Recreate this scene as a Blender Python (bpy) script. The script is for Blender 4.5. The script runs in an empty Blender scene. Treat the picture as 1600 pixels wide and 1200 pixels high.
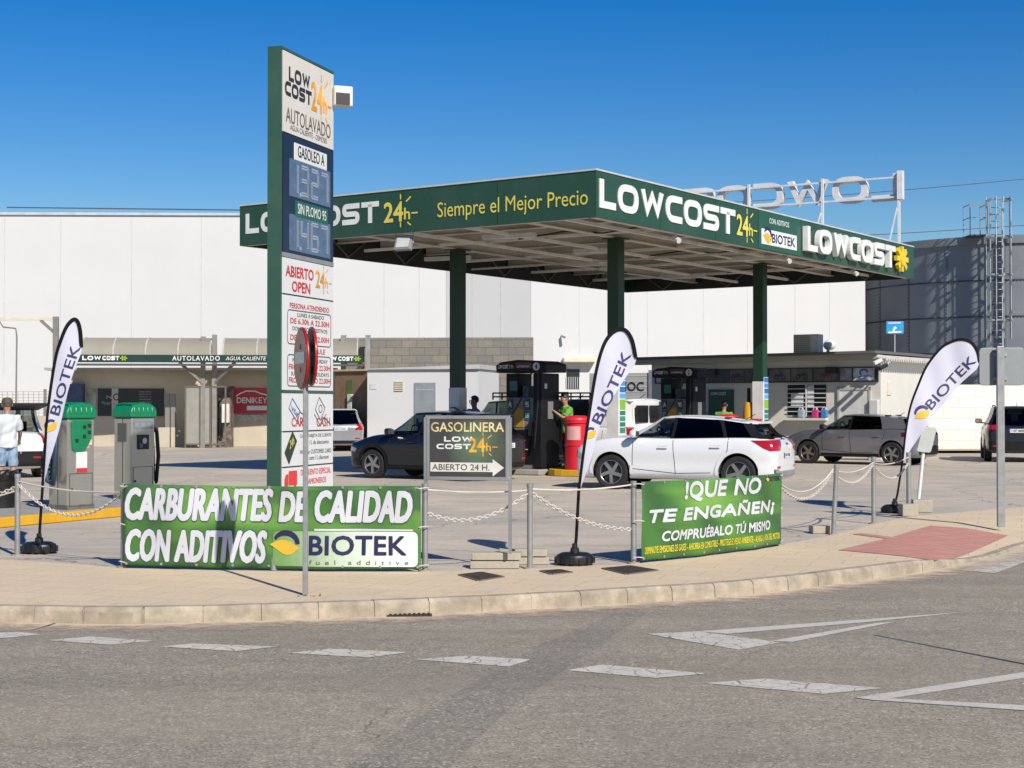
import bpy, bmesh, math, random
from mathutils import Vector, Matrix
from mathutils.bvhtree import BVHTree
random.seed(11)
S = bpy.context.scene
COL = S.collection
R = math.radians
# ---------------------------------------------------------------- camera
CAMZ, FOC, PITCH = 1.65, 2400.0, R(0.836)
cam_d = bpy.data.cameras.new('camera'); cam = bpy.data.objects.new('camera', cam_d); COL.objects.link(cam)
cam.location = (0, 0, CAMZ); cam.rotation_euler = (R(90) + PITCH, 0, 0)
cam_d.sensor_width = 36; cam_d.lens = FOC / 1600 * 36; cam_d.clip_start = 0.1; cam_d.clip_end = 20000
S.camera = cam
# ---------------------------------------------------------------- light
SUN_EL, SUN_AZ = R(36), R(152)          # azimuth clockwise from +Y: behind the camera, to its right
W = bpy.data.worlds.new('World'); S.world = W; W.use_nodes = True
wn = W.node_tree.nodes; wl = W.node_tree.links
sky = wn.new('ShaderNodeTexSky'); sky.sky_type = 'NISHITA'; sky.sun_disc = False
sky.sun_elevation = SUN_EL; sky.sun_rotation = SUN_AZ
sky.air_density = 1.15; sky.dust_density = 0.05; sky.ozone_density = 4.5; sky.altitude = 100
bg = wn['Background']; bg.inputs['Strength'].default_value = 0.07
hs = wn.new('ShaderNodeHueSaturation'); hs.inputs['Saturation'].default_value = 1.48; hs.inputs['Hue'].default_value = .514
wl.new(sky.outputs[0], hs.inputs['Color']); wl.new(hs.outputs[0], bg.inputs['Color'])
sd = bpy.data.lights.new('sun', 'SUN'); sd.energy = 4.3; sd.angle = R(0.53); sd.color = (1.0, 0.93, 0.82)
so = bpy.data.objects.new('sun', sd); COL.objects.link(so)
sdir = Vector((math.sin(SUN_AZ) * math.cos(SUN_EL), math.cos(SUN_AZ) * math.cos(SUN_EL), math.sin(SUN_EL)))
so.rotation_euler = sdir.to_track_quat('Z', 'Y').to_euler(); so.location = sdir * 100
S.view_settings.view_transform = 'Standard'; S.view_settings.look = 'None'
S.view_settings.exposure = 0.42; S.view_settings.gamma = 1.0; S.view_settings.use_curve_mapping = False
# ---------------------------------------------------------------- placing helpers
def ray(px, py):
    z = (600 - py) / FOC; c, s = math.cos(PITCH), math.sin(PITCH)
    return Vector(((px - 800) / FOC, c - s * z, s + c * z))
def gnd(px, py, z=0.0):
    v = ray(px, py); t = (z - CAMZ) / v.z
    return Vector((v.x * t, v.y * t, z))
def at(px, py, D):
    v = ray(px, py); t = D / v.y
    return Vector((v.x * t, D, CAMZ + v.z * t))
def zat(py, D): return at(800, py, D).z
# ---------------------------------------------------------------- materials
MATS = {}
def node(t, typ, **kw):
    n = t.nodes.new(typ)
    for k, v in kw.items(): setattr(n, k, v)
    return n
def mat(name, col, rough=0.5, metal=0.0, var=0.12, scale=3.0, bump=0.0, bscale=40.0, coat=0.0, emit=0.0, spec=0.5, dirt=None, dscale=0.8, damt=0.5):
    if name in MATS: return MATS[name]
    col = tuple(c * .84 for c in col)
    m = bpy.data.materials.new(name); m.use_nodes = True; t = m.node_tree; p = t.nodes['Principled BSDF']
    p.inputs['Roughness'].default_value = rough; p.inputs['Metallic'].default_value = metal
    p.inputs['Coat Weight'].default_value = coat; p.inputs['Coat Roughness'].default_value = 0.04
    p.inputs['Specular IOR Level'].default_value = spec
    tc = node(t, 'ShaderNodeTexCoord')
    n = node(t, 'ShaderNodeTexNoise'); n.inputs['Scale'].default_value = scale; n.inputs['Detail'].default_value = 6; n.inputs['Roughness'].default_value = .62
    t.links.new(tc.outputs['Object'], n.inputs['Vector'])
    r = node(t, 'ShaderNodeMapRange'); r.inputs['From Min'].default_value = .3; r.inputs['From Max'].default_value = .7
    r.inputs['To Min'].default_value = 1 - var; r.inputs['To Max'].default_value = 1 + var
    t.links.new(n.outputs['Fac'], r.inputs['Value'])
    h = node(t, 'ShaderNodeHueSaturation'); h.inputs['Color'].default_value = (*col, 1)
    t.links.new(r.outputs[0], h.inputs['Value'])
    out = h.outputs[0]
    if dirt:
        n2 = node(t, 'ShaderNodeTexNoise'); n2.inputs['Scale'].default_value = dscale; n2.inputs['Detail'].default_value = 8; n2.inputs['Roughness'].default_value = .7
        t.links.new(tc.outputs['Object'], n2.inputs['Vector'])
        r2 = node(t, 'ShaderNodeMapRange'); r2.inputs['From Min'].default_value = .45; r2.inputs['From Max'].default_value = .72; r2.inputs['To Max'].default_value = damt
        t.links.new(n2.outputs['Fac'], r2.inputs['Value'])
        mx = node(t, 'ShaderNodeMix', data_type='RGBA'); mx.inputs['B'].default_value = (*dirt, 1)
        t.links.new(r2.outputs[0], mx.inputs['Factor']); t.links.new(out, mx.inputs['A']); out = mx.outputs['Result']
    t.links.new(out, p.inputs['Base Color'])
    if emit:
        t.links.new(out, p.inputs['Emission Color']); p.inputs['Emission Strength'].default_value = emit
    rr = node(t, 'ShaderNodeMapRange'); rr.inputs['To Min'].default_value = max(0, rough - .08); rr.inputs['To Max'].default_value = min(1, rough + .08)
    t.links.new(n.outputs['Fac'], rr.inputs['Value']); t.links.new(rr.outputs[0], p.inputs['Roughness'])
    if bump:
        nb = node(t, 'ShaderNodeTexNoise'); nb.inputs['Scale'].default_value = bscale; nb.inputs['Detail'].default_value = 4
        t.links.new(tc.outputs['Object'], nb.inputs['Vector'])
        b = node(t, 'ShaderNodeBump'); b.inputs['Strength'].default_value = bump; b.inputs['Distance'].default_value = .01
        t.links.new(nb.outputs['Fac'], b.inputs['Height']); t.links.new(b.outputs[0], p.inputs['Normal'])
    MATS[name] = m
    return m
def base_tree(name, rough=.9):
    m = bpy.data.materials.new(name); m.use_nodes = True; t = m.node_tree; p = t.nodes['Principled BSDF']
    p.inputs['Roughness'].default_value = rough; p.inputs['Specular IOR Level'].default_value = .3
    tc = node(t, 'ShaderNodeTexCoord'); MATS[name] = m
    return m, t, p, tc.outputs['Object']
def noise(t, vec, scale, detail=5, rough=.6, lo=.3, hi=.7, a=0., b=1.):
    n = node(t, 'ShaderNodeTexNoise'); n.inputs['Scale'].default_value = scale; n.inputs['Detail'].default_value = detail; n.inputs['Roughness'].default_value = rough
    t.links.new(vec, n.inputs['Vector'])
    r = node(t, 'ShaderNodeMapRange'); r.inputs['From Min'].default_value = lo; r.inputs['From Max'].default_value = hi; r.inputs['To Min'].default_value = a; r.inputs['To Max'].default_value = b
    t.links.new(n.outputs['Fac'], r.inputs['Value'])
    return r.outputs[0]
def mixc(t, fac, a, b, mode='MIX'):
    m = node(t, 'ShaderNodeMix', data_type='RGBA', blend_type=mode)
    for k, v in (('Factor', fac), ('A', a), ('B', b)):
        if isinstance(v, (int, float)): m.inputs[k].default_value = v
        elif isinstance(v, tuple): m.inputs[k].default_value = (*v, 1)
        else: t.links.new(v, m.inputs[k])
    return m.outputs['Result']
def mth(t, op, a, b=None):
    m = node(t, 'ShaderNodeMath', operation=op)
    for i, v in enumerate((a, b)):
        if v is None: continue
        if isinstance(v, (int, float)): m.inputs[i].default_value = v
        else: t.links.new(v, m.inputs[i])
    return m.outputs[0]
def voro(t, vec, scale, feature='F1', out='Distance', rnd=1.0):
    n = node(t, 'ShaderNodeTexVoronoi', feature=feature); n.inputs['Scale'].default_value = scale; n.inputs['Randomness'].default_value = rnd
    t.links.new(vec, n.inputs['Vector']); return n.outputs[out]
def bump(t, p, height, strength=.4, dist=.01):
    b = node(t, 'ShaderNodeBump'); b.inputs['Strength'].default_value = strength; b.inputs['Distance'].default_value = dist
    t.links.new(height, b.inputs['Height']); t.links.new(b.outputs[0], p.inputs['Normal'])
def asphalt(name, dark, light, stain):
    m, t, p, v = base_tree(name)
    vc = voro(t, v, 75, out='Color')
    sep = node(t, 'ShaderNodeSeparateColor'); t.links.new(vc, sep.inputs[0])
    c = mixc(t, sep.outputs[0], dark, light)
    sp = mth(t, 'GREATER_THAN', sep.outputs[1], .93)
    c = mixc(t, mth(t, 'MULTIPLY', sp, .55), c, (.62, .56, .46))
    sp2 = mth(t, 'GREATER_THAN', sep.outputs[2], .93)
    c = mixc(t, mth(t, 'MULTIPLY', sp2, .6), c, (.045, .04, .036))
    g = noise(t, v, 9, 6, .75, .3, .7, .82, 1.18)
    h = node(t, 'ShaderNodeHueSaturation'); t.links.new(c, h.inputs['Color']); t.links.new(g, h.inputs['Value']); c = h.outputs[0]
    mp = node(t, 'ShaderNodeMapping'); mp.inputs['Scale'].default_value = (.35, 1.3, 1); t.links.new(v, mp.inputs['Vector'])
    c = mixc(t, noise(t, mp.outputs[0], .6, 5, .6, .4, .75, 0, .5), c, stain)
    mp2 = node(t, 'ShaderNodeMapping'); mp2.inputs['Scale'].default_value = (.07, .85, 1); mp2.inputs['Rotation'].default_value = (0, 0, -.12); t.links.new(v, mp2.inputs['Vector'])
    c = mixc(t, noise(t, mp2.outputs[0], 1, 4, .6, .48, .72, 0, .42), c, tuple(q * .62 for q in dark))
    c = mixc(t, noise(t, v, 3.2, 7, .75, .5, .8, 0, .35), c, tuple(q * .75 for q in dark))
    c = mixc(t, noise(t, v, .35, 4, .6, .45, .7, 0, .32), c, (.17, .155, .138))
    # thin cracks
    nz = node(t, 'ShaderNodeTexNoise'); nz.inputs['Scale'].default_value = 1.7; nz.inputs['Detail'].default_value = 6; t.links.new(v, nz.inputs['Vector'])
    vv = node(t, 'ShaderNodeVectorMath', operation='MULTIPLY_ADD'); t.links.new(nz.outputs['Color'], vv.inputs[0]); vv.inputs[1].default_value = (.9, .9, 0); t.links.new(v, vv.inputs[2])
    cr = voro(t, vv.outputs[0], .28, 'DISTANCE_TO_EDGE')
    lt = mth(t, 'MULTIPLY', mth(t, 'LESS_THAN', cr, .0028), noise(t, v, .8, 3, .5, .56, .66, 0, .45))
    c = mixc(t, lt, c, (.03, .028, .025))
    t.links.new(c, p.inputs['Base Color']); bump(t, p, sep.outputs[0], .35, .006)
    return m
# ---------------------------------------------------------------- mesh building
SPLIT = {'eyelet', 'cable_tie', 'button', 'eye', 'ear', 'pictogram', 'rung', 'fence_post', 'reflector', 'pillar', 'centre_pillar'}
class MB:
    def __init__(s): s.bm = bmesh.new(); s.cuts = []; s.hold = False
    def cut(s):
        if not s.hold: s.cuts.append(len(s.bm.faces))
    def face(s, pts):
        vs = [s.bm.verts.new(p) for p in pts]
        try: return s.bm.faces.new(vs)
        except ValueError: return None
    def box(s, c, d, rz=0.0, M=None):
        g = bmesh.ops.create_cube(s.bm, size=1.0)['verts']
        T = Matrix.Translation(c) @ Matrix.Rotation(rz, 4, 'Z') @ Matrix.Diagonal((*d, 1))
        if M: T = M @ T
        for v in g: v.co = T @ v.co
        return s
    def span(s, a, b):
        a, b = Vector(a), Vector(b); return s.box((a + b) / 2, tuple(max(abs(x), 1e-4) for x in (b - a)))
    def cyl(s, p, q, r, r2=None, n=16, cap=True):
        p, q = Vector(p), Vector(q); d = q - p; L = d.length
        if L < 1e-6: return s
        g = bmesh.ops.create_cone(s.bm, cap_ends=cap, segments=n, radius1=r, radius2=r if r2 is None else r2, depth=L)['verts']
        T = Matrix.Translation((p + q) / 2) @ d.to_track_quat('Z', 'Y').to_matrix().to_4x4()
        for v in g: v.co = T @ v.co
        return s
    def bar(s, p, q, w, h=None, up=(0, 0, 1)):
        p, q = Vector(p), Vector(q); d = (q - p); L = d.length; d.normalize(); u = Vector(up)
        x = d.cross(u)
        if x.length < 1e-4: x = d.cross(Vector((1, 0, 0)))
        x.normalize(); u = x.cross(d)
        M = Matrix(((x.x, d.x, u.x, 0), (x.y, d.y, u.y, 0), (x.z, d.z, u.z, 0), (0, 0, 0, 1))); M.translation = (p + q) / 2
        return s.box((0, 0, 0), (w, L, h or w), 0, M)
    def tube(s, pts, r, n=8, closed=False, radii=None):
        pts = [Vector(p) for p in pts]; N = len(pts); rings = []; prev = None
        for i, p in enumerate(pts):
            a = pts[(i - 1) % N] if (closed or i > 0) else p; b = pts[(i + 1) % N] if (closed or i < N - 1) else p
            d = (b - a).normalized()
            if prev is None:
                x = d.orthogonal().normalized()
            else:
                x = (prev - d * prev.dot(d))
                x = x.normalized() if x.length > 1e-5 else d.orthogonal().normalized()
            prev = x; y = d.cross(x); rr = radii[i] if radii else r
            rings.append([s.bm.verts.new(p + (x * math.cos(2 * math.pi * k / n) + y * math.sin(2 * math.pi * k / n)) * rr) for k in range(n)])
        for i in range(N if closed else N - 1):
            A, B = rings[i], rings[(i + 1) % N]
            for k in range(n): s.bm.faces.new((A[k], A[(k + 1) % n], B[(k + 1) % n], B[k]))
        if not closed:
            s.bm.faces.new(rings[0][::-1]); s.bm.faces.new(rings[-1])
        return s
    def lathe(s, prof, n=24, M=None, ang=2 * math.pi):
        full = abs(ang - 2 * math.pi) < 1e-6; cols = n if full else n + 1; rings = []
        for k in range(cols):
            a = ang * k / n
            col = []
            for (r, z) in prof:
                c = Vector((r * math.cos(a), r * math.sin(a), z)); col.append(s.bm.verts.new(M @ c if M else c))
            rings.append(col)
        for k in range(n):
            A, B = rings[k], rings[(k + 1) % cols]
            for i in range(len(prof) - 1):
                try: s.bm.faces.new((A[i], B[i], B[i + 1], A[i + 1]))
                except ValueError: pass
        bmesh.ops.remove_doubles(s.bm, verts=s.bm.verts[:], dist=1e-6)
        return s
    def prism(s, poly, y0, y1, M=None):
        """polygon in local x,z extruded from y0 to y1"""
        A = [Vector((x, y0, z)) for x, z in poly]; B = [Vector((x, y1, z)) for x, z in poly]
        if M: A = [M @ p for p in A]; B = [M @ p for p in B]
        a = [s.bm.verts.new(p) for p in A]; b = [s.bm.verts.new(p) for p in B]; n = len(a)
        s.bm.faces.new(a); s.bm.faces.new(b[::-1])
        for i in range(n): s.bm.faces.new((a[i], b[i], b[(i + 1) % n], a[(i + 1) % n]))
        bmesh.ops.recalc_face_normals(s.bm, faces=s.bm.faces[:])
        return s
    def grid(s, rows, flip=False):
        V = [[s.bm.verts.new(p) for p in r] for r in rows]
        for i in range(len(V) - 1):
            for j in range(len(V[0]) - 1):
                q = (V[i][j], V[i][j + 1], V[i + 1][j + 1], V[i + 1][j])
                try: s.bm.faces.new(q[::-1] if flip else q)
                except ValueError: pass
        return s
    def ribbon(s, pts, w, y=0.0, depth=0.0, closed=False):
        """flat stroke of width w along 2D pts in the x,z plane, mitred"""
        P = []
        for p in pts:
            p = Vector(p)
            if not P or (p - P[-1]).length > 1e-4: P.append(p)
        if closed and (P[0] - P[-1]).length < 1e-4: P.pop()
        N = len(P); L = []; Rr = []
        for i in range(N):
            a = P[(i - 1) % N] if (closed or i > 0) else None; b = P[(i + 1) % N] if (closed or i < N - 1) else None
            d1 = (P[i] - a).normalized() if a is not None else (b - P[i]).normalized()
            d2 = (b - P[i]).normalized() if b is not None else d1
            n1 = Vector((-d1.y, d1.x)); n2 = Vector((-d2.y, d2.x)); m = n1 + n2
            m = m.normalized() if m.length > 1e-5 else n1
            k = w / 2 / max(.35, m.dot(n1)); L.append(P[i] + m * k); Rr.append(P[i] - m * k)
        for i in range(N if closed else N - 1):
            j = (i + 1) % N; q = [Rr[i], Rr[j], L[j], L[i]]
            if depth:
                a = [s.bm.verts.new((c.x, y, c.y)) for c in q]; b = [s.bm.verts.new((c.x, y + depth, c.y)) for c in q]
                s.bm.faces.new(a); s.bm.faces.new(b[::-1])
                for e in range(4): s.bm.faces.new((a[e], b[e], b[(e + 1) % 4], a[(e + 1) % 4]))
            else: s.face([(c.x, y, c.y) for c in q])
        return s
    def xf(s, M):
        for v in s.bm.verts: v.co = M @ v.co
        return s
    def build(s, name, m, parent=None, smooth=None, bevel=0.0, label=None, seg=2, **props):
        if name in SPLIT or (name.startswith('lettering') and len(s.cuts) > 1):
            if name in SPLIT:                                            # every loose piece a part of its own
                grp = {}; s.bm.faces.ensure_lookup_table(); seen = set(); sets = []
                for f in s.bm.faces:
                    if f in seen: continue
                    st, isl = [f], []; seen.add(f)
                    while st:
                        g = st.pop(); isl.append(g)
                        for e in g.edges:
                            for h in e.link_faces:
                                if h not in seen: seen.add(h); st.append(h)
                    sets.append(isl)
            else:                                                        # every line of lettering a part of its own
                F = s.bm.faces[:]; b = s.cuts + [len(F)]; b[0] = 0; sets = [F[i:j] for i, j in zip(b, b[1:]) if j > i]
            o = None
            for isl in sets:
                mb = MB(); vm = {}
                for f in isl:
                    for v in f.verts:
                        if v not in vm: vm[v] = mb.bm.verts.new(v.co)
                    mb.bm.faces.new([vm[v] for v in f.verts])
                me = bpy.data.meshes.new(name); mb.bm.to_mesh(me); mb.bm.free(); me.materials.append(m); o = bpy.data.objects.new(name, me); COL.objects.link(o); o.parent = parent
                if smooth: me.shade_smooth(); me.set_sharp_from_angle(angle=R(smooth))
            s.bm.free(); return o
        me = bpy.data.meshes.new(name); s.bm.to_mesh(me); s.bm.free(); me.materials.append(m)
        o = bpy.data.objects.new(name, me); COL.objects.link(o)
        if parent is not None: o.parent = parent
        if smooth:
            me.shade_smooth(); me.set_sharp_from_angle(angle=R(smooth))
        if bevel:
            b = o.modifiers.new('bevel', 'BEVEL'); b.width = bevel; b.segments = seg; b.limit_method = 'ANGLE'; b.angle_limit = R(40)
        if label: o['label'] = label
        for k, v in props.items(): o[k] = v
        return o
def thing(name, label, cat, loc=(0, 0, 0), rz=0.0, group=None):
    o = bpy.data.objects.new(name, None); COL.objects.link(o); o.empty_display_size = .2
    o.location = loc; o.rotation_euler = (0, 0, rz); o['label'] = label; o['category'] = cat
    if group: o['group'] = group
    return o
def tag(o, label, cat, group=None):
    o['label'] = label; o['category'] = cat
    if group: o['group'] = group
    return o
def dup(root, loc=None, rz=None, label=None):
    c = root.copy(); COL.objects.link(c)
    if loc is not None: c.location = loc
    if rz is not None: c.rotation_euler = (0, 0, rz)
    if label: c['label'] = label
    for ch in root.children:
        d = ch.copy(); COL.objects.link(d); d.parent = c
        for g in ch.children:
            e = g.copy(); COL.objects.link(e); e.parent = d
    return c
def cutgrid(bm, step, axes=(0, 2)):
    for ax in axes:
        lo = min(v.co[ax] for v in bm.verts); hi = max(v.co[ax] for v in bm.verts); k = math.floor(lo / step) + 1
        while k * step < hi - 1e-6:
            n = Vector((0, 0, 0)); n[ax] = 1; c = Vector((0, 0, 0)); c[ax] = k * step
            bmesh.ops.bisect_plane(bm, geom=bm.verts[:] + bm.edges[:] + bm.faces[:], plane_co=c, plane_no=n); k += 1
def polysheet(poly, step, plane='xz'):
    mb = MB()
    f = mb.face([(x, 0, y) if plane == 'xz' else (x, y, 0) for x, y in poly])
    bmesh.ops.triangulate(mb.bm, faces=mb.bm.faces[:], ngon_method='EAR_CLIP')
    if step: cutgrid(mb.bm, step, (0, 2) if plane == 'xz' else (0, 1))
    return mb
# ---------------------------------------------------------------- lettering
_tc = {}
def text_raw(s, bold=0.0, shear=0.0, space=1.0):
    key = (s, bold, shear, space)
    if key not in _tc:
        cu = bpy.data.curves.new('t', 'FONT'); cu.body = s; cu.offset = bold; cu.shear = shear; cu.space_character = space
        cu.resolution_u = 3; cu.fill_mode = 'FRONT'; cu.align_x = 'LEFT'
        o = bpy.data.objects.new('t', cu); COL.objects.link(o)
        dg = bpy.context.evaluated_depsgraph_get(); me = bpy.data.meshes.new_from_object(o.evaluated_get(dg))
        V = [(v.co.x, v.co.y) for v in me.vertices]; F = [tuple(p.vertices) for p in me.polygons]
        bpy.data.objects.remove(o); bpy.data.curves.remove(cu); bpy.data.meshes.remove(me)
        x0 = min(v[0] for v in V); x1 = max(v[0] for v in V); y0 = min(v[1] for v in V); y1 = max(v[1] for v in V)
        _tc[key] = ([((x - x0) / (x1 - x0), (y - y0) / (y1 - y0)) for x, y in V], F)
    return _tc[key]
def addtext(mb, s, x, z, w, h, y=0.0, bold=0.02, shear=0.0, space=1.0, fn=None, step=0, skew=0.0):
    """text fitted to the rectangle (x,z,w,h) of the local x,z plane; fn(x,z)->y drapes it; bold thickens the strokes"""
    mb.cut()
    V, F = text_raw(s, 0.0, shear, space); g = bold * h if bold > .004 else 0.0
    x += g; z += g; w -= 2 * g; h -= 2 * g; sub = MB(); n = 8 if bold > .025 else 4
    offs = [(0, 0)] + ([(g * math.cos(k * 2 * math.pi / n + .4), g * math.sin(k * 2 * math.pi / n + .4)) for k in range(n)] if g else [])
    for k, (dx, dz) in enumerate(offs):
        vs = [sub.bm.verts.new((x + a * w + dx, y + k * .00012, z + b * h + a * skew + dz)) for a, b in V]
        for f in F:
            try: sub.bm.faces.new([vs[i] for i in f])
            except ValueError: pass
    if step: cutgrid(sub.bm, step)
    if fn:
        for v in sub.bm.verts: v.co.y += fn(v.co.x, v.co.z)
    me = bpy.data.meshes.new('x'); sub.bm.to_mesh(me); sub.bm.free(); mb.bm.from_mesh(me); bpy.data.meshes.remove(me)
    return mb
def rnd(pts, r, closed=False, n=6):
    P = [Vector(p) for p in pts]; N = len(P); out = []
    for i in range(N):
        if not closed and i in (0, N - 1): out.append(P[i]); continue
        a, b, c = P[i - 1], P[i], P[(i + 1) % N]; k = min(r, (a - b).length * .5, (c - b).length * .5)
        s = b + (a - b).normalized() * k; e = b + (c - b).normalized() * k
        for j in range(n + 1):
            t = j / n; out.append(s * (1 - t) ** 2 + b * 2 * t * (1 - t) + e * t * t)
    return out
def glyph(ch, w, t):
    a, b, c, d = t / 2, w - t / 2, t / 2, 1 - t / 2; m = .5
    if ch == 'L': return [([(a, 1), (a, c), (w, c)], False)]
    if ch == 'O': return [(rnd([(a, c), (b, c), (b, d), (a, d)], .42, True), True)]
    if ch == 'C': return [(rnd([(w, d), (a, d), (a, c), (w, c)], .42), False)]
    if ch == 'S': return [(rnd([(w, d), (a, d), (a, m), (b, m), (b, c), (0, c)], .26), False)]
    if ch == 'T': return [([(0, d), (w, d)], False), ([(w / 2, d), (w / 2, 0)], False)]
    if ch == 'W':
        k = t * .55; return [([(k, 1), (w * .28, a * .6), (w * .5, .93), (w * .72, a * .6), (w - k, 1)], False)]
    return []
def lowcost(mb, x, z, w, h, y=0.0, depth=0.0, s='LOWCOST', t=.25):
    mb.cut()
    ws = {'L': .95, 'O': 1.25, 'W': 1.5, 'C': 1.1, 'S': 1.12, 'T': 1.12, ' ': .5}; gap = .14
    tot = sum(ws[c] for c in s) + gap * (len(s) - 1); kx = w / tot; cx = x
    for ch in s:
        for pts, cl in glyph(ch, ws[ch], t):
            sub = MB().ribbon(pts, t, 0, 0, cl) if not depth else MB().ribbon(pts, t, 0, depth, cl)
            for v in sub.bm.verts: v.co = Vector((cx + v.co.x * kx, y + v.co.y, z + min(1, max(0, v.co.z)) * h))
            me = bpy.data.meshes.new('x'); sub.bm.to_mesh(me); sub.bm.free(); mb.bm.from_mesh(me); bpy.data.meshes.remove(me)
        cx += (ws[ch] + gap) * kx
    return mb
def sun24(mb, x, z, w, h, y=0.0, fn=None):
    """24h with sun rays inside the rectangle"""
    mb.cut(); was = mb.hold; mb.hold = True
    addtext(mb, '24', x, z + h * .17, w * .58, h * .62, y, .03)
    addtext(mb, 'h', x + w * .6, z + h * .22, w * .18, h * .36, y, .03)
    cx = x + w * .5; t = h * .045
    mb.ribbon([(cx, z + h * .84), (cx, z + h)], t, y); mb.ribbon([(cx, z), (cx, z + h * .15)], t, y)
    mb.ribbon([(x + w * .66, z + h * .76), (x + w * .8, z + h * .9)], t, y)
    mb.ribbon([(x + w * .82, z + h * .4), (x + w, z + h * .4)], t, y)
    mb.ribbon([(x + w * .7, z + h * .14), (x + w * .8, z + h * .04)], t, y)
    mb.hold = was; return mb
def leafpts(cx, cz, r):
    """yellow leaf and dark crescent of the fuel additive mark, centred on (cx,cz)"""
    yel = []; nav = []
    for i in range(13):
        a = math.pi * i / 12; yel.append((cx + r * (-1.0 + 2 * i / 12), cz + r * (.05 + .42 * math.sin(a) - .25 * i / 12)))
    for i in range(12, -1, -1):
        a = math.pi * i / 12; yel.append((cx + r * (-1.0 + 2 * i / 12), cz - r * (.02 + .75 * math.sin(a) ** 1.2 * (.4 + .6 * i / 12) + .23 * i / 12)))
    for i in range(13):
        a = math.pi * (.85 - .85 * i / 12); nav.append((cx + r * (.1 + .95 * math.cos(a)), cz + r * (.05 + .95 * math.sin(a))))
    for i in range(12, -1, -1):
        a = math.pi * (.85 - .85 * i / 12); nav.append((cx + r * (.02 + .72 * math.cos(a)), cz + r * (.02 + .6 * math.sin(a))))
    return yel, nav
# ================================================================ SETTING
RZ = -0.13                                             # road level; pavement and forecourt are at 0
K = math.atan2(-.566, .824)                            # station grid: local X runs right and near, local Y right and far
CX, CY = 0.055 * 30.5, 30.5                            # near corner of the canopy
KM = Matrix.Translation((CX, CY, 0)) @ Matrix.Rotation(K, 4, 'Z'); KI = KM.inverted()
def kloc(p): return KI @ Vector(p)
def edge_dist(x, y, line):
    best = 1e9
    for a, b in zip(line, line[1:]):
        ab = (b[0] - a[0], b[1] - a[1]); L = ab[0] ** 2 + ab[1] ** 2
        t = max(0, min(1, ((x - a[0]) * ab[0] + (y - a[1]) * ab[1]) / L))
        best = min(best, math.hypot(x - a[0] - t * ab[0], y - a[1] - t * ab[1]))
    return best
kpx = [(0, 945), (100, 947), (200, 948), (300, 946), (450, 942), (600, 937), (700, 933), (800, 928), (900, 923), (985, 918), (1110, 910), (1220, 900), (1325, 887), (1400, 878), (1440, 872)]
KERB = [tuple(gnd(*p)[:2]) for p in kpx]
KERB = [(-60, 22), (-30, 17.6), (-16, 14.9), (-9, 13.5)] + KERB
x, y = KERB[-1]
KERB += [(5.5, 18.1), (6.35, 19.5), (7.4, 21.0), (9.5, 23.2), (14, 26.8), (30, 37), (60, 55)]
def smooth_line(L, n=6):
    out = []
    for i in range(len(L) - 1):
        p0, p1, p2, p3 = (Vector(L[max(0, min(len(L) - 1, i + k))]) for k in (-1, 0, 1, 2))
        for j in range(n):
            t = j / n
            out.append(tuple(.5 * ((2 * p1) + (p2 - p0) * t + (2 * p0 - 5 * p1 + 4 * p2 - p3) * t * t + (3 * p1 - p0 - 3 * p2 + p3) * t ** 3)))
    return out + [tuple(L[-1])]
KS = smooth_line(KERB)
def pz(x, y):
    g = max(0, min(1, (x - 4.1) / 1.3)); g = g * g * (3 - 2 * g); h = max(0, min(1, (11 - x) / 3)); g *= .35 + .65 * h
    if g == 0: return 0.0
    return -0.105 * g * max(0, 1 - edge_dist(x, y, KS) / 1.3)
M_asph = asphalt('asphalt', (.203, .177, .135), (.375, .33, .258), (.345, .298, .225))
M_asph2 = asphalt('asphalt_patch', (.170, .151, .120), (.325, .289, .233), (.27, .237, .188))
def mb_flat(poly, step, zf):
    mb = polysheet(poly, step, 'xy')
    for v in mb.bm.verts: v.co.z = zf(v.co.x, v.co.y)
    bmesh.ops.recalc_face_normals(mb.bm, faces=mb.bm.faces[:])
    for f in mb.bm.faces:
        if f.normal.z < 0: f.normal_flip()
    return mb
mb_flat([(-4000, -300), (4000, -300), (4000, 6000), (-4000, 6000)], 0, lambda x, y: -.16).build('ground', mat('dry_ground', (.33, .27, .2), .95, var=.25, scale=.4), kind='structure')
mb_flat([(-70, -12), (70, -12), (70, 62), (-70, 62)], 0, lambda x, y: RZ).build('road', M_asph, kind='structure')
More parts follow.
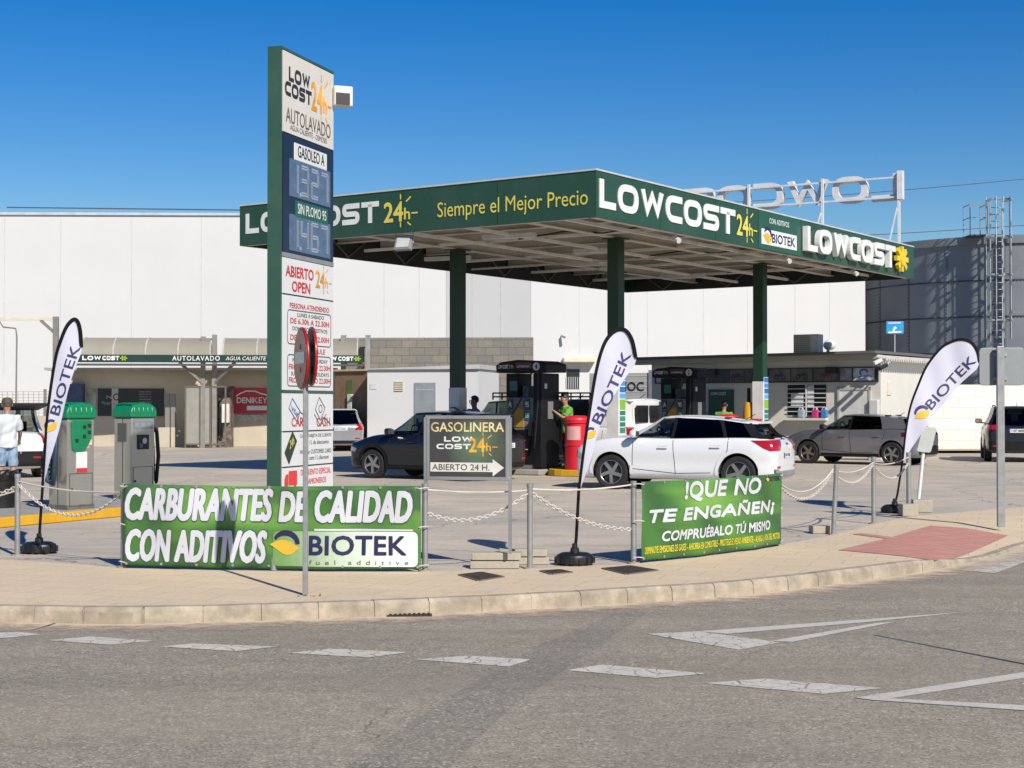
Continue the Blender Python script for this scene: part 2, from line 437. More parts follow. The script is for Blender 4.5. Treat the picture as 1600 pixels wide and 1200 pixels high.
# forecourt concrete
def concrete(name, col, warm, stain, joints=True):
    m, t, p, v = base_tree(name)
    n1 = noise(t, v, .25, 6, .6, .35, .68); c = mixc(t, n1, col, warm)
    c = mixc(t, noise(t, v, 1.1, 8, .7, .48, .75, 0, .6), c, stain)
    h = node(t, 'ShaderNodeHueSaturation'); t.links.new(c, h.inputs['Color']); t.links.new(noise(t, v, 14, 6, .7, .3, .7, .9, 1.1), h.inputs['Value']); c = h.outputs[0]
    mp = node(t, 'ShaderNodeMapping'); mp.inputs['Rotation'].default_value = (0, 0, -K); mp.inputs['Scale'].default_value = (.2, 2.6, 1); t.links.new(v, mp.inputs['Vector'])
    c = mixc(t, noise(t, mp.outputs[0], 1.0, 5, .65, .5, .78, 0, .34), c, (.07, .065, .06))   # tyre streaks along the lanes
    if joints:
        m2 = node(t, 'ShaderNodeMapping'); m2.inputs['Rotation'].default_value = (0, 0, -K); t.links.new(v, m2.inputs['Vector'])
        br = node(t, 'ShaderNodeTexBrick'); br.offset = 0; br.inputs['Scale'].default_value = 1; br.inputs['Brick Width'].default_value = 4.2; br.inputs['Row Height'].default_value = 3.9
        br.inputs['Mortar Size'].default_value = .012; br.inputs['Color1'].default_value = br.inputs['Color2'].default_value = (1, 1, 1, 1); br.inputs['Mortar'].default_value = (.45, .42, .4, 1)
        t.links.new(m2.outputs[0], br.inputs['Vector']); c = mixc(t, .38, c, br.outputs['Color'], 'MULTIPLY')
    vz = node(t, 'ShaderNodeTexNoise'); vz.inputs['Scale'].default_value = 2.2; vz.inputs['Detail'].default_value = 5; t.links.new(v, vz.inputs['Vector'])
    vv = node(t, 'ShaderNodeVectorMath', operation='MULTIPLY_ADD'); t.links.new(vz.outputs['Color'], vv.inputs[0]); vv.inputs[1].default_value = (.8, .8, 0); t.links.new(v, vv.inputs[2])
    lt = mth(t, 'MULTIPLY', mth(t, 'LESS_THAN', voro(t, vv.outputs[0], .22, 'DISTANCE_TO_EDGE'), .003), .6)
    c = mixc(t, lt, c, (.08, .075, .07))
    t.links.new(c, p.inputs['Base Color']); bump(t, p, noise(t, v, 60, 3), .15, .004)
    return m
M_conc = concrete('forecourt_concrete', (.41, .372, .318), (.565, .485, .375), (.30, .27, .228))
ipx = [(0, 874), (100, 880), (195, 888), (425, 893), (664, 893), (828, 889), (905, 885), (990, 881), (1100, 867), (1215, 852), (1300, 836), (1366, 819), (1420, 807)]
INNER = [(-60, 27), (-30, 22), (-16, 18.6), (-9, 17.2)] + [tuple(gnd(*p)[:2]) for p in ipx] + [(7.2, 24.2), (9.3, 26.0), (13, 29), (30, 41), (60, 59)]
def yat(L, x):
    for a, b in zip(L, L[1:]):
        if a[0] <= x <= b[0]: return a[1] + (b[1] - a[1]) * (x - a[0]) / max(1e-9, b[0] - a[0])
    return L[-1][1]
mb = MB(); XS = sorted(q[0] for q in INNER)
mb.grid([[(x, y, -.004) for x in XS] for y in (200,)] + [[(x, yat(INNER, x), -.004) for x in XS]], flip=False)
for f in mb.bm.faces:
    f.normal_update()
    if f.normal.z < 0: f.normal_flip()
mb.build('forecourt', M_conc, kind='structure')
# pavement of tan pavers
m, t, p, v = base_tree('tan_pavers')
mp = node(t, 'ShaderNodeMapping'); mp.inputs['Rotation'].default_value = (0, 0, .32); t.links.new(v, mp.inputs['Vector'])
br = node(t, 'ShaderNodeTexBrick'); br.offset = .5; br.inputs['Scale'].default_value = 1; br.inputs['Brick Width'].default_value = .6; br.inputs['Row Height'].default_value = .4
br.inputs['Mortar Size'].default_value = .006; br.inputs['Mortar Smooth'].default_value = .3; br.inputs['Bias'].default_value = -.1
br.inputs['Color1'].default_value = (.60, .485, .33, 1); br.inputs['Color2'].default_value = (.65, .515, .35, 1); br.inputs['Mortar'].default_value = (.42, .33, .23, 1)
t.links.new(mp.outputs[0], br.inputs['Vector']); c = br.outputs['Color']
c = mixc(t, noise(t, v, .9, 7, .7, .42, .75, 0, .5), c, (.52, .42, .30))
c = mixc(t, noise(t, v, 2.3, 6, .7, .55, .8, 0, .5), c, (.38, .31, .23))
h = node(t, 'ShaderNodeHueSaturation'); t.links.new(c, h.inputs['Color']); t.links.new(noise(t, v, 22, 5, .7, .3, .7, .9, 1.1), h.inputs['Value'])
t.links.new(h.outputs[0], p.inputs['Base Color']); bump(t, p, br.outputs['Fac'], .25, -.004)
M_paver = m
XS = sorted(set([round(q[0], 4) for q in KS + INNER if -60 <= q[0] <= 60] + [3.9 + .2 * i for i in range(40)]))
mb = MB(); mb.grid([[(x, yk + (yi - yk) * f, pz(x, yk + (yi - yk) * f)) for x in XS for yk, yi in [(yat(KS, x), yat(INNER, x))]] for f in (0, .06, .12, .2, .3, .45, .6, .8, 1)])
for f in mb.bm.faces:
    f.normal_update()
    if f.normal.z < 0: f.normal_flip()
mb.build('pavement', M_paver, kind='structure')
# kerb stones along the pavement edge, with open mortar joints
M_kerb = mat('kerb_concrete', (.445, .375, .28), .9, var=.3, scale=5, bump=.6, bscale=24, dirt=(.22, .185, .135), dscale=3.5, damt=.85)
mb = MB(); acc = 0
def along(L, step):
    pts = [Vector(L[0])]; need = step
    for a, b in zip(L, L[1:]):
        a, b = Vector(a), Vector(b); s = (b - a).length; pos = 0
        while s - pos >= need: pos += need; pts.append(a + (b - a) * (pos / s)); need = step
        need -= s - pos
    return pts
def offset_line(L, d): 
    out = []
    for i in range(len(L)):
        a = Vector(L[max(0, i - 1)]); b = Vector(L[min(len(L) - 1, i + 1)]); t = (b - a).normalized(); out.append(tuple(Vector(L[i]) + Vector((t.y, -t.x)) * d))
    return out
KP = along(KS, .47)
for i, (a, b) in enumerate(zip(KP, KP[1:])):
    d = (b - a).normalized(); n = Vector((d.y, -d.x)); a2, b2 = a + d * .0012, b - d * .0012
    pts = []
    for q in (a2, b2):
        zt = pz(q.x, q.y); zt = zt + .004 + random.uniform(-.003, .003); o = q + n * random.uniform(0, .006)
        pts.append([(*(o - n * .02), RZ - .05), (*(o - n * .02), zt), (*(o + n * .085), zt), (*(o + n * .115), zt - .03), (*(o + n * .125), RZ - .05)])
    if pts[0][1][2] < -.112 and False: continue
    va = [mb.bm.verts.new(q) for q in pts[0]]; vb = [mb.bm.verts.new(q) for q in pts[1]]
    for k in range(5): mb.bm.faces.new((va[k], vb[k], vb[(k + 1) % 5], va[(k + 1) % 5]))
    mb.bm.faces.new(va[::-1]); mb.bm.faces.new(vb)
bmesh.ops.recalc_face_normals(mb.bm, faces=mb.bm.faces[:])
mb.build('kerb', M_kerb, kind='structure')
mb = MB(); rows = []
for d, k in ((-.015, None), (-.015, .006), (.083, .006), (.110, .036), (.119, None)):
    rows.append([(*q, (RZ - .05) if k is None else pz(*q) - k) for q in offset_line(KS, d)])
mb.grid(rows); mb.build('kerb_mortar', mat('kerb_mortar', (.34, .285, .21), .95, var=.2, scale=8), kind='structure')
# pale dust lying in the gutter
m, t, p, v = base_tree('gutter_dust'); t.nodes.remove(p); 
pp = node(t, 'ShaderNodeBsdfDiffuse'); pp.inputs['Color'].default_value = (.56, .46, .34, 1); tr = node(t, 'ShaderNodeBsdfTransparent'); ms = node(t, 'ShaderNodeMixShader')
at_ = node(t, 'ShaderNodeAttribute', attribute_name='edge'); f = mth(t, 'MULTIPLY', mth(t, 'SUBTRACT', mth(t, 'ADD', at_.outputs['Fac'], noise(t, v, 6, 6, .7, .3, .7, -.3, .5)), .2), 1.25)
cl = node(t, 'ShaderNodeClamp'); t.links.new(f, cl.inputs[0]); t.links.new(cl.outputs[0], ms.inputs['Fac']); t.links.new(tr.outputs[0], ms.inputs[1]); t.links.new(pp.outputs[0], ms.inputs[2]); t.links.new(ms.outputs[0], t.nodes['Material Output'].inputs['Surface'])
rows = [[(*q, RZ + .005) for q in offset_line(KS, d)] for d in (.12, .3, .62)]
mb = MB(); mb.grid(rows); n = len(KS); mb.bm.verts.ensure_lookup_table()
lay = mb.bm.verts.layers.float.new('edge')
for i, v in enumerate(mb.bm.verts): v[lay] = (1.0, .62, 0.0)[i // n]
for f in mb.bm.faces:
    f.normal_update()
    if f.normal.z < 0: f.normal_flip()
mb.build('gutter_dust', m, kind='stuff')
# darker diagonal asphalt seam
def gq(pts, z): return [tuple(gnd(a, b, z)[:2]) for a, b in pts]
mb_flat(gq([(960, 958), (1012, 957), (905, 1030), (800, 1105), (700, 1200), (540, 1200), (690, 1095), (840, 1010)], RZ), 0, lambda x, y: RZ + .0015).build('asphalt_seam', M_asph2, kind='structure')
# painted markings
m, t, p, v = base_tree('worn_road_paint', .8)
vz = node(t, 'ShaderNodeTexNoise'); vz.inputs['Scale'].default_value = 5; vz.inputs['Detail'].default_value = 4; t.links.new(v, vz.inputs['Vector'])
vv = node(t, 'ShaderNodeVectorMath', operation='MULTIPLY_ADD'); t.links.new(vz.outputs['Color'], vv.inputs[0]); vv.inputs[1].default_value = (.12, .12, 0); t.links.new(v, vv.inputs[2])
ck = mth(t, 'LESS_THAN', voro(t, vv.outputs[0], 5.5, 'DISTANCE_TO_EDGE'), .02)
c = mixc(t, noise(t, v, 3, 8, .75, .35, .7, 0, .7), (.60, .565, .49), (.42, .385, .32))
c = mixc(t, noise(t, v, 30, 5, .8, .53, .64, 0, .8), c, (.24, .22, .2))
c = mixc(t, mth(t, 'MULTIPLY', ck, .85), c, (.17, .155, .14)); t.links.new(c, p.inputs['Base Color'])
M_paint = m
m, t, p, v = base_tree('road_line_paint', .8)
c = mixc(t, noise(t, v, 3, 8, .75, .35, .7, 0, .55), (.56, .525, .46), (.40, .365, .31))
c = mixc(t, noise(t, v, 26, 5, .8, .56, .66, 0, .7), c, (.22, .2, .185)); t.links.new(c, p.inputs['Base Color'])
M_paint2 = m
dashes = [[(0, 989), (30, 988), (65, 992), (0, 998), (-60, 995), (-40, 990)], [(72, 1001), (142, 995), (242, 1002), (172, 1008)], [(250, 1011), (300, 1006), (432, 1011), (370, 1018)], [(452, 1021), (517, 1014), (637, 1020), (575, 1028)],
          [(647, 1031), (735, 1025), (830, 1031), (795, 1042)], [(885, 1048), (940, 1039), (1107, 1053), (1025, 1060)], [(1100, 1068), (1195, 1061), (1380, 1076), (1287, 1085)]]
for i, q in enumerate(dashes):
    mb_flat(gq(q, RZ), 0, lambda x, y: RZ + .0035).build('road_dash', M_paint, kind='structure')
mb_flat(gq([(1010, 991), (1090, 987), (1220, 1004), (1155, 1016)], RZ), 0, lambda x, y: RZ + .0035).build('yield_triangle', M_paint, kind='structure')
mb_flat(gq([(1090, 987), (1300, 972), (1518, 956), (1350, 973), (1136, 991)], RZ), 0, lambda x, y: RZ + .0035).build('yield_triangle_arm', M_paint2, kind='structure')
mb_flat(gq([(1205, 1002), (1370, 974), (1400, 972), (1238, 1003.5)], RZ), 0, lambda x, y: RZ + .0035).build('yield_triangle_arm', M_paint2, kind='structure')
mb_flat(gq([(1335, 1091), (1600, 1051), (1700, 1036), (1700, 1045), (1600, 1060), (1385, 1093)], RZ), 0, lambda x, y: RZ + .0035).build('road_line', M_paint2, kind='structure')
mb_flat(gq([(1335, 1091), (1385, 1092), (1600, 1103), (1700, 1109), (1700, 1117), (1600, 1111), (1365, 1095)], RZ), 0, lambda x, y: RZ + .005).build('road_line', M_paint2, kind='structure')
mb_flat(gq([(1502, 892), (1600, 856), (1720, 812), (1720, 832), (1600, 879), (1555, 896)], RZ), 0, lambda x, y: RZ + .0035).build('crossing_stripe', M_paint, kind='structure')
# red tactile paving at the dropped kerb
m, t, p, v = base_tree('red_tiles')
mp = node(t, 'ShaderNodeMapping'); mp.inputs['Rotation'].default_value = (0, 0, -.75); t.links.new(v, mp.inputs['Vector'])
br = node(t, 'ShaderNodeTexBrick'); br.offset = 0; br.inputs['Scale'].default_value = 1; br.inputs['Brick Width'].default_value = .3; br.inputs['Row Height'].default_value = .3; br.inputs['Mortar Size'].default_value = .014
br.inputs['Color1'].default_value = (.50, .20, .165, 1); br.inputs['Color2'].default_value = (.55, .235, .19, 1); br.inputs['Mortar'].default_value = (.30, .19, .15, 1); t.links.new(mp.outputs[0], br.inputs['Vector'])
c = mixc(t, noise(t, v, 2.2, 7, .75, .4, .72, 0, .75), br.outputs['Color'], (.40, .27, .2)); t.links.new(c, p.inputs['Base Color'])
c2 = bump(t, p, voro(t, v, 18), .3, .004)
def onpav(pts): return [tuple(gnd(a, b, 0)[:2]) for a, b in pts]
mb_flat(onpav([(1310, 860), (1385, 842), (1453, 822), (1510, 823), (1575, 828), (1520, 850), (1462, 872), (1400, 868)]), .25, lambda x, y: pz(x, y) + .006).build('tactile_paving', m, kind='structure')
mb_flat(onpav([(1332, 835), (1345, 833.5), (1398, 840), (1388, 842.5)]), .25, lambda x, y: pz(x, y) + .006).build('tactile_strip', m, kind='structure')
# covers and grates
M_iron = mat('rusty_iron', (.06, .042, .03), .8, .3, var=.3, scale=12, bump=.6, bscale=60)
def cover(name, px, lab, cat, z=0.004):
    c = [gnd(a, b, 0) for a, b in px]; ctr = sum(c, Vector()) / len(c)
    t = thing(name, lab, cat, (ctr.x, ctr.y, 0)); mb = MB()
    f = mb.face([(p.x - ctr.x, p.y - ctr.y, .006) for p in c]); 
    if f.normal.z < 0: f.normal_flip()
    r = bmesh.ops.extrude_face_region(mb.bm, geom=[f])
    for v in [e for e in r['geom'] if isinstance(e, bmesh.types.BMVert)]: v.co.z = .012
    bmesh.ops.recalc_face_normals(mb.bm, faces=mb.bm.faces[:]); mb.build('plate', M_iron, t)
    mb = MB(); q = [Vector((p.x - ctr.x, p.y - ctr.y, .004)) for p in c]
    for i in range(4): mb.bar(q[i], q[(i + 1) % 4], .035, .014)
    mb.build('frame', mat('cover_frame', (.2, .17, .14), .8, .2), t)
cover('manhole_cover', [(718, 899), (752, 895), (786, 902), (748, 908)], 'small square rusty cover in the pavers below the concrete blocks', 'manhole cover')
cover('manhole_cover', [(845, 893), (875, 891), (893, 895), (862, 898)], 'smallest square rusty cover in the pavers beside the black flag base', 'manhole cover')
cover('manhole_cover', [(942, 889), (985, 885), (1027, 892), (980, 898)], 'largest brown square cover in the pavers in front of the green warning banner', 'manhole cover')
q = gnd(640, 963, RZ); t = thing('storm_drain', 'dark iron drain grate in the gutter at the kerb', 'drain', (q.x, q.y, RZ), .05)
MB().span((-.19, -.06, .008), (.19, .06, .016)).build('frame', M_iron, t)
mb = MB()
for i in range(9): mb.span((-.17 + i * .04, -.05, .016), (-.15 + i * .04, .05, .024))
mb.build('grate', mat('grate_iron', (.03, .026, .022), .7, .4), t)
# dry weeds in the kerb joints
mb = MB(); rr = random.Random(5)
for px, py in [(12, 972), (300, 972), (316, 971), (360, 971), (420, 968), (482, 932), (1050, 933), (905, 944), (970, 941), (985, 938), (760, 952), (700, 956), (1230, 915)]:
    q = gnd(px, py, RZ if py > 934 or px > 1000 else 0)
    for k in range(16):
        a = rr.uniform(0, 6.28); L = rr.uniform(.02, .06); b = q + Vector((rr.gauss(0, .06), rr.gauss(0, .015), 0)); tip = b + Vector((math.cos(a) * L * .7, math.sin(a) * L * .7, L * .7)); s = Vector((-math.sin(a), math.cos(a), 0)) * .005
        mb.face([b - s, b + s, tip])
mb.build('dry_weeds', mat('dry_weed', (.16, .14, .06), .9, var=.4, scale=30), kind='stuff')

# ================================================================ BUILDINGS
M_white = mat('white_cladding', (.66, .665, .665), .55, var=.02, scale=.5, dirt=(.58, .575, .56), dscale=.35, damt=.6)
M_seam = mat('cladding_joint', (.58, .585, .585), .7)
M_flash = mat('roof_flashing', (.66, .70, .72), .4, .3)
def wall_block(name, lab, cat, A, B, depth, z1, mw=None):
    """a box-shaped building whose front runs from A to B (left to right), going back by depth"""
    A, B = Vector(A), Vector(B); d = B - A; L = d.length; rz = math.atan2(d.y, d.x)
    t = thing(name, lab, cat, (A.x, A.y, 0), rz)
    MB().span((0, 0, 0), (L, depth, z1)).build('wall', mw or M_white, t)
    return t, L
a = at(-260, 500, 71.5); b = at(697, 500, 72.2)
a2 = at(697, 500, 72.2); b2 = at(829, 500, 70.9)  # wall stretch turned away on purpose: its angle supplies a faint shade
lw2, L = wall_block('warehouse', 'narrow white clad warehouse wall piece angled to stand in for a faint shade, above the breeze block wall', 'warehouse', (a2.x + .01, a2.y), (b2.x, b2.y), 30, 10.5)
for q in (1.3, 2.7): MB().span((q - .02, -.006, 3), (q + .02, 0, 10.5)).build('panel_joint', M_seam, lw2)
MB().span((0, -.05, 10.5), (L, 30, 10.6)).build('roof', M_flash, lw2)
lw, L = wall_block('warehouse', 'long white clad warehouse with a thin flat parapet behind the car wash', 'warehouse', (a.x, a.y), (b.x, b.y), 40, 10.6)
MB().span((-.1, -.1, 10.6), (L, 40, 10.72)).build('roof', M_flash, lw)
for px in (10, 97, 207, 315, 420, 600, 655, -100):
    q = at(px, 500, 72).x - a.x; MB().span((q - .02, -.006, 3), (q + .02, 0, 10.6)).build('panel_joint', M_seam, lw)
MB().tube([(8, -.05, 10.95), (20, -.05, 10.85), (30, -.05, 10.75)], .03, 6).build('parapet_cable', mat('dark_cable', (.1, .1, .1), .6), lw)
a = at(829.5, 500, 70.9); b = at(1352, 500, 71.6)
rw, L = wall_block('warehouse', 'lower white warehouse block standing between the grey silo and the breeze block wall', 'warehouse', (a.x, a.y), (b.x, b.y), 40, 9.1)
MB().span((.0, -.08, 9.1), (L, 40, 9.2)).build('roof', M_flash, rw)
for px in (905, 985, 1012, 1100, 1170, 1245, 1300):
    q = at(px, 500, 71.1).x - a.x; MB().span((q - .015, -.006, 0), (q + .015, 0, 9.1)).build('panel_joint', M_seam, rw)
q = at(905, 562, 70.6); MB().span((q.x - a.x - .75, -.6, q.z - .12), (q.x - a.x + .75, 0, q.z + .1)).build('awning', mat('cream_awning', (.75, .7, .55), .7), rw, bevel=.04)
q = at(896, 592, 70.6); w = MB().span((q.x - a.x - .3, -.03, q.z - .45), (q.x - a.x + .3, 0, q.z + .45)).build('window', mat('dark_window', (.03, .035, .04), .15), rw)
mb = MB()
for i in range(8): mb.span((q.x - a.x - .32 + i * .085, -.06, q.z - .45), (q.x - a.x - .30 + i * .085, -.045, q.z + .1))
mb.build('window_grille', mat('grille_white', (.7, .7, .7), .5), rw)
q = at(878, 525, 70.8); t = thing('security_camera', 'small white camera on the white warehouse wall', 'camera', (q.x, q.y, q.z)); MB().bar((0, 0, 0), (.2, -.3, -.08), .12).build('housing', M_white, t, bevel=.02); MB().cyl((0, 0, 0), (0, .25, .08), .03).build('bracket', M_seam, t)
# breeze block wall
def blocks(name, c1, c2, mort, bw, bh, ms=.012, off=.5):
    m, t, p, v = base_tree(name); sx = node(t, 'ShaderNodeSeparateXYZ'); t.links.new(v, sx.inputs[0]); cb = node(t, 'ShaderNodeCombineXYZ'); t.links.new(sx.outputs[0], cb.inputs[0]); t.links.new(sx.outputs[2], cb.inputs[1])
    br = node(t, 'ShaderNodeTexBrick'); br.offset = off; br.inputs['Scale'].default_value = 1; br.inputs['Brick Width'].default_value = bw; br.inputs['Row Height'].default_value = bh; br.inputs['Mortar Size'].default_value = ms
    br.inputs['Color1'].default_value = (*c1, 1); br.inputs['Color2'].default_value = (*c2, 1); br.inputs['Mortar'].default_value = (*mort, 1); t.links.new(cb.outputs[0], br.inputs['Vector'])
    c = mixc(t, noise(t, v, .7, 6, .7, .4, .7, 0, .25), br.outputs['Color'], tuple(x * .7 for x in c1)); h = node(t, 'ShaderNodeHueSaturation'); t.links.new(c, h.inputs['Color']); t.links.new(noise(t, v, 8, 5, .7, .3, .7, .9, 1.1), h.inputs['Value'])
    t.links.new(h.outputs[0], p.inputs['Base Color']); bump(t, p, br.outputs['Fac'], .4, -.01); return m
M_block = blocks('breeze_blocks', (.19, .182, .163), (.245, .225, .185), (.12, .114, .10), .62, .31)
a = at(533, 560, 62.5); b = at(833, 560, 62)
t, L = wall_block('boundary_wall', 'tall wall of bare grey breeze blocks behind the small white building', 'wall', (a.x, a.y), (b.x, b.y), .25, zat(527, 62), M_block)
for px, top in ((537, 525), (575, 525)):
    q = at(px, 560, 61.8); q2 = thing('steel_post', 'grey steel post %s the breeze block wall' % ('at the left end of' if px < 560 else 'at the corner of the white building before'), 'post', (q.x, q.y, 0)); MB().span((-.09, -.09, 0), (.09, .09, zat(top, 61.8))).build('post', mat('steel_grey', (.38, .39, .39), .5, .5), q2); MB().span((-.11, -.11, zat(top, 61.8)), (.11, .11, zat(top, 61.8) + .03)).build('post_cap', mat('steel_grey', (.38, .39, .39)), q2)
# small white plant building
a = at(574, 600, 58); b = at(747, 600, 57)
t, L = wall_block('plant_building', 'small plain white building with a grey steel door and a vent', 'building', (a.x, a.y), (b.x, b.y), 3.2, zat(577, 57.5))
MB().prism([(-.1, zat(577, 57.5)), (L + .08, zat(577, 57.5)), (L + .08, zat(570, 57.5)), (-.1, zat(576, 57.5))], -.12, 3.2).build('roof', mat('grey_render', (.5, .5, .49), .8), t)
q0, q1 = at(650, 598, 57.5), at(684, 643, 57.5)
d = MB().span((q0.x - a.x, -.05, .05), (q1.x - a.x, 0, q0.z)).build('door', mat('grey_steel_door', (.30, .34, .36), .5, .2), t)
MB().span((q0.x - a.x + .1, -.08, 1.0), (q0.x - a.x + .16, -.05, 1.2)).build('handle', mat('black_plastic', (.02, .02, .02), .4), d)
mb = MB()
for k in range(8): mb.cyl((q0.x - a.x + .1 + k * .09, -.06, q0.z - .25), (q0.x - a.x + .1 + k * .09, -.05, q0.z - .25), .02, n=8)
mb.build('vent_holes', M_white, d)
q = at(624, 604, 57.5); mb = MB()
for k in range(5): mb.span((q.x - a.x - .17, -.05, q.z - .16 + k * .08), (q.x - a.x + .17, 0, q.z - .12 + k * .08))
mb.build('vent', mat('cream_vent', (.7, .62, .45), .6), t)
q = at(582, 604, 57.5); MB().span((q.x - a.x - .14, -.02, q.z - .1), (q.x - a.x + .14, 0, q.z + .12)).build('notice', mat('notice_grey', (.62, .64, .68), .6), t)
# brown timber end wall beside it
a = at(524, 600, 60); b = at(575, 600, 59)
t, L = wall_block('shed', 'narrow brown panelled shed wall beside the small white building', 'shed', (a.x, a.y), (b.x, b.y), 2.5, zat(580, 59.5), mat('brown_panel', (.22, .135, .075), .7, var=.2, scale=2))
MB().span((-.05, -.1, zat(580, 59.5)), (L, 2.5, zat(577, 59.5))).build('roof', mat('tan_trim', (.55, .42, .28), .8), t)
q = at(554, 628, 59.3); MB().span((q.x - a.x - .1, -.12, q.z - .35), (q.x - a.x + .12, 0, q.z + .3)).build('control_box', mat('cream_box', (.65, .62, .5), .5), t, bevel=.01)
q = at(551, 606, 59.3); MB().span((q.x - a.x - .16, -.02, q.z - .3), (q.x - a.x + .16, 0, q.z + .3)).build('green_notice', mat('dull_green', (.09, .13, .04), .6), t)
# white block wall on the right
M_wblock = blocks('white_blocks', (.70, .68, .62), (.74, .72, .66), (.55, .53, .48), 1.2, .4, .015)
a = at(1425, 640, 56.5); b = at(1900, 640, 57.5)
t, L = wall_block('boundary_wall', 'low white painted block wall at the foot of the grey silo', 'wall', (a.x, a.y), (b.x, b.y), .25, zat(601, 56.6), M_wblock)
mb_flat([(a.x - 3, a.y - 2.6), (b.x, b.y - 2.6), (b.x, b.y), (a.x - 3, a.y)], 0, lambda x, y: .09).build('back_pavement', mat('back_paving', (.5, .4, .28), .9, var=.15), kind='structure')
# ---------------------------------------------------------------- silo
M_silo = mat('galvanised_silo', (.20, .225, .25), .5, .15, var=.10, scale=.6, dirt=(.15, .17, .195), dscale=.5, damt=.4)
sc = at(1575, 500, 75); r = 7.1; zt = zat(380, 68.2)
si = thing('silo', 'big dark grey bolted steel silo on the right with a caged ladder', 'silo', (sc.x, sc.y, 0))
MB().lathe([(r, 0), (r, zt), (r + .12, zt), (r + .12, zt + .35), (r - .1, zt + .38)], 96).build('shell', M_silo, si, smooth=30)
MB().lathe([(r - .1, zt + .36), (1.2, zt + .75), (0, zt + .78)], 64).build('roof', mat('silo_roof', (.27, .3, .32), .5, .4), si, smooth=20)
mb = MB(); M_bolt = mat('silo_bolt', (.07, .08, .09), .6, .3)
for k in range(1, 6):
    z = zt - k * 1.62; mb.lathe([(r, z - .025), (r + .03, z - .025), (r + .03, z + .025), (r, z + .025)], 96)
mb.build('ring_seam', M_bolt, si)
mb = MB(); mbb = MB()
for k in range(22):
    a = 2 * math.pi * k / 22 + .02
    if math.sin(a) > .1: continue
    mb.box((math.cos(a) * (r + .012), math.sin(a) * (r + .012), zt / 2), (.03, .1, zt), a)
    for j in range(int(zt / .16)): mbb.box((math.cos(a) * (r + .035), math.sin(a) * (r + .035), .1 + j * .16), (.03, .05, .05), a)
mb.build('vertical_seam', M_silo, si, kind='stuff'); mbb.build('bolt_row', M_bolt, si, kind='stuff')
for k in range(1, 6):
    mbb = MB(); z = zt - k * 1.62
    for j in range(150):
        a = math.pi + math.pi * j / 150; mbb.box((math.cos(a) * (r + .04), math.sin(a) * (r + .04), z), (.03, .06, .06), a)
    mbb.build('bolt_ring', M_bolt, si, kind='stuff')
# caged ladder on the silo
M_galv = mat('bright_galvanised', (.55, .57, .58), .4, .6, var=.1)
lp = at(1561, 500, 67.2); LD = thing('caged_ladder', 'galvanised caged ladder rising above the silo rim', 'ladder', (lp.x, lp.y, 0), 0.06)
ztop = zat(311, 67.2)
mb = MB()
for s in (-.27, .27): mb.bar((s, .28, 2.4), (s, .28, ztop), .07, .05)
mb.build('rail', M_galv, LD)
mb = MB()
for k in range(int((ztop - 2.6) / .3)): mb.cyl((-.27, .28, 2.6 + k * .3), (.27, .28, 2.6 + k * .3), .02, n=6)
mb.build('rung', M_galv, LD)
for z in [zat(y_, 67.2) for y_ in (313, 371, 430, 501)]:
    MB().tube([(.27, .28, z), (.52, .02, z), (.45, -.38, z), (0, -.52, z), (-.45, -.38, z), (-.52, .02, z), (-.27, .28, z)], .045, 6).build('cage_hoop', M_galv, LD)
for x_, y_ in ((.55, .02), (.3, -.49), (-.3, -.49), (-.55, .02), (0, -.54)):
    MB().bar((x_, y_, 4.6), (x_, y_, ztop + .05), .075, .025).build('cage_strap', M_galv, LD)
pf = thing('roof_platform', 'small railed platform on the silo rim beside the caged ladder', 'platform', (lp.x - .62, lp.y + .6, zt + .4))
mb = MB(); MB().span((-.45, 0, -.1), (.3, 1.0, -.05)).build('deck', M_bolt, pf)
for x_, y_ in ((-.45, 0), (.3, 0), (-.45, 1.0), (.3, 1.0)): mb.bar((x_, y_, -.05), (x_, y_, 1.3), .035)
for z in (.7, 1.28): mb.bar((-.45, 0, z), (.3, 0, z), .03).bar((-.45, 0, z), (-.45, 1.0, z), .03).bar((.3, 0, z), (.3, 1.0, z), .03)
mb.build('railing', mat('railing_grey', (.22, .24, .25), .5, .4), pf)
# steel lattice of the elevator beyond the frame edge: its shade falls on the silo
lt = thing('lattice_tower', 'steel lattice elevator tower beside the silo just right of the picture', 'tower', (24.5, 59.7, 0), 0.12)
for x_ in (-1.0, -.1, .8, 1.7):
    MB().bar((x_, 0, 0), (x_, 0, 17), .27).build('leg', M_bolt, lt)
mb = MB()
for i in range(12):
    z = 1 + i * 1.3
    for x_ in (-1.0, -.1, .8): mb.bar((x_, 0, z), (x_ + .9, 0, z + .75), .12)
mb.build('lacing', M_bolt, lt)
# second silo further right
s2 = at(1700, 500, 100); r2 = 5.6; z2 = zat(380, 96)
t = thing('silo', 'far pale silo with a conical roof behind the caged ladder', 'silo', (s2.x, s2.y, 0))
MB().lathe([(r2, 0), (r2, z2)], 64).build('shell', M_silo, t, smooth=30)
MB().lathe([(r2 + .2, z2), (1, zat(330, 98)), (0, zat(330, 98))], 64).build('roof', mat('silo_roof', (.27, .3, .32)), t, smooth=20)
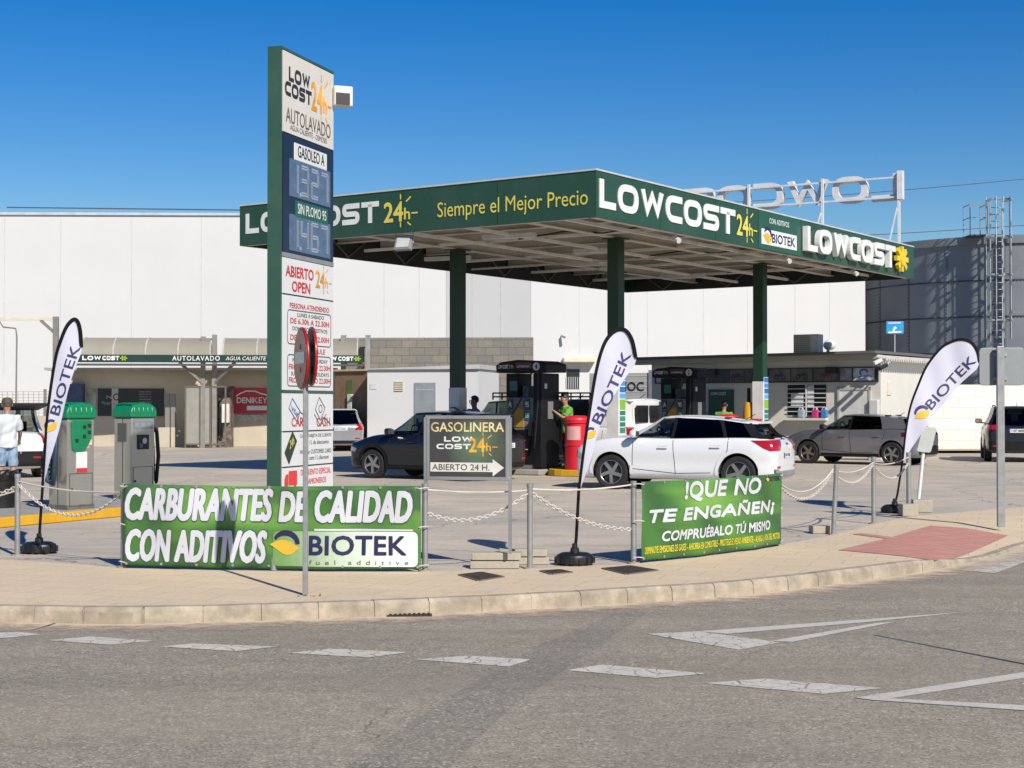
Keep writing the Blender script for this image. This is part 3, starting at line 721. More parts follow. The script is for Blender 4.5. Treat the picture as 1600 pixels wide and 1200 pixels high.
# overhead cables
for z0, z1, lab in ((at(1250, 290, 90).z, at(1700, 258, 90).z, 'upper thin cable crossing the sky above the silo'), (at(1250, 355, 90).z, at(1700, 334, 90).z, 'lower thin cable crossing the sky at silo roof height')):
    A = Vector((at(1000, 0, 95).x, 95, z0 - (z1 - z0) * .5)); B = Vector((at(1900, 0, 90).x, 90, z1 + (z1 - z0) * .4))
    tag(MB().tube([A.lerp(B, i / 12) - Vector((0, 0, 1.2 * 4 * (i / 12) * (1 - i / 12) * .3)) for i in range(13)], .022, 5).build('power_cable', mat('dark_cable', (.1, .1, .1))), lab, 'cable')
# ---------------------------------------------------------------- kiosk
M_kw = mat('kiosk_render', (.72, .70, .64), .8, var=.04, scale=1.5, bump=.15, bscale=80, dirt=(.55, .52, .45), dscale=.8, damt=.3)
kc = at(1376, 600, 47.0); kz = 3.12
kk = thing('kiosk', 'low cream station kiosk with a flat roof and barred window', 'kiosk', (kc.x, kc.y, 0), K)
KW, KD = 8.0, 4.3
MB().span((-KW, 0, 0), (0, KD, kz)).build('wall', M_kw, kk)
rf = MB().prism([(-KW - .75, kz + .08), (.12, kz + .14), (.12, kz + .22), (-KW - .75, kz + .16)], -.75, KD + .3).build('roof', mat('kiosk_roof', (.14, .13, .12), .7), kk)
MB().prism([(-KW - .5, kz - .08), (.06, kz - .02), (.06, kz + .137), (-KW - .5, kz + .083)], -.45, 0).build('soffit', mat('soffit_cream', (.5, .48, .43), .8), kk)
mb = MB()
for k in range(24): mb.cyl((.12, -.55 + k * .2, kz + .02), (.42, -.55 + k * .2, kz - .03), .075, n=8)
mb.build('corrugated_edge', mat('corrugated_white', (.68, .67, .63), .6), kk)
# picture strip with plain dark photo panels
zs0, zs1 = zat(596, 46.5), zat(572, 46.5)
ps = MB().span((-KW + .15, -.07, zs0), (-.06, 0, zs1)).build('picture_strip', mat('strip_black', (.02, .02, .025), .35), kk)
cols = [(.5, .52, .56), (.055, .06, .085), (.12, .10, .09), (.05, .055, .07), (.13, .12, .13), (.07, .07, .08), (.16, .145, .13), (.15, .13, .125), (.14, .12, .10), (.30, .31, .33), (.62, .66, .72)]
ws = [.65, .5, .55, .65, .45, .75, .65, .65, .75, .38, .62]; tw = sum(ws); xx = -KW + .2; sc_ = (KW - .35) / tw
rr = random.Random(3)
for i, (c, w_) in enumerate(zip(cols, ws)):
    w2 = w_ * sc_
    pn = MB().span((xx + .02, -.078, zs0 + .04), (xx + w2 - .02, -.07, zs1 - .04)).build('picture', mat('picture_%d' % i, c, .4, var=.45, scale=4, dirt=(.03, .035, .05), dscale=3.2, damt=.8), kk)
    if 1 < i < 9:
        cx, cz = xx + w2 / 2, (zs0 + zs1) / 2 - .04; mb = MB()
        for s in (-.13, .13): mb.ribbon([(cx + s + .06 * math.cos(a), cz - .03 + .06 * math.sin(a)) for a in [k * math.pi / 6 for k in range(12)]], .03, -.081, 0, True)
        mb.ribbon([(cx - .15, cz + .06), (cx - .02, cz + .02), (cx + .1, cz + .1)], .07, -.081)
        mb.build('motorbike_silhouette', mat('moto_%d' % (i % 3), [(.03, .04, .12), (.02, .02, .025), (.15, .03, .03)][i % 3], .4), pn)
    if i in (0, 10):
        mb = MB(); cx, cz = xx + w2 / 2, (zs0 + zs1) / 2
        mb.ribbon([(cx + .12 * math.cos(a), cz + .05 + .1 * math.sin(a)) for a in [k * math.pi / 7 for k in range(10)]], .06, -.081); mb.ribbon([(cx - .18, cz - .08), (cx + .18, cz - .04)], .035, -.081); mb.ribbon([(cx - .14, cz - .14), (cx + .14, cz - .11)], .025, -.081)
        mb.build('blue_emblem', mat('emblem_blue', (.03, .12, .45), .4), pn)
    xx += w2
# window with white bars
def kx(px, yl=0.0):                                   # kiosk-local x on its front face for a photo column
    d = ray(px, 600); o = KMk @ Vector((0, yl, 0)); u = (KMk.to_3x3() @ Vector((1, 0, 0)))
    t_ = (o.x * d.y - o.y * d.x) / (u.y * d.x - u.x * d.y); return t_
KMk = Matrix.Translation((kc.x, kc.y, 0)) @ Matrix.Rotation(K, 4, 'Z')
xa, xb = kx(1231), kx(1291); za, zb = zat(652, 47.5), zat(600, 47.5)
wn_ = MB().span((xa, -.02, za), (xb, 0, zb)).build('window', mat('kiosk_glass', (.02, .024, .028), .3, spec=.2), kk)
M_bars = mat('grille_white', (.7, .7, .7)); mb = MB()
for k in range(8): mb.span((xa, -.07, za + .02 + (zb - za) * k / 7.2), (xb, -.05, za + .045 + (zb - za) * k / 7.2))
mb.span(((xa + xb) / 2 - .02, -.075, za), ((xa + xb) / 2 + .02, -.05, zb)); mb.build('window_bars', M_bars, wn_)
mb = MB(); mb.span((xa - .06, -.09, za - .08), (xb + .06, 0, za - .02)); mb.build('window_sill', M_kw, wn_)
MB().span((xa + .12, -.03, za + .35), (xa + .55, -.022, za + .75)).build('paper_notice', mat('paper', (.75, .76, .78), .7), wn_)
MB().span((xb - .62, -.03, za + .3), (xb - .4, -.022, za + 1.0)).build('paper_notice', mat('paper', (.75, .76, .78)), wn_)
xa2, xb2 = kx(1312), kx(1361); xa2, xb2 = -1.0, -.32
dx0, dx1 = kx(1297), kx(1288)
d0, d1 = kx(1313), kx(1358)
dr = MB().span((d0, -.05, .05), (d1, 0, 2.15)).build('door', mat('door_white', (.72, .72, .69), .5), kk)
MB().span((d0 - .07, -.07, 0), (d0, 0, 2.25)).span((d1, -.07, 0), (d1 + .07, 0, 2.25)).span((d0 - .07, -.07, 2.15), (d1 + .07, 0, 2.25)).build('door_frame', mat('frame_grey', (.5, .5, .48), .5), dr)
MB().span((kx(1360.5), -.16, 1.3), (-.03, 0, 1.85)).build('meter_box', mat('meter_white', (.68, .68, .66), .5), kk, bevel=.02)
MB().span((0, .5, zat(617, 47)), (.03, .85, zat(596, 47))).build('wall_plate', mat('plate_cream', (.74, .7, .58), .6), kk)
MB().span((kx(1302) - .18, -.25, 2.68), (kx(1302) + .18, -.02, 2.88)).build('wall_lamp', mat('black_plastic', (.02, .02, .02)), kk, bevel=.02)
MB().span((kx(1116) - .2, -.25, 2.68), (kx(1116) + .15, -.02, 2.88)).build('wall_lamp', mat('black_plastic', (.02, .02, .02)), kk, bevel=.02)
b_ = MB().span((kx(1108), -.05, .9), (kx(1147), 0, zat(608, 49))).build('green_board', mat('board_green', (.02, .07, .045), .4), kk)
mb = MB(); addtext(mb, 'LOW COST', kx(1112), zat(617, 49), .55, .1, -.055, .02); mb.build('lettering', mat('letter_white', (.8, .82, .8), .5), b_)
def small(name, lab, cat, loc, rz=K): return thing(name, lab, cat, loc, rz)
q = at(1263, 537, 48.5); t = small('air_conditioner', 'boxy pale air conditioning unit on the kiosk roof', 'air conditioner', (q.x, q.y, kz + .2), K)
MB().span((-.42, -.2, 0), (.42, .2, .6)).build('housing', mat('ac_cream', (.62, .6, .53), .5), t, bevel=.015)
mb = MB()
for k in range(9): mb.span((-.39, -.215, .06 + k * .06), (.12, -.2, .085 + k * .06))
mb.build('grille', mat('ac_grille', (.38, .36, .31), .6), t); MB().span((.18, -.21, .05), (.4, -.2, .55)).build('side_panel', mat('ac_white', (.75, .74, .7), .5), t)
q = at(1296, 541, 48.8); t = small('roof_vent', 'small round white vent fan on the kiosk roof beside the air conditioner', 'vent', (q.x, q.y, kz + .2))
MB().cyl((0, 0, 0), (0, 0, .12), .1).build('base', M_white, t); mb = MB(); bmesh.ops.create_uvsphere(mb.bm, u_segments=14, v_segments=8, radius=.2); mb.xf(Matrix.Translation((0, 0, .28)) @ Matrix.Diagonal((1, 1, .85, 1))); mb.build('cowl', mat('vent_white', (.8, .8, .78), .4, var=.1, scale=12), t, smooth=40)
q = at(1398, 512, 48); t = small('blue_sign', 'small bright blue picture sign on a thin pole above the kiosk roof', 'sign', (q.x, q.y, kz + .2), -.1); hz = q.z - kz - .2
MB().cyl((0, 0, 0), (0, 0, hz), .015, n=8).build('pole', M_seam, t); s_ = MB().span((-.27, -.04, hz - .2), (.27, 0, hz + .2)).build('panel', mat('sign_blue', (.03, .33, .7), .35), t, bevel=.02)
mb = MB(); mb.ribbon([(-.05, hz - .1), (.0, hz + .0), (.05, hz - .02)], .06, -.042); mb.ribbon([(-.2, hz - .15), (.2, hz - .13)], .05, -.042); mb.ribbon([(-.2, hz + .14), (.18, hz + .15)], .03, -.042); mb.build('motif', mat('letter_white', (.8, .82, .8)), s_)
for px, py, lab, c_ in ((1377, 562, 'white bullet camera under the kiosk eave corner', M_white), (1386, 570, 'black dome camera under the kiosk eave corner', mat('black_plastic', (.02, .02, .02)))):
    q = at(px, py, 46.3); t = small('security_camera', lab, 'camera', q); MB().bar((0, 0, 0), (-.12, -.3, -.12), .11).build('housing', c_, t, bevel=.02); MB().cyl((0, 0, 0), (-.05, .3, .1), .025).build('bracket', M_seam, t)
# cleaning bottles on the sill
for px, c_, lab in ((1252, (.35, .45, .55), 'pale blue bottle of screen wash on the kiosk window sill'), (1274, (.65, .05, .25), 'pink bottle of screen wash on the kiosk window sill'), (1288, (.08, .25, .6), 'bright blue bottle of screen wash at the right end of the kiosk sill')):
    q = KMk @ Vector((kx(px, -.2), -.2, za - .02)); t = thing('bottle', lab, 'bottle', q, K, 'screen wash bottles on the kiosk sill')
    MB().span((-.11, -.07, 0), (.11, .07, .26)).build('canister', mat('bottle_' + lab[:4], c_, .35), t, bevel=.04); MB().cyl((.04, 0, .25), (.04, 0, .32), .03, n=10).build('cap', M_white, t); MB().tube([(-.08, 0, .24), (-.06, 0, .31), (.03, 0, .31)], .014, 6).build('grip', M_white, t)
shelf = MB().span((xa - .1, -.32, za - .1), (xb + .1, -.09, za - .025)).build('counter_shelf', M_kw, kk)
# ================================================================ CANOPY (local: X toward the right and near, Y along the right face)
M_gr = mat('fascia_green', (.019, .072, .044), .42, var=.06, scale=1.2, dirt=(.05, .095, .07), dscale=.5, damt=.55)
M_grd = mat('column_green', (.008, .045, .022), .4, var=.1)
M_beam = mat('beam_cream', (.72, .675, .57), .6, var=.06, dirt=(.42, .38, .31), dscale=.9, damt=.4)
M_lw = mat('letter_white', (.8, .82, .8)); M_ly = mat('letter_yellow', (.75, .66, .12), .5); M_dark = mat('truss_dark', (.02, .025, .022), .6)
CW, CD, Z0, Z1 = 9.8, 18.0, 5.42, 6.35
ca = thing('fuel_canopy', 'large dark green fuel canopy on green columns with white lettering on its fascia', 'canopy', (CX, CY, 0), K)
MB().span((-CW, 0, Z0), (0, .06, Z1)).build('fascia', M_gr, ca)
MB().span((-.06, .06, Z0), (0, CD - .06, Z1)).build('fascia', M_gr, ca)
MB().span((-CW, CD - .06, Z0), (0, CD, Z1)).build('fascia', M_gr, ca)
MB().span((-CW, .06, Z0), (-CW + .06, CD - .06, Z1)).build('fascia', M_gr, ca)
mb = MB()
mb.span((-CW - .02, -.02, Z1), (.02, .1, Z1 + .035)).span((-.1, .1, Z1), (.02, CD, Z1 + .035)); mb.build('fascia_trim', mat('trim_pale', (.55, .58, .55), .4), ca)
for y in (2.6, 5.2, 7.8, 10.45, 13.0, 15.6): MB().span((0, y - .008, Z0), (.004, y + .008, Z1)).build('panel_joint', mat('joint_green', (.01, .04, .025), .5), ca)
for x in (-2.4, -4.9, -7.3): MB().span((x - .008, -.004, Z0), (x + .008, 0, Z1)).build('panel_joint', mat('joint_green', (.01, .04, .025), .5), ca)
M_sheet = mat('roof_sheet', (.20, .185, .16), .6, var=.05)
mb = MB(); rows = []
k = 0; y = .1; prof = []
while y < CD - .1:
    prof += [(y, 6.2), (y + .14, 6.2), (y + .18, 6.245), (y + .26, 6.245)]; y += .3
mb.grid([[(x, a, b) for a, b in prof] for x in (-CW + .06, -.06)]); mb.build('roof', M_sheet, ca)
# steelwork: deep girders on the columns, cross beams, shallow purlins, bottom edge channels
def ibeam(name, A, B, h, w, up=(0, 0, 1), m=None):
    A, B = Vector(A), Vector(B); mb = MB(); hz = Vector((0, 0, h / 2))
    mb.bar(A - hz * .96, B - hz * .96, w, .022); mb.bar(A + hz * .96, B + hz * .96, w, .022); mb.bar(A, B, .02, h - .05)
    return mb.build(name, m or M_beam, ca)
CXS = (-2.57, -7.2); CYS = (5.1, 12.95)
for x in CXS: ibeam('girder', (x, .08, 5.86), (x, CD - .08, 5.86), .5, .2)
for y in (1.7, 3.4, 5.1, 7.06, 9.02, 11.0, 12.95, 14.6, 16.3): 
    for xa, xb in ((-CW + .08, CXS[1] - .11), (CXS[1] + .11, CXS[0] - .11), (CXS[0] + .11, -.08)): ibeam('cross_beam', (xa, y, 5.93), (xb, y, 5.93), .34, .16)
for x in (-.9, -1.7, -3.6, -4.9, -6.1, -8.1, -9.0):
    MB().bar((x, .08, 6.145), (x, CD - .08, 6.145), .06, .10).build('purlin', M_beam, ca)
MB().span((-.26, .2, Z0 + .01), (-.06, CD - .1, Z0 + .07)).build('edge_channel', M_beam, ca); MB().span((-CW + .1, .07, Z0 + .01), (-.3, .22, Z0 + .07)).build('edge_channel', M_beam, ca)
# bottom chords seen as long pale lines under the roof
for x in (-1.3, -3.9, -5.6): MB().bar((x, .25, 5.56), (x, CD - .3, 5.56), .07, .07).build('bottom_chord', mat('chord_white', (.92, .90, .84), .5), ca)
for y in (.75, 4.2, 8.0, 11.9, 15.4): MB().bar((-CW + .3, y, 5.64), (-.3, y, 5.64), .07, .07).build('bottom_chord', mat('chord_white', (.92, .90, .84), .5), ca)
# dark backs of the far fascias with pale lattice
for (A, B) in (((-CW + .07, .3, 0), (-CW + .07, CD - .3, 0)), ((-CW + .3, CD - .07, 0), (-.3, CD - .07, 0))):
    A, B = Vector(A), Vector(B); n = int((B - A).length / 1.1); mb = MB()
    MB().bar(A + Vector((0, 0, 5.85)), B + Vector((0, 0, 5.85)), .012, .84).build('fascia_backing', M_dark, ca)
    off = Vector((.03, 0, 0)) if A.x == B.x else Vector((0, -.03, 0))
    for i in range(n):
        p, q = A.lerp(B, i / n) + off, A.lerp(B, (i + 1) / n) + off
        mb.bar(p + Vector((0, 0, Z0 + .04)), q + Vector((0, 0, Z1 - .15)) if i % 2 else p + Vector((0, 0, Z1 - .15)), .035, .035) if i % 2 else mb.bar(p + Vector((0, 0, Z1 - .15)), q + Vector((0, 0, Z0 + .04)), .035, .035)
    mb.build('lattice', mat('lattice_grey', (.16, .16, .15), .6), ca)
MB().bar((-CW + .2, 9, Z0 + .1), (-.3, 9, Z0 + .1), .05, .05).build('conduit', M_beam, ca)
for y in (4.0, 9.6, 15.0): MB().tube([(-.2, y, Z0 + .2), (-1.2, y + .1, 5.72), (-2.2, y - .1, 5.6), (-3.4, y + .2, 5.75), (-4.6, y, 5.62)], .018, 6).build('cable', M_dark, ca)
# fluorescent tubes hanging under the roof
for (x, y) in ((-3.9, 2.6), (-3.9, 6.5), (-5.8, 9.5), (-1.5, 10.5), (-5.8, 14.5), (-8.2, 6.0)):
    q = KM @ Vector((x, y, 5.52)); MB().bar((-.65, 0, 0), (.65, 0, 0), .14, .1).xf(Matrix.Identity(4)).build('lamp_tube', mat('lamp_white', (.75, .75, .72), .4), ca).matrix_local = Matrix.Translation((x, y, 5.52)) @ Matrix.Rotation(.2, 4, 'Z')
for i, (x, y) in enumerate(((CXS[0], CYS[0]), (CXS[1], CYS[0]), (CXS[0], CYS[1]), (CXS[1], CYS[1]))):
    s = .15; zc = (2.3, 2.12, 2.34, 2.2)[i]
    c = MB().span((x - s, y - s, zc), (x + s, y + s, 5.6)).build('column', M_grd, ca, bevel=.012)
    MB().span((x - s - .012, y - s - .012, 0), (x + s + .012, y + s + .012, zc)).build('column_casing', mat('casing_white', (.74, .74, .72), .5), c)
    MB().span((x - .24, y - .24, 5.58), (x + .24, y + .24, 5.61)).build('head_plate', M_grd, c)
    if i in (0, 2):
        st = MB().span((x + s + .012, y - .13, .85), (x + s + .03, y + .13, zc + .12)).build('sticker_strip', mat('sticker_white', (.78, .8, .8), .45), c)
        zz = [zc + .12 - (zc + .12 - .85) * f for f in (0, .1, .19, .29, .38, .55, .63, .72, .8, .9)]
        for j, cc in enumerate(((.02, .18, .55), (.05, .3, .65), (.02, .16, .5), (.1, .4, .75), (.25, .5, .05), (.02, .2, .15), (.05, .28, .2), (.02, .2, .15), (.05, .25, .2))):
            M_ = mat('sticker_%d' % j, cc, .4); sk = MB().span((x + s + .03, y - .125, zz[j + 1] + .015), (x + s + .034, y + .125, zz[j] - .01)).build('sticker', M_, c)
# lettering, left fascia (local x,z plane facing -Y)
mb = MB(); lowcost(mb, -CW + .2, Z0 + .27, 4.02, .47, -.012, .008); mb.build('lettering', M_lw, ca)
def fx(px):                                                          # canopy-local x on the left fascia for a photo column
    d = ray(px, 400); o = KM @ Vector((0, 0, 0)); u = KM.to_3x3() @ Vector((1, 0, 0)); return (o.x * d.y - o.y * d.x) / (u.y * d.x - u.x * d.y)
def fy(px):
    d = ray(px, 400); o = KM @ Vector((0, 0, 0)); u = KM.to_3x3() @ Vector((0, 1, 0)); return (o.x * d.y - o.y * d.x) / (u.y * d.x - u.x * d.y)
mb = MB(); sun24(mb, fx(600), Z0 + .12, fx(653) - fx(600), .72, -.012); mb.build('lettering', M_ly, ca)
mb = MB(); addtext(mb, 'Siempre el Mejor Precio', fx(684), Z0 + .16, fx(919) - fx(684), .42, -.012, 0); mb.build('lettering', M_ly, ca)
def side(mb):                                                        # x,z plane -> right fascia: local y,z facing +X
    return mb.xf(Matrix(((0, -1, 0, 0), (1, 0, 0, 0), (0, 0, 1, 0), (0, 0, 0, 1))))
mb = MB(); lowcost(mb, fy(936), Z0 + .2, fy(1148) - fy(936), .58, -.022, .022); side(mb).build('lettering', M_lw, ca)
mb = MB(); sun24(mb, fy(1150), Z0 + .08, fy(1182) - fy(1150), .8, -.02); side(mb).build('lettering', M_ly, ca)
mb = MB().span((fy(1185), -.012, Z0 + .01), (fy(1250), 0, Z1 - .01)); side(mb).build('additive_panel', mat('panel_green', (.02, .10, .062), .4), ca)
mb = MB().span((fy(1189), -.02, Z0 + .13), (fy(1244), -.012, Z0 + .5)); bp = side(mb).build('additive_plate', mat('plate_white', (.8, .8, .8), .4), ca)
y0, y1 = fy(1205), fy(1241); mb = MB(); addtext(mb, 'BIOTEK', y0, Z0 + .2, y1 - y0, .23, -.025, .03); side(mb).build('lettering', mat('navy', (.025, .02, .085), .4), bp)
yel, nav = leafpts(fy(1198), Z0 + .33, .24); mb = MB(); mb.face([(a, -.025, b) for a, b in yel]); side(mb).build('leaf_mark', mat('leaf_yellow', (.75, .5, .05), .4), bp)
mb = MB(); mb.face([(a, -.0235, b) for a, b in nav]); side(mb).build('crescent_mark', mat('navy', (.025, .02, .085)), bp)
mb = MB(); addtext(mb, 'CON ADITIVOS', fy(1201), Z0 + .66, fy(1232) - fy(1201), .13, -.02, .015); side(mb).build('lettering', M_lw, ca)
mb = MB(); lowcost(mb, fy(1253), Z0 + .16, fy(1391) - fy(1253), .62, -.16, .14); side(mb).build('lettering', M_lw, ca)
mb = MB(); cy_ = fy(1402)
for k in range(8): mb.bar((cy_, -.12, Z0 + .47), (cy_ + .45 * math.cos(k * math.pi / 4), -.12, Z0 + .47 + .36 * math.sin(k * math.pi / 4)), .14, .1, up=(0, 1, 0))
mb.cyl((cy_, -.19, Z0 + .47), (cy_, -.06, Z0 + .47), .2, n=14); side(mb).build('sun_emblem', mat('emblem_yellow', (.8, .6, .03), .4), ca)
# rooftop sign seen from behind
rs = thing('rooftop_sign', 'white LOWCOST letters seen from behind on a frame on the canopy roof', 'sign', KM @ Vector((0, 17.6, 0)), K + .075)
zb, zt_ = 7.72, 8.5; xl, xr = -8.2, -.25
mb = MB(); lowcost(mb, 0, zb, xr - xl, .8, -.1, .2, t=.22)
for v in mb.bm.verts: v.co.x = xr - v.co.x
bmesh.ops.reverse_faces(mb.bm, faces=mb.bm.faces[:]); mb.build('letters', mat('sign_grey', (.74, .76, .78), .5), rs)
M_fr = mat('frame_white', (.78, .78, .78), .45)
MB().bar((xl, -.16, zb + .08), (xr + .1, -.16, zb + .08), .05).build('rail', M_fr, rs); MB().bar((xl, -.16, zt_ - .12), (xr + .1, -.16, zt_ - .12), .05).build('rail', M_fr, rs)
for x in (xr + .02, -2.55, -4.9, -7.2): MB().bar((x, -.2, Z1), (x, -.2, zt_), .07).build('post', M_fr, rs); MB().bar((x - .05, -.2, 7.5), (x - .05, -1.1, 6.26), .035).build('strut', M_seam, rs)
MB().span((xr - .02, -.26, zb), (xr + .14, -.06, zt_ + .06)).build('letter_back', M_fr, rs)
# floodlights and cameras hanging from the fascia
M_alu = mat('lamp_alu', (.45, .45, .44), .4, .5); M_lens = mat('lamp_lens', (.62, .63, .6), .2)
def flood(lab, p, rz, tilt, s=.42):
    t = thing('floodlight', lab, 'floodlight', p, rz); Mx = Matrix.Rotation(tilt, 4, 'X')
    MB().span((-s / 2, -.06, -s * .4), (s / 2, .05, s * .4)).xf(Mx).build('housing', M_alu, t, bevel=.015)
    MB().span((-s / 2 + .05, -.068, -s * .4 + .05), (s / 2 - .05, -.06, s * .4 - .05)).xf(Mx).build('lens', M_lens, t)
    MB().tube([(-s / 2 - .02, 0, 0), (-s / 2 - .02, .02, s * .62), (s / 2 + .02, .02, s * .62), (s / 2 + .02, 0, 0)], .015, 6).build('bracket', M_alu, t)
    return t
flood('square pale floodlight hanging below the left fascia of the canopy', KM @ Vector((fx(627), .1, Z0 - .22)), K + .1, R(-20))
for y_, lab in ((3.6, 'small white spotlight under the canopy edge nearest the corner column'), (9.4, 'small white spotlight under the canopy edge by the additive panel'), (13.8, 'small white spotlight under the canopy edge furthest right')):
    q = KM @ Vector((-.15, y_, Z0 - .06)); t = thing('spotlight', lab, 'spotlight', q, K); MB().cyl((.1, -.05, -.1), (-.1, .05, 0), .06).build('housing', M_white, t); MB().cyl((0, 0, 0), (0, 0, .08), .02).build('stem', M_seam, t)
# ================================================================ PUMP ISLANDS AND PUMPS
M_yel = mat('kerb_yellow', (.72, .40, .015), .65, var=.1, scale=3, dirt=(.4, .25, .05), dscale=2, damt=.5)
M_isl = mat('island_concrete', (.36, .35, .32), .85, var=.12)
def cap_prism(x0, x1, y0, y1, z): 
    r = (y1 - y0) / 2; pts = [(x0 + r + r * math.cos(a), (y0 + y1) / 2 + r * math.sin(a)) for a in [math.pi / 2 + math.pi * i / 10 for i in range(11)]] + [(x1 - r + r * math.cos(a), (y0 + y1) / 2 + r * math.sin(a)) for a in [-math.pi / 2 + math.pi * i / 10 for i in range(11)]]
    mb = MB().prism([(p[0], p[1]) for p in pts], 0, z); return mb.xf(Matrix(((1, 0, 0, 0), (0, 0, 1, 0), (0, 1, 0, 0), (0, 0, 0, 1))))
def island(y, lab, xs, xe=-.9):
    t = thing('pump_island', lab, 'kerb island', KM @ Vector((0, y, 0)), K)
    MB().span((xs - 3.0, -.6, 0), (xs, .6, .14)).build('plinth', M_isl, t, bevel=.03)
    mb = cap_prism(xs, xe, -.66, .66, .16); bmesh.ops.recalc_face_normals(mb.bm, faces=mb.bm.faces[:]); mb.build('kerb', M_yel, t, bevel=.02)
    return t
xi = kloc(gnd(829, 744)).x
island(5.1, 'yellow edged pump island under pump four', xi); island(12.95, 'yellow edged pump island under pump two', -6.4, -2.1)
M_pb = mat('pump_black', (.010, .010, .012), .5, var=.15, spec=.25); M_pg = mat('pump_grey', (.20, .21, .215), .45, var=.1); M_pt = mat('pump_teal', (.02, .14, .12), .4); M_hose = mat('hose_black', (.015, .015, .015), .5)
def pump(loc, num, lab):
    t = thing('fuel_pump', lab, 'fuel pump', loc, K)
    MB().span((-.5, -.36, 0), (.32, .36, .1)).build('plinth', M_pg, t)
    b = MB().span((-.52, -.38, .1), (.32, .38, .92)).build('lower_cabinet', M_pb, t, bevel=.015)
    mb = MB(); sun24(mb, -.26, .28, .42, .45, -.384); mb.build('lettering', M_ly, b)
    u = MB().span((-.52, -.33, .92), (.32, .33, 1.72)).build('upper_cabinet', M_pg, t, bevel=.02)
    MB().span((-.28, -.345, 1.0), (.01, -.33, 1.45)).build('yellow_panel', mat('pump_yellow', (.62, .30, .015), .45, var=.2, scale=9, dirt=(.12, .12, .14), dscale=5, damt=.8), u)
    MB().span((-.27, -.345, 1.5), (0, -.33, 1.66)).build('display', mat('lcd', (.12, .14, .14), .2), u)
    for x0, s in ((-.46, 'A'), (.04, '95')):
        p = MB().span((x0, -.35, 1.42), (x0 + .2 - .05, -.33, 1.68)).build('grade_plate', mat('plate_night', (.02, .05, .055), .35), u); mb = MB(); addtext(mb, s, x0 + .02, 1.48, .11, .14, -.355, .03); mb.build('lettering', M_lw, p)
        p = MB().span((x0, -.35, 1.18), (x0 + .15, -.33, 1.38)).build('grade_plate', M_pt, u); mb = MB(); addtext(mb, 'B7' if s == 'A' else 'E5', x0 + .03, 1.23, .09, .1, -.355, .02); mb.build('lettering', M_lw, p)
    for x0 in (-.49, .18): MB().span((x0, -.42, .78), (x0 + .12, -.36, 1.14)).build('nozzle', M_hose, t, bevel=.02)
    MB().span((-.54, -.3, 1.72), (-.18, .3, 2.3)).build('upright', M_pb, t, bevel=.02)
    MB().span((-.42, -.315, 1.88), (-.2, -.3, 2.12)).build('teal_notice', M_pt, t)
    MB().span((-.12, -.2, 1.72), (.06, .2, 2.0)).build('card_reader', mat('reader_blue', (.07, .09, .14), .4), t, bevel=.01)
    r = MB().span((.32, -.40, .02), (.56, .40, 2.3)).build('side_pylon', M_pb, t, bevel=.02)
    MB().span((.56, -.12, 1.2), (.575, .1, 1.62)).build('side_panel', M_pg, r); MB().span((.56, -.26, 1.93), (.57, -.16, 2.05)).build('sticker', M_lw, r)
    h = MB().prism([(-.72, 2.32), (-.74, 2.5), (-.6, 2.58), (-.1, 2.63), (.5, 2.6), (.74, 2.52), (.72, 2.32)], -.46, .46).build('header', M_pb, t, bevel=.02)
    p = MB().span((-.14, -.47, 2.42), (.32, -.46, 2.56)).build('notice', mat('dark_red', (.10, .01, .012), .4), h); mb = MB(); addtext(mb, 'AUTOSERVICIO', -.1, 2.44, .36, .05, -.475, .01); mb.build('lettering', M_lw, p)
    mb = MB(); lowcost(mb, -.66, 2.42, .3, .09, -.466, t=.25); mb.build('lettering', M_lw, h); mb = MB(); addtext(mb, '24h', -.35, 2.42, .14, .1, -.466, .02); mb.build('lettering', mat('lime', (.35, .5, .05), .4), h)
    c = MB().cyl((.46, -.475, 2.46), (.46, -.46, 2.46), .1, n=24).build('number_disc', mat('disc_grey', (.55, .55, .54), .4), h); mb = MB(); addtext(mb, num, .425, 2.4, .07, .12, -.479, .03); mb.build('lettering', M_pb, c)
    MB().tube([(.3, -.42, 2.34), (.27, -.5, 2.1), (.1, -.52, 1.75), (-.15, -.5, 1.4), (-.32, -.48, 1.2), (-.42, -.44, 1.1)], .02, 8).build('hose', M_hose, t)
    MB().tube([(.5, -.44, 2.3), (.52, -.5, 1.5), (.45, -.52, .6), (.42, -.5, .5), (.4, -.44, .85)], .018, 8).build('hose', M_hose, t)
    return t
def kat(px, y):                                                      # canopy-local x where the row Y=y crosses a photo column
    d = ray(px, 600); o = KM @ Vector((0, y, 0)); u = KM.to_3x3() @ Vector((1, 0, 0)); return (o.x * d.y - o.y * d.x) / (u.y * d.x - u.x * d.y)
pump(KM @ Vector((kat(830, 5.1), 5.1, .15)), '4', 'black fuel pump numbered four beside the red bin, its hose crossing the front')
pump(KM @ Vector((kat(1066, 12.95), 12.95, .15)), '2', 'black fuel pump numbered two behind the white car')
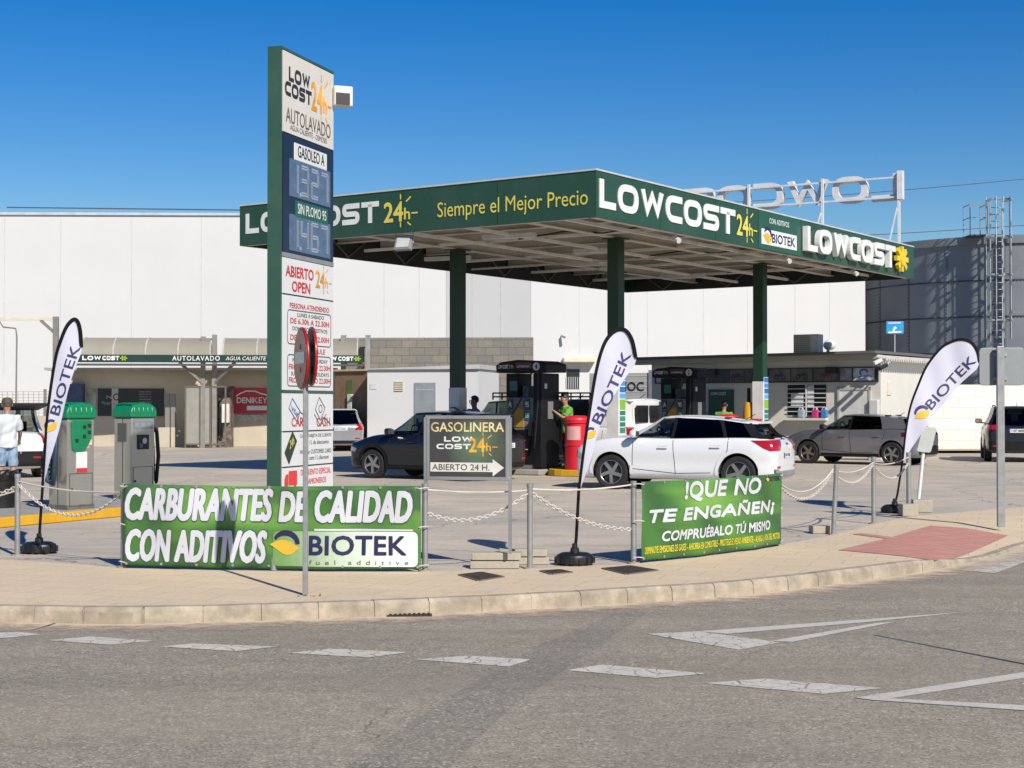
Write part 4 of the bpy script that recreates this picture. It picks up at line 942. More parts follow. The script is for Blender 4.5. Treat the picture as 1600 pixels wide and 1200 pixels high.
# red drums
M_red = mat('bin_red', (.62, .012, .03), .38, var=.05)
def drum(p, lab):
    t = thing('red_bin', lab, 'bin', p, K)
    MB().lathe([(0, 0), (.27, 0), (.29, .02), (.285, .55), (.30, .56), (.30, .6), (.285, .62), (.28, 1.08), (.31, 1.1), (.31, 1.15), (.0, 1.15)], 28).build('drum', M_red, t, smooth=35)
    MB().lathe([(.31, 1.15), (.32, 1.17), (.31, 1.22), (.2, 1.27), (0, 1.28)], 28).build('lid', mat('lid_red', (.7, .02, .05), .4), t, smooth=35)
    l = MB().lathe([(.29, .7), (.29, 1.02)], 8, ang=1.2).xf(Matrix.Rotation(-1.9, 4, 'Z')).build('notice', mat('pink_notice', (.72, .35, .33), .5), t)
drum(KM @ Vector((kat(901, 4.75), 4.75, .16)), 'tall red cylindrical bin on the yellow island beside pump four')
drum(KM @ Vector((kat(1137, 12.4), 12.4, .16)), 'red bin whose lid shows above the white car roof')
q = KM @ Vector((kat(1181, 12.5), 12.5, .16)); t = thing('extinguisher_box', 'small red fire extinguisher cabinet by the right canopy column', 'fire extinguisher', q, K)
MB().span((-.14, -.1, .55), (.14, .1, 1.15)).build('cabinet', M_red, t, bevel=.02); MB().span((-.03, -.03, 0), (.03, .03, .55)).build('stand', M_pg, t)
q = KM @ Vector((kat(1170, 12.95), 12.95, .16)); t = thing('tool_stand', 'yellow jacketed hose stand beside the right canopy column', 'hose stand', q, K)
MB().cyl((0, 0, 0), (0, 0, 2.0), .05).build('pole', M_pb, t); MB().lathe([(.0, .6), (.14, .62), (.17, 1.0), (.16, 1.4), (.12, 1.6), (0, 1.62)], 12).build('yellow_cover', mat('jacket_yellow', (.68, .36, .02), .6, var=.2, scale=6), t, smooth=40)
# ================================================================ PRICE TOTEM
tn = at(440, 600, 19.0); TZ = 6.1; tw, td = 1.57, .2
TR = math.atan2(.953, .302)
to = thing('price_totem', 'tall dark green price totem with fuel prices and opening hours', 'sign tower', (tn.x, tn.y, 0), TR)
TM = Matrix.Translation((tn.x, tn.y, 0)) @ Matrix.Rotation(TR, 4, 'Z')
def tz(py, f=0.0): return zat(py, 19.0 + .953 * tw * f)
M_tg = mat('totem_green', (.035, .10, .07), .35, var=.12, scale=1.5, dirt=(.10, .13, .085), dscale=.5, damt=.5)
MB().span((0, .015, 0), (.035, td, TZ)).span((tw - .03, .015, 0), (tw, td, TZ)).span((.035, .02, 0), (tw - .03, td - .002, TZ)).span((0, .012, TZ), (tw, td, TZ + .03)).build('frame', M_tg, to)
M_cream = mat('totem_cream', (.74, .72, .66), .4, var=.03, dirt=(.70, .55, .42), dscale=.9, damt=.55); M_pw = mat('totem_white', (.78, .785, .78), .4, var=.02)
M_blk = mat('print_black', (.03, .027, .025), .5); M_prd = mat('print_red', (.62, .035, .04), .5); M_gry = mat('print_grey', (.12, .12, .12), .5); M_org = mat('print_orange', (.90, .42, .05), .5, var=.6, scale=3)
def panel(z0, z1, m, name='panel'): return MB().span((.035, 0, z0), (tw - .03, .018, z1)).build(name, m, to)
zA, zB, zC, zD, zE, zF, zG = tz(77), tz(205), tz(392), tz(400), tz(458), tz(609), tz(613)
p1 = panel(zB + .01, zA, M_cream)
mb = MB(); lowcost(mb, .18, tz(133, .3), .62, .18, -.004, 0, 'LOW', .27); lowcost(mb, .07, tz(157, .3), .78, .18, -.004, 0, 'COST', .27); mb.build('lettering', M_blk, p1)
mb = MB(); sun24(mb, .84, tz(187, .6), .62, .62, -.004); mb.build('lettering', M_org, p1)
mb = MB(); addtext(mb, 'AUTOLAVADO', .1, tz(191, .1) + .0, 1.34, .19, -.004, .006); addtext(mb, 'AGUA CALIENTE - OSMOSIS', .22, tz(205, .1) + .03, 1.1, .07, -.004, 0); mb.build('lettering', mat('print_brown', (.16, .12, .10), .5), p1)
p2 = panel(zC + .0, zB - .01, mat('display_navy', (.012, .018, .042), .25))
pl = MB().span((.33, -.012, tz(249, .2)), (1.31, 0, tz(222, .2))).build('grade_plate', M_pw, p2, bevel=.01); mb = MB(); addtext(mb, 'GASOLEO A', .42, tz(249, .2) + .045, .8, .15, -.016, .012); mb.build('lettering', M_blk, pl)
pl = MB().span((.36, -.012, tz(337, .2)), (1.34, 0, tz(312, .2))).build('grade_plate', mat('plate_green', (.012, .13, .075), .4), p2); mb = MB(); addtext(mb, 'SIN PLOMO 95', .42, tz(337, .2) + .04, .86, .13, -.016, .012); mb.build('lettering', M_lw, pl)
SEG = {'a': ((0, 1), (1, 1)), 'b': ((1, 1), (1, .5)), 'c': ((1, .5), (1, 0)), 'd': ((0, 0), (1, 0)), 'e': ((0, .5), (0, 0)), 'f': ((0, 1), (0, .5)), 'g': ((0, .5), (1, .5))}
DIG = {'1': 'bc', '3': 'abcdg', '2': 'abdeg', '7': 'abc', '4': 'bcfg', '6': 'acdefg', '9': 'abcdfg'}
M_dot = mat('led_dots', (.33, .40, .49), .5); M_dotoff = mat('led_panel', (.10, .16, .26), .3, var=.25, scale=8)
def price(s, z0, z1):
    d = MB().span((.2, -.01, z0), (1.42, 0, z1)).build('price_display', M_dotoff, p2); h = z1 - z0; x = .24
    for ch in s:
        mb = MB()
        if ch == '.':
            mb.cyl((x - .03, -.014, z0 + .1 * h), (x - .03, -.01, z0 + .1 * h), .028, n=8).build('decimal_point', M_dot, d); continue
        w = .19
        for sg in DIG[ch]:
            (ax, az), (bx, bz) = SEG[sg]; n = 12 if sg in 'ebcf' else 7
            for k in range(n):
                f = (k + .5) / n; cx = x + w * (ax + (bx - ax) * f); cz = z0 + h * .14 + h * .72 * (az + (bz - az) * f)
                for off in (-.016, .016):
                    if sg in 'adg': mb.span((cx - .011, -.014, cz + off - .011), (cx + .011, -.01, cz + off + .011))
                    else: mb.span((cx + off - .011, -.014, cz - .011), (cx + off + .011, -.01, cz + .011))
        x += .3; mb.build('digit', M_dot, d)
price('1.327', tz(305, .1), tz(246, .1)); price('1.467', tz(390, .1), tz(333, .1))
MB().span((.035, -.006, tz(400)), (tw - .03, .018, tz(393))).build('divider', M_alu, to)
p3 = panel(tz(457.5), tz(401), M_pw)
mb = MB(); addtext(mb, 'ABIERTO', .1, tz(432, .1), .82, .145, -.004, .035); addtext(mb, 'OPEN', .28, tz(456, .2), .54, .14, -.004, .035); mb.build('lettering', M_prd, p3); mb = MB(); sun24(mb, .98, tz(457, .6), .5, .38, -.004); mb.build('lettering', M_org, p3)
p4 = panel(tz(609), tz(459), M_pw)
mb = MB(); addtext(mb, 'PERSONA ATENDIENDO', .22, tz(481, .15), 1.18, .068, -.004, .02)
for y0 in (505, 531): addtext(mb, 'DE 6.30h A 22.30H' if y0 == 505 else 'DE 8.00h A 22.00H', .24, tz(y0, .15), 1.16, .072, -.004, .03)
addtext(mb, 'SCHEDULE', .62, tz(550, .15), .66, .066, -.004, .02); addtext(mb, 'FROM 6.30H TO 22.30H', .2, tz(577, .15), 1.24, .07, -.004, .02); addtext(mb, 'FROM 8.00H TO 22.00H', .2, tz(598, .15), 1.24, .07, -.004, .02); mb.build('lettering', M_prd, p4)
mb = MB(); addtext(mb, 'LUNES A SABADO', .44, tz(494, .2), .8, .05, -.004, .01); addtext(mb, 'DOMINGOS Y FESTIVOS', .3, tz(516, .2), 1.05, .05, -.004, .01); addtext(mb, 'MONDAY TO SATURDAY', .3, tz(565, .15), 1.06, .05, -.004, .01); addtext(mb, 'SUNDAYS AND HOLIDAYS', .26, tz(586.5, .15), 1.14, .05, -.004, .01)
for za_, zb_ in ((tz(537, .15), tz(484, .15)), (tz(603, .15), tz(554, .15))): mb.ribbon(rnd([(.16, za_), (1.46, za_), (1.46, zb_), (.16, zb_)], .06, True), .014, -.003, 0, True)
mb.build('lettering', M_gry, p4)
MB().span((.035, -.008, tz(613.5)), (tw - .03, .018, tz(609.3))).build('divider', M_tg, to)
p5 = panel(tz(674), tz(614), M_pw)
mb = MB(); addtext(mb, 'CARD', .28, tz(667, .2), .46, .12, -.004, .02); addtext(mb, 'CASH', 1.02, tz(667, .6), .42, .12, -.004, .02); mb.build('lettering', M_prd, p5)
mb = MB(); zc = tz(640, .3); mb.ribbon([(.2, zc + .02), (.3, zc + .14), (.52, zc - .02), (.44, zc - .16), (.2, zc + .02)], .014, -.004); addtext(mb, 'VISA', .27, zc - .01, .2, .07, -.004, .01, skew=-.1); mb.build('card_drawing', mat('print_blue', (.05, .08, .4), .5), p5)
mb = MB(); mb.ribbon([(.4, zc - .1), (.52, zc - .03), (.62, zc - .06), (.6, zc - .15), (.5, zc - .2)], .014, -.004); mb.ribbon([(.98, zc + .0), (1.1, zc + .16), (1.28, zc + .02), (1.14, zc - .14), (.98, zc)], .014, -.004); mb.ribbon([(.95, zc - .06), (1.12, zc - .2), (1.32, zc - .06)], .014, -.004); mb.ribbon([(1.14 + .05 * math.cos(a), zc + .01 + .05 * math.sin(a)) for a in [k * math.pi / 6 for k in range(12)]], .012, -.004, 0, True); mb.ribbon([(1.2, zc - .1), (1.34, zc - .14), (1.46, zc - .2)], .014, -.004); mb.build('cash_drawing', M_gry, p5)
p6 = panel(tz(730), tz(675.2), M_pw); zc = tz(702, .2)
MB().prism([(.08, zc - .04), (.3, zc + .22), (.42, zc + .1), (.2, zc - .18)], -.012, 0).build('loyalty_card', mat('card_black', (.012, .035, .018), .35, var=.5, scale=5), p6); mb = MB(); addtext(mb, '24h', .2, zc - .0, .13, .11, -.015, .02, skew=.06); mb.build('lettering', M_ly, p6)
mb = MB(); addtext(mb, 'Con la TARJETA DE CLIENTE', .52, zc + .13, .96, .055, -.004, .005); addtext(mb, '0.03 / L de descuento', .62, zc + .05, .78, .055, -.004, .005); addtext(mb, 'With our CUSTOMER CARD', .52, zc - .07, .96, .055, -.004, .005); addtext(mb, '0.03 cent / L discount', .62, zc - .15, .78, .055, -.004, .005); mb.build('lettering', M_gry, p6)
p7 = panel(.25, tz(731.2), M_pw); zc = tz(748, .2)
mb = MB(); addtext(mb, 'DESCUENTO ESPECIAL', .55, zc + .03, .92, .075, -.004, .012); addtext(mb, 'CAMIONEROS', .7, zc - .09, .62, .075, -.004, .012)
mb.face([(.2, -.004, zc - .08), (.44, -.004, zc - .08), (.44, -.004, zc + .1), (.2, -.004, zc + .1)]); mb.face([(.08, -.004, zc - .08), (.19, -.004, zc - .08), (.19, -.004, zc + .06), (.12, -.004, zc + .06), (.08, -.004, zc)])
for x_ in (.14, .38): mb.face([(x_ + .035 * math.cos(a), -.005, zc - .09 + .035 * math.sin(a)) for a in [k * math.pi / 5 for k in range(10)]])
mb.build('lettering', mat('print_bright_red', (.75, .05, .05), .5), p7)
for py in (458.2, 674.6, 730.6): MB().span((.035, -.003, tz(py) - .008), (tw - .03, 0, tz(py) + .008)).build('rule', M_blk, to)
fl = thing('floodlight', 'small floodlight on the back of the price totem near its top', 'floodlight', at(534, 150, 20.5), .4)
MB().span((-.13, -.1, -.15), (.13, .08, .12)).build('housing', mat('flood_white', (.7, .7, .68), .4), fl, bevel=.02); MB().span((-.11, -.115, -.13), (.08, -.1, .02)).build('lens', M_blk, fl); MB().bar((-.1, 0, 0), (-.35, .05, 0), .05).build('bracket', M_alu, fl)
# ================================================================ FENCE LINE: posts, banners, chains
M_gp = mat('galvanised_post', (.36, .37, .37), .5, .45, var=.18, scale=9, dirt=(.25, .24, .22), dscale=6, damt=.5)
def post(px, py, top, lab, lean=0.0, r=.03):
    p = gnd(px, py); h = zat(top, p.y)
    t = thing('fence_post', lab, 'post', p, 0, 'galvanised posts along the pavement edge'); t.rotation_euler = (0, lean, 0)
    MB().cyl((0, 0, 0), (0, 0, h), r, n=14).build('tube', M_gp, t, smooth=40); MB().lathe([(0, h + .012), (r + .004, h + .01), (r + .004, h - .03), (r, h - .03)], 14).build('cap', M_gp, t, smooth=40)
    MB().cyl((0, 0, -.01), (0, 0, .012), r + .035, n=14).build('collar', mat('kerb_concrete', (.45, .38, .28)), t)
    return p, h
P0 = post(27, 868, 742, 'galvanised fence post nearest the left flag, in front of the black bin')
P1 = post(193, 886, 756, 'galvanised post at the left end of the long fuel additive banner')
P2 = post(664, 892, 757, 'galvanised post between the long banner and the small fuel station board')
P3 = post(828, 888, 757, 'galvanised post standing before the concrete blocks')
P4 = post(990, 880, 753, 'galvanised post at the left end of the warning banner')
P5 = post(1214, 852, 735, 'galvanised post at the right end of the warning banner')
P6 = post(1302, 835, 727, 'slightly leaning galvanised post with a concrete block at its foot', .05)
P7 = post(1365, 818, 715, 'thin galvanised post with the knotted chains, between leaning post and right flag')
P8 = post(1420, 804, 708, 'thick grey post set in a concrete block under the right flag', 0, .036)
pm = gnd(425, 893) + Vector((0, .12, 0)); t = thing('fence_post', 'short post stub under the middle of the long banner', 'post', pm, 0, 'galvanised posts along the pavement edge'); MB().cyl((0, 0, 0), (0, 0, .2), .035, n=12).build('tube', M_gp, t, smooth=40)
pm = gnd(1115, 868) + Vector((.02, .16, 0)); t = thing('fence_post', 'short post stub under the middle of the warning banner', 'post', pm, 0, 'galvanised posts along the pavement edge'); MB().cyl((0, 0, 0), (0, 0, .2), .035, n=12).build('tube', M_gp, t, smooth=40)
M_rope = mat('white_rope', (.66, .62, .55), .8, var=.1, scale=30); M_chain = mat('white_chain', (.68, .62, .54), .55, var=.12, scale=20)
def sagline(A, B, sag, n): return [A.lerp(B, i / n) - Vector((0, 0, 4 * sag * (i / n) * (1 - i / n))) for i in range(n + 1)]
def rope(A, B, sag, lab): tag(MB().tube(sagline(A, B, sag, 16), .009, 6).build('rope', M_rope, smooth=60), lab, 'rope', 'white ropes between the posts')
def chain(A, B, sag, lab):
    L = sagline(A, B, sag, 60); tot = sum((b - a).length for a, b in zip(L, L[1:])); pts = along3(L, .042); mb = MB()
    for i, (a, b) in enumerate(zip(pts, pts[1:])):
        d = (b - a).normalized(); x = d.cross(Vector((0, 0, 1))).normalized(); y = x.cross(d)
        if i % 2: x, y = y, -x
        c = (a + b) / 2; mb.tube([c + d * (.03 * math.cos(w)) + x * (.017 * math.sin(w)) for w in [k * math.pi / 4 for k in range(8)]], .0055, 5, True)
    tag(mb.build('chain', M_chain, smooth=60), lab, 'chain', 'white plastic chains between the posts')
def along3(L, step):
    pts = [L[0]]; need = step
    for a, b in zip(L, L[1:]):
        s = (b - a).length; pos = 0
        while s - pos >= need: pos += need; pts.append(a + (b - a) * (pos / s)); need = step
        need -= s - pos
    return pts
def tp(P, py): return Vector((P[0].x, P[0].y, zat(py, P[0].y)))
off = Vector((P0[0].x - 1.9, P0[0].y + .5, .45))
rope(tp(P0, 752), tp(P1, 769), .04, 'white rope from the left post to the long banner, before the vacuum units'); chain(tp(P0, 755), tp(P1, 769), .29, 'white chain sagging in front of the yellow kerb by the vacuum units')
chain(tp(P0, 760), off, .12, 'white chain running out of the picture on the left'); rope(tp(P0, 766), off + Vector((0, 0, .05)), .1, 'white rope running out of the picture on the left')
rope(tp(P2, 765), tp(P3, 766), .025, 'white rope crossing below the small fuel station board'); chain(tp(P2, 800), tp(P3, 768), .17, 'white chain hanging under the small fuel station board')
rope(tp(P3, 764), tp(P4, 757), .03, 'white rope from the middle post to the warning banner'); chain(tp(P3, 768), tp(P4, 827), .1, 'white chain sloping down behind the middle flag pole')
rope(tp(P5, 752), tp(P6, 733), .2, 'white rope from the warning banner to the leaning post'); chain(tp(P5, 754), tp(P6, 734), .28, 'white chain from the warning banner to the leaning post')
rope(tp(P6, 734), tp(P7, 722), .08, 'white rope between the leaning post and the knotted post'); chain(tp(P6, 738), tp(P7, 724), .2, 'white chain between the leaning post and the knotted post')
rope(tp(P7, 724), tp(P8, 714), .05, 'white rope reaching the thick post under the right flag'); chain(tp(P7, 726), tp(P8, 722), .22, 'white chain reaching the thick post under the right flag')
M_cb = mat('concrete_block', (.46, .41, .33), .9, var=.15, scale=6, bump=.6, bscale=35, dirt=(.28, .25, .2), dscale=4, damt=.6)
def block(name, lab, px, py, d, rz=0.0, z=0.0, cat='concrete block'):
    p = gnd(px, py); o = MB().box((0, 0, d[2] / 2), d).build(name, M_cb, bevel=.012); o.location = (p.x, p.y, z); o.rotation_euler = (0, 0, rz); tag(o, lab, cat); return o
# hollow blocks under the small board
def hollow(lab, px, py, z, rz, dx=0):
    p = gnd(px, py); t = thing('concrete_block', lab, 'concrete block', (p.x + dx, p.y, z), rz, 'stacked blocks under the small board'); mb = MB()
    mb.span((-.25, -.1, 0), (.25, .1, .075)); mb.build('block', M_cb, t, bevel=.008); return t
hollow('lower left pale block of the stack under the small board', 773, 887, 0, .0); hollow('upper left pale block of the stack under the small board', 776, 887, .085, -.03); hollow('lower right block of the stack, behind the post', 812, 881, 0, .05, .05); hollow('upper right block of the stack, behind the post', 811, 881, .085, .02, .04)
block('concrete_block', 'low flat concrete block beside the foot of the leaning post', 1282, 833, (.26, .2, .1), .1)
block('concrete_block', 'small square block at the foot of the thick post', 1419, 806, (.24, .24, .18), .05)
block('concrete_block', 'square tan block holding the leaning white sign', 1439, 800, (.3, .28, .2), -.05)
def banner(lab, A, B, z0, z1, colf, build):
    """A,B ground points of the two ends; returns nothing, calls build(thing, W, H, drape)"""
    d = B - A; Wd = math.hypot(d.x, d.y); rz = math.atan2(d.y, d.x); t = thing('advertising_banner', lab, 'banner', (A.x, A.y, 0), rz)
    def dr(x, z): return -.05 + .016 * math.sin(x * 5.1 + z * 1.7) + .010 * math.sin(x * 11.3 - z * 4) + .008 * math.sin(z * 7 + x * 2) - .05 * math.sin(math.pi * max(0, min(1, x / Wd)))
    mb = polysheet([(0.03, z0), (Wd * .5, z0 - .012), (Wd - .03, z0), (Wd - .03, z1), (Wd * .5, z1 - .012), (.03, z1)], .08)
    for v in mb.bm.verts: v.co.y = dr(v.co.x, v.co.z)
    o = mb.build('banner_sheet', colf, t, smooth=80); s = o.modifiers.new('solid', 'SOLIDIFY'); s.thickness = .003; s.offset = 1 if False else -1
    build(t, Wd, z0, z1, dr)
    mb = MB()
    for k in range(9):
        for z in (z0 + .02, z1 - .02):
            x = .06 + (Wd - .12) * k / 8; mb.cyl((x, dr(x, z) - .010, z), (x, dr(x, z) - .004, z), .014, n=8)
    mb.build('eyelet', M_alu, t)
    mb = MB()
    for x, s in ((.05, -1), (Wd - .05, 1)):
        for z in (z0 + .03, (z0 + z1) / 2, z1 - .03): mb.tube([(x, dr(x, z) - .01, z), (x + s * .06, -.04, z + .01), (x + s * .09, .01, z + .005)], .006, 5)
    mb.build('cable_tie', M_rope, t)
    return t
def swoosh(name, c1, c2, c3):
    m, t, p, v = base_tree(name, .42); p.inputs['Specular IOR Level'].default_value = .4
    wv = node(t, 'ShaderNodeTexWave'); wv.inputs['Scale'].default_value = .55; wv.inputs['Distortion'].default_value = 5; wv.inputs['Detail'].default_value = 2; wv.inputs['Detail Scale'].default_value = .7
    mp = node(t, 'ShaderNodeMapping'); mp.inputs['Rotation'].default_value = (0, .7, 0); t.links.new(v, mp.inputs['Vector']); t.links.new(mp.outputs[0], wv.inputs['Vector'])
    c = mixc(t, wv.outputs['Fac'], c1, c2)
    mp2 = node(t, 'ShaderNodeMapping'); mp2.inputs['Rotation'].default_value = (0, 1.0, 0); mp2.inputs['Scale'].default_value = (.5, .5, 2.2); t.links.new(v, mp2.inputs['Vector'])
    c = mixc(t, noise(t, mp2.outputs[0], 1.1, 2, .4, .52, .72, 0, .75), c, c3); t.links.new(c, p.inputs['Base Color']); return m
M_bg = swoosh('banner_green', (.04, .11, .036), (.055, .17, .036), (.20, .43, .07))
M_bw = mat('banner_white', (.66, .67, .72), .45, var=.03); M_navy = mat('navy', (.025, .02, .085)); M_lf = mat('leaf_yellow', (.75, .5, .05)); M_bshade = mat('banner_outline', (.07, .10, .11), .5)
def b1(t, Wd, z0, z1, dr):
    H = z1 - z0; sx = Wd / 467.0; sz = H / 128.0
    X = lambda px: (px - 197) * sx; Zf = lambda py: z1 - (py - 757) * sz
    L = (('CARBURANTES', 204, 814, 233, 52), ('DE', 445, 814, 46, 48), ('CALIDAD', 500, 815, 148, 51), ('CON ADITIVOS', 204, 879, 224, 52))
    for dy, of, nm, M_ in ((-.006, .052, 'lettering_outline', M_bshade), (-.010, .043, 'lettering', M_bw)):
        mb = MB()
        for s, x, yb, w, h in L:
            g = .012 if nm == 'lettering_outline' else 0
            addtext(mb, s, X(x) - g, Zf(yb) - g, w * sx + 2 * g, h * sz + 2 * g, dy, of, .22, 1.02, dr, .1)
        mb.build(nm, M_, t)
    mb = MB(); addtext(mb, '_', X(500), Zf(827), 148 * sx, 3 * sz, -.008, .0, 0, 1, dr, .1); mb.build('underline', M_bw, t)
    mb = polysheet([tuple(q) for q in rnd([(X(437), Zf(882)), (X(655), Zf(882)), (X(655), Zf(828)), (X(437), Zf(828))], .06, True)], .08)
    for v in mb.bm.verts: v.co.y = dr(v.co.x, v.co.z) - .007
    m, tt, p, v = base_tree('pale_plate', .45); gr = node(tt, 'ShaderNodeSeparateXYZ'); tt.links.new(v, gr.inputs[0]); f = node(tt, 'ShaderNodeMapRange'); f.inputs['From Min'].default_value = X(450); f.inputs['From Max'].default_value = X(630); tt.links.new(gr.outputs[0], f.inputs['Value'])
    tt.links.new(mixc(tt, f.outputs[0], (.16, .30, .10), (.72, .76, .72)), p.inputs['Base Color']); o = mb.build('additive_plate', m, t)
    mb = MB(); addtext(mb, 'BIOTEK', X(492), Zf(865), 146 * sx, 31 * sz, -.012, .035, 0, 1.03, dr, .1); mb.build('lettering', M_navy, o)
    mb = MB(); addtext(mb, 'fuel additive', X(493), Zf(879), 148 * sx, 7 * sz, -.012, 0, 0, 1.9, dr, 0); mb.build('lettering', mat('print_grey', (.12, .12, .12)), o)
    yel, nav = leafpts(X(455), Zf(849), 22 * sx)
    for pts, M_, nm, of in ((nav, M_navy, 'crescent_mark', -.010), (yel, M_lf, 'leaf_mark', -.0125)):
        mb = polysheet(pts, .08)
        for v in mb.bm.verts: v.co.y = dr(v.co.x, v.co.z) + of
        mb.build(nm, M_, o)
A, B = gnd(193, 886), gnd(664, 892)
banner('long green banner about quality fuels, in front of the price totem', A + Vector((0, -.05, 0)), B + Vector((0, -.05, 0)), zat(885, 15.6), zat(757, 15.6), M_bg, b1)
def b2(t, Wd, z0, z1, dr):
    H = z1 - z0
    def T(mb, s, a, b, c, d, of=-.009, bold=.045, sh=.15): addtext(mb, s, a * Wd, z0 + c * H, (b - a) * Wd, (d - c) * H, of, bold, sh, 1.02, dr, .1)
    for nm, M_, of in (('lettering', M_bw, -.009),):
        mb = MB(); T(mb, '!QUE NO', .25, .81, .70, .97); T(mb, 'TE ENGAÑEN¡', .05, .94, .42, .675); T(mb, 'COMPRUÉBALO TÚ MISMO', .13, .90, .215, .385, -.009, .04); mb.build(nm, M_, t)
    mb = MB(); T(mb, 'DISMINUYE EMISIONES DE GASES - AHORRA EN COMBUSTIBLE - PROTEGE EL MEDIO AMBIENTE - ALARGA LA VIDA DEL MOTOR', .03, .97, .075, .165, -.009, .02, .1); mb.build('lettering', mat('print_yellow', (.72, .62, .04), .5), t)
    mb = MB(); T(mb, 'BIOTEK', .88, .975, .90, .97, -.009, .02, 0); mb.build('lettering', M_navy, t)
    yel, nav = leafpts(.862 * Wd, z0 + .935 * H, .045)
    for pts, M_, nm, of in ((nav, M_navy, 'crescent_mark', -.010), (yel, M_lf, 'leaf_mark', -.0125)):
        mb = polysheet(pts, .08)
        for v in mb.bm.verts: v.co.y = dr(v.co.x, v.co.z) + of
        mb.build(nm, M_, t)
A, B = gnd(990, 880), gnd(1214, 852)
banner('shorter green banner warning customers, in front of the white car', A + Vector((.03, -.04, 0)), B + Vector((.02, -.05, 0)), .03, .86, M_bg, b2)
# ---------------------------------------------------------------- small fuel station board
A, B = gnd(662, 889), gnd(797, 880); D = 15.6; A.y = 15.75; B.y = 15.55; A.x = at(665, 700, A.y).x; B.x = at(797, 700, B.y).x
d = B - A; Wd = math.hypot(d.x, d.y); t = thing('roadside_board', 'small framed black board with a white arrow reading GASOLINERA', 'sign', (A.x, A.y, 0), math.atan2(d.y, d.x))
z0, z1 = zat(748, D), zat(652, D); M_fa = mat('frame_alu', (.42, .43, .42), .42, .55, var=.08)
for x in (0, Wd): MB().bar((x, 0, .0 if x == 0 else .16), (x, 0, z1), .03).build('leg', M_fa, t)
mb = MB(); mb.bar((0, 0, z1), (Wd, 0, z1), .036).bar((0, 0, z0), (Wd, 0, z0), .036).bar((.03, -.005, z0), (.03, -.005, z1), .03).bar((Wd - .03, -.005, z0), (Wd - .03, -.005, z1), .03); mb.build('frame', M_fa, t, bevel=.004)
m, tt, p, v = base_tree('board_print', .35); vn = node(tt, 'ShaderNodeVectorMath', operation='DISTANCE'); tt.links.new(v, vn.inputs[0]); vn.inputs[1].default_value = (Wd * .62, 0, z0 + (z1 - z0) * .55)
f = node(tt, 'ShaderNodeMapRange'); f.inputs['From Min'].default_value = .0; f.inputs['From Max'].default_value = .34; f.inputs['To Min'].default_value = .75; f.inputs['To Max'].default_value = 0; tt.links.new(vn.outputs['Value'], f.inputs['Value'])
tt.links.new(mixc(tt, mth(tt, 'MULTIPLY', f.outputs[0], noise(tt, v, 5, 3, .6, .3, .7, .4, 1)), (.055, .055, .055), (.20, .33, .17)), p.inputs['Base Color'])
pb = MB().span((.045, -.012, z0 + .018), (Wd - .045, .006, z1 - .018)).build('panel', m, t); H = z1 - z0
M_gold = mat('print_gold', (.80, .66, .34), .45, var=.35, scale=5); y_ = -.015
mb = MB(); addtext(mb, 'GASOLINERA', .06, z0 + H * .76, Wd - .12, H * .16, y_, .02); mb.build('lettering', M_gold, pb)
mb = MB(); lowcost(mb, .2, z0 + H * .6, .3, H * .085, y_, 0, 'LOW', .26); lowcost(mb, .12, z0 + H * .48, .36, H * .085, y_, 0, 'COST', .26); mb.build('lettering', M_lw, pb)
mb = MB(); sun24(mb, .46, z0 + H * .36, .30, H * .39, y_); mb.build('lettering', mat('print_amber', (.80, .42, .05), .45, var=.4, scale=6), pb)
mb = MB(); mb.face([(.055, y_, z0 + H * .11), (Wd * .8, y_, z0 + H * .11), (Wd * .8, y_, z0 + H * .04), (Wd - .06, y_, z0 + H * .18), (Wd * .8, y_, z0 + H * .32), (Wd * .8, y_, z0 + H * .26), (.055, y_, z0 + H * .26)]); ar = mb.build('arrow', mat('arrow_white', (.76, .74, .68), .45), pb)
mb = MB(); addtext(mb, 'ABIERTO 24 H.', .075, z0 + H * .135, Wd * .68, H * .1, y_ - .003, .012); mb.build('lettering', mat('print_dim', (.11, .10, .08), .5), ar)
# ---------------------------------------------------------------- no entry sign post
p = gnd(477, 930); t = thing('no_entry_sign', 'red no entry disc with a second round sign back to back on one pole', 'road sign', p); ht = zat(513, p.y)
MB().bar((0, 0, 0), (0, 0, zat(530, p.y)), .042, .05, up=(0, 1, 0)).build('pole', M_gp, t, bevel=.006)
M_rs = mat('sign_red', (.36, .015, .02), .35, var=.06); M_ws = mat('sign_white', (.72, .72, .74), .35)
def disc(name, cx, cz, ang, tilt, face, back, r=.262):
    Mx = Matrix.Translation((cx, 0, cz)) @ Matrix.Rotation(ang, 4, 'Z') @ Matrix.Rotation(tilt, 4, 'Y')
    o = MB().cyl((0, -.012, 0), (0, .012, 0), r, n=40).xf(Mx).build(name, back, t); MB().cyl((0, -.016, 0), (0, -.012, 0), r - .004, n=40).xf(Mx).build('sign_face', face, o)
    rim = MB().tube([(r * math.cos(a), 0, r * math.sin(a)) for a in [k * math.pi / 20 for k in range(40)]], .014, 6, True).xf(Mx).build('rim', face, o, smooth=60)
    return o, Mx
cz = zat(560, p.y); cz2 = zat(557, p.y)
o, Mx = disc('no_entry_disc', -.035, cz, R(-70), 0.0, M_rs, mat('sign_back', (.28, .29, .29), .5, .4))
MB().span((-.19, -.020, -.045), (.19, -.016, .055)).xf(Mx).build('white_bar', M_ws, o)
o, Mx = disc('no_entry_disc', .05, cz2, R(107), R(0), M_rs, mat('sign_back_dark', (.03, .032, .03), .5), .25)
MB().span((-.18, -.020, -.045), (.18, -.016, .055)).xf(Mx).build('white_bar', M_ws, o)
MB().bar((-.05, .0, cz + .1), (.05, 0, cz + .1), .05).bar((-.05, .0, cz - .1), (.05, 0, cz - .1), .05).build('clamp', M_gp, t)
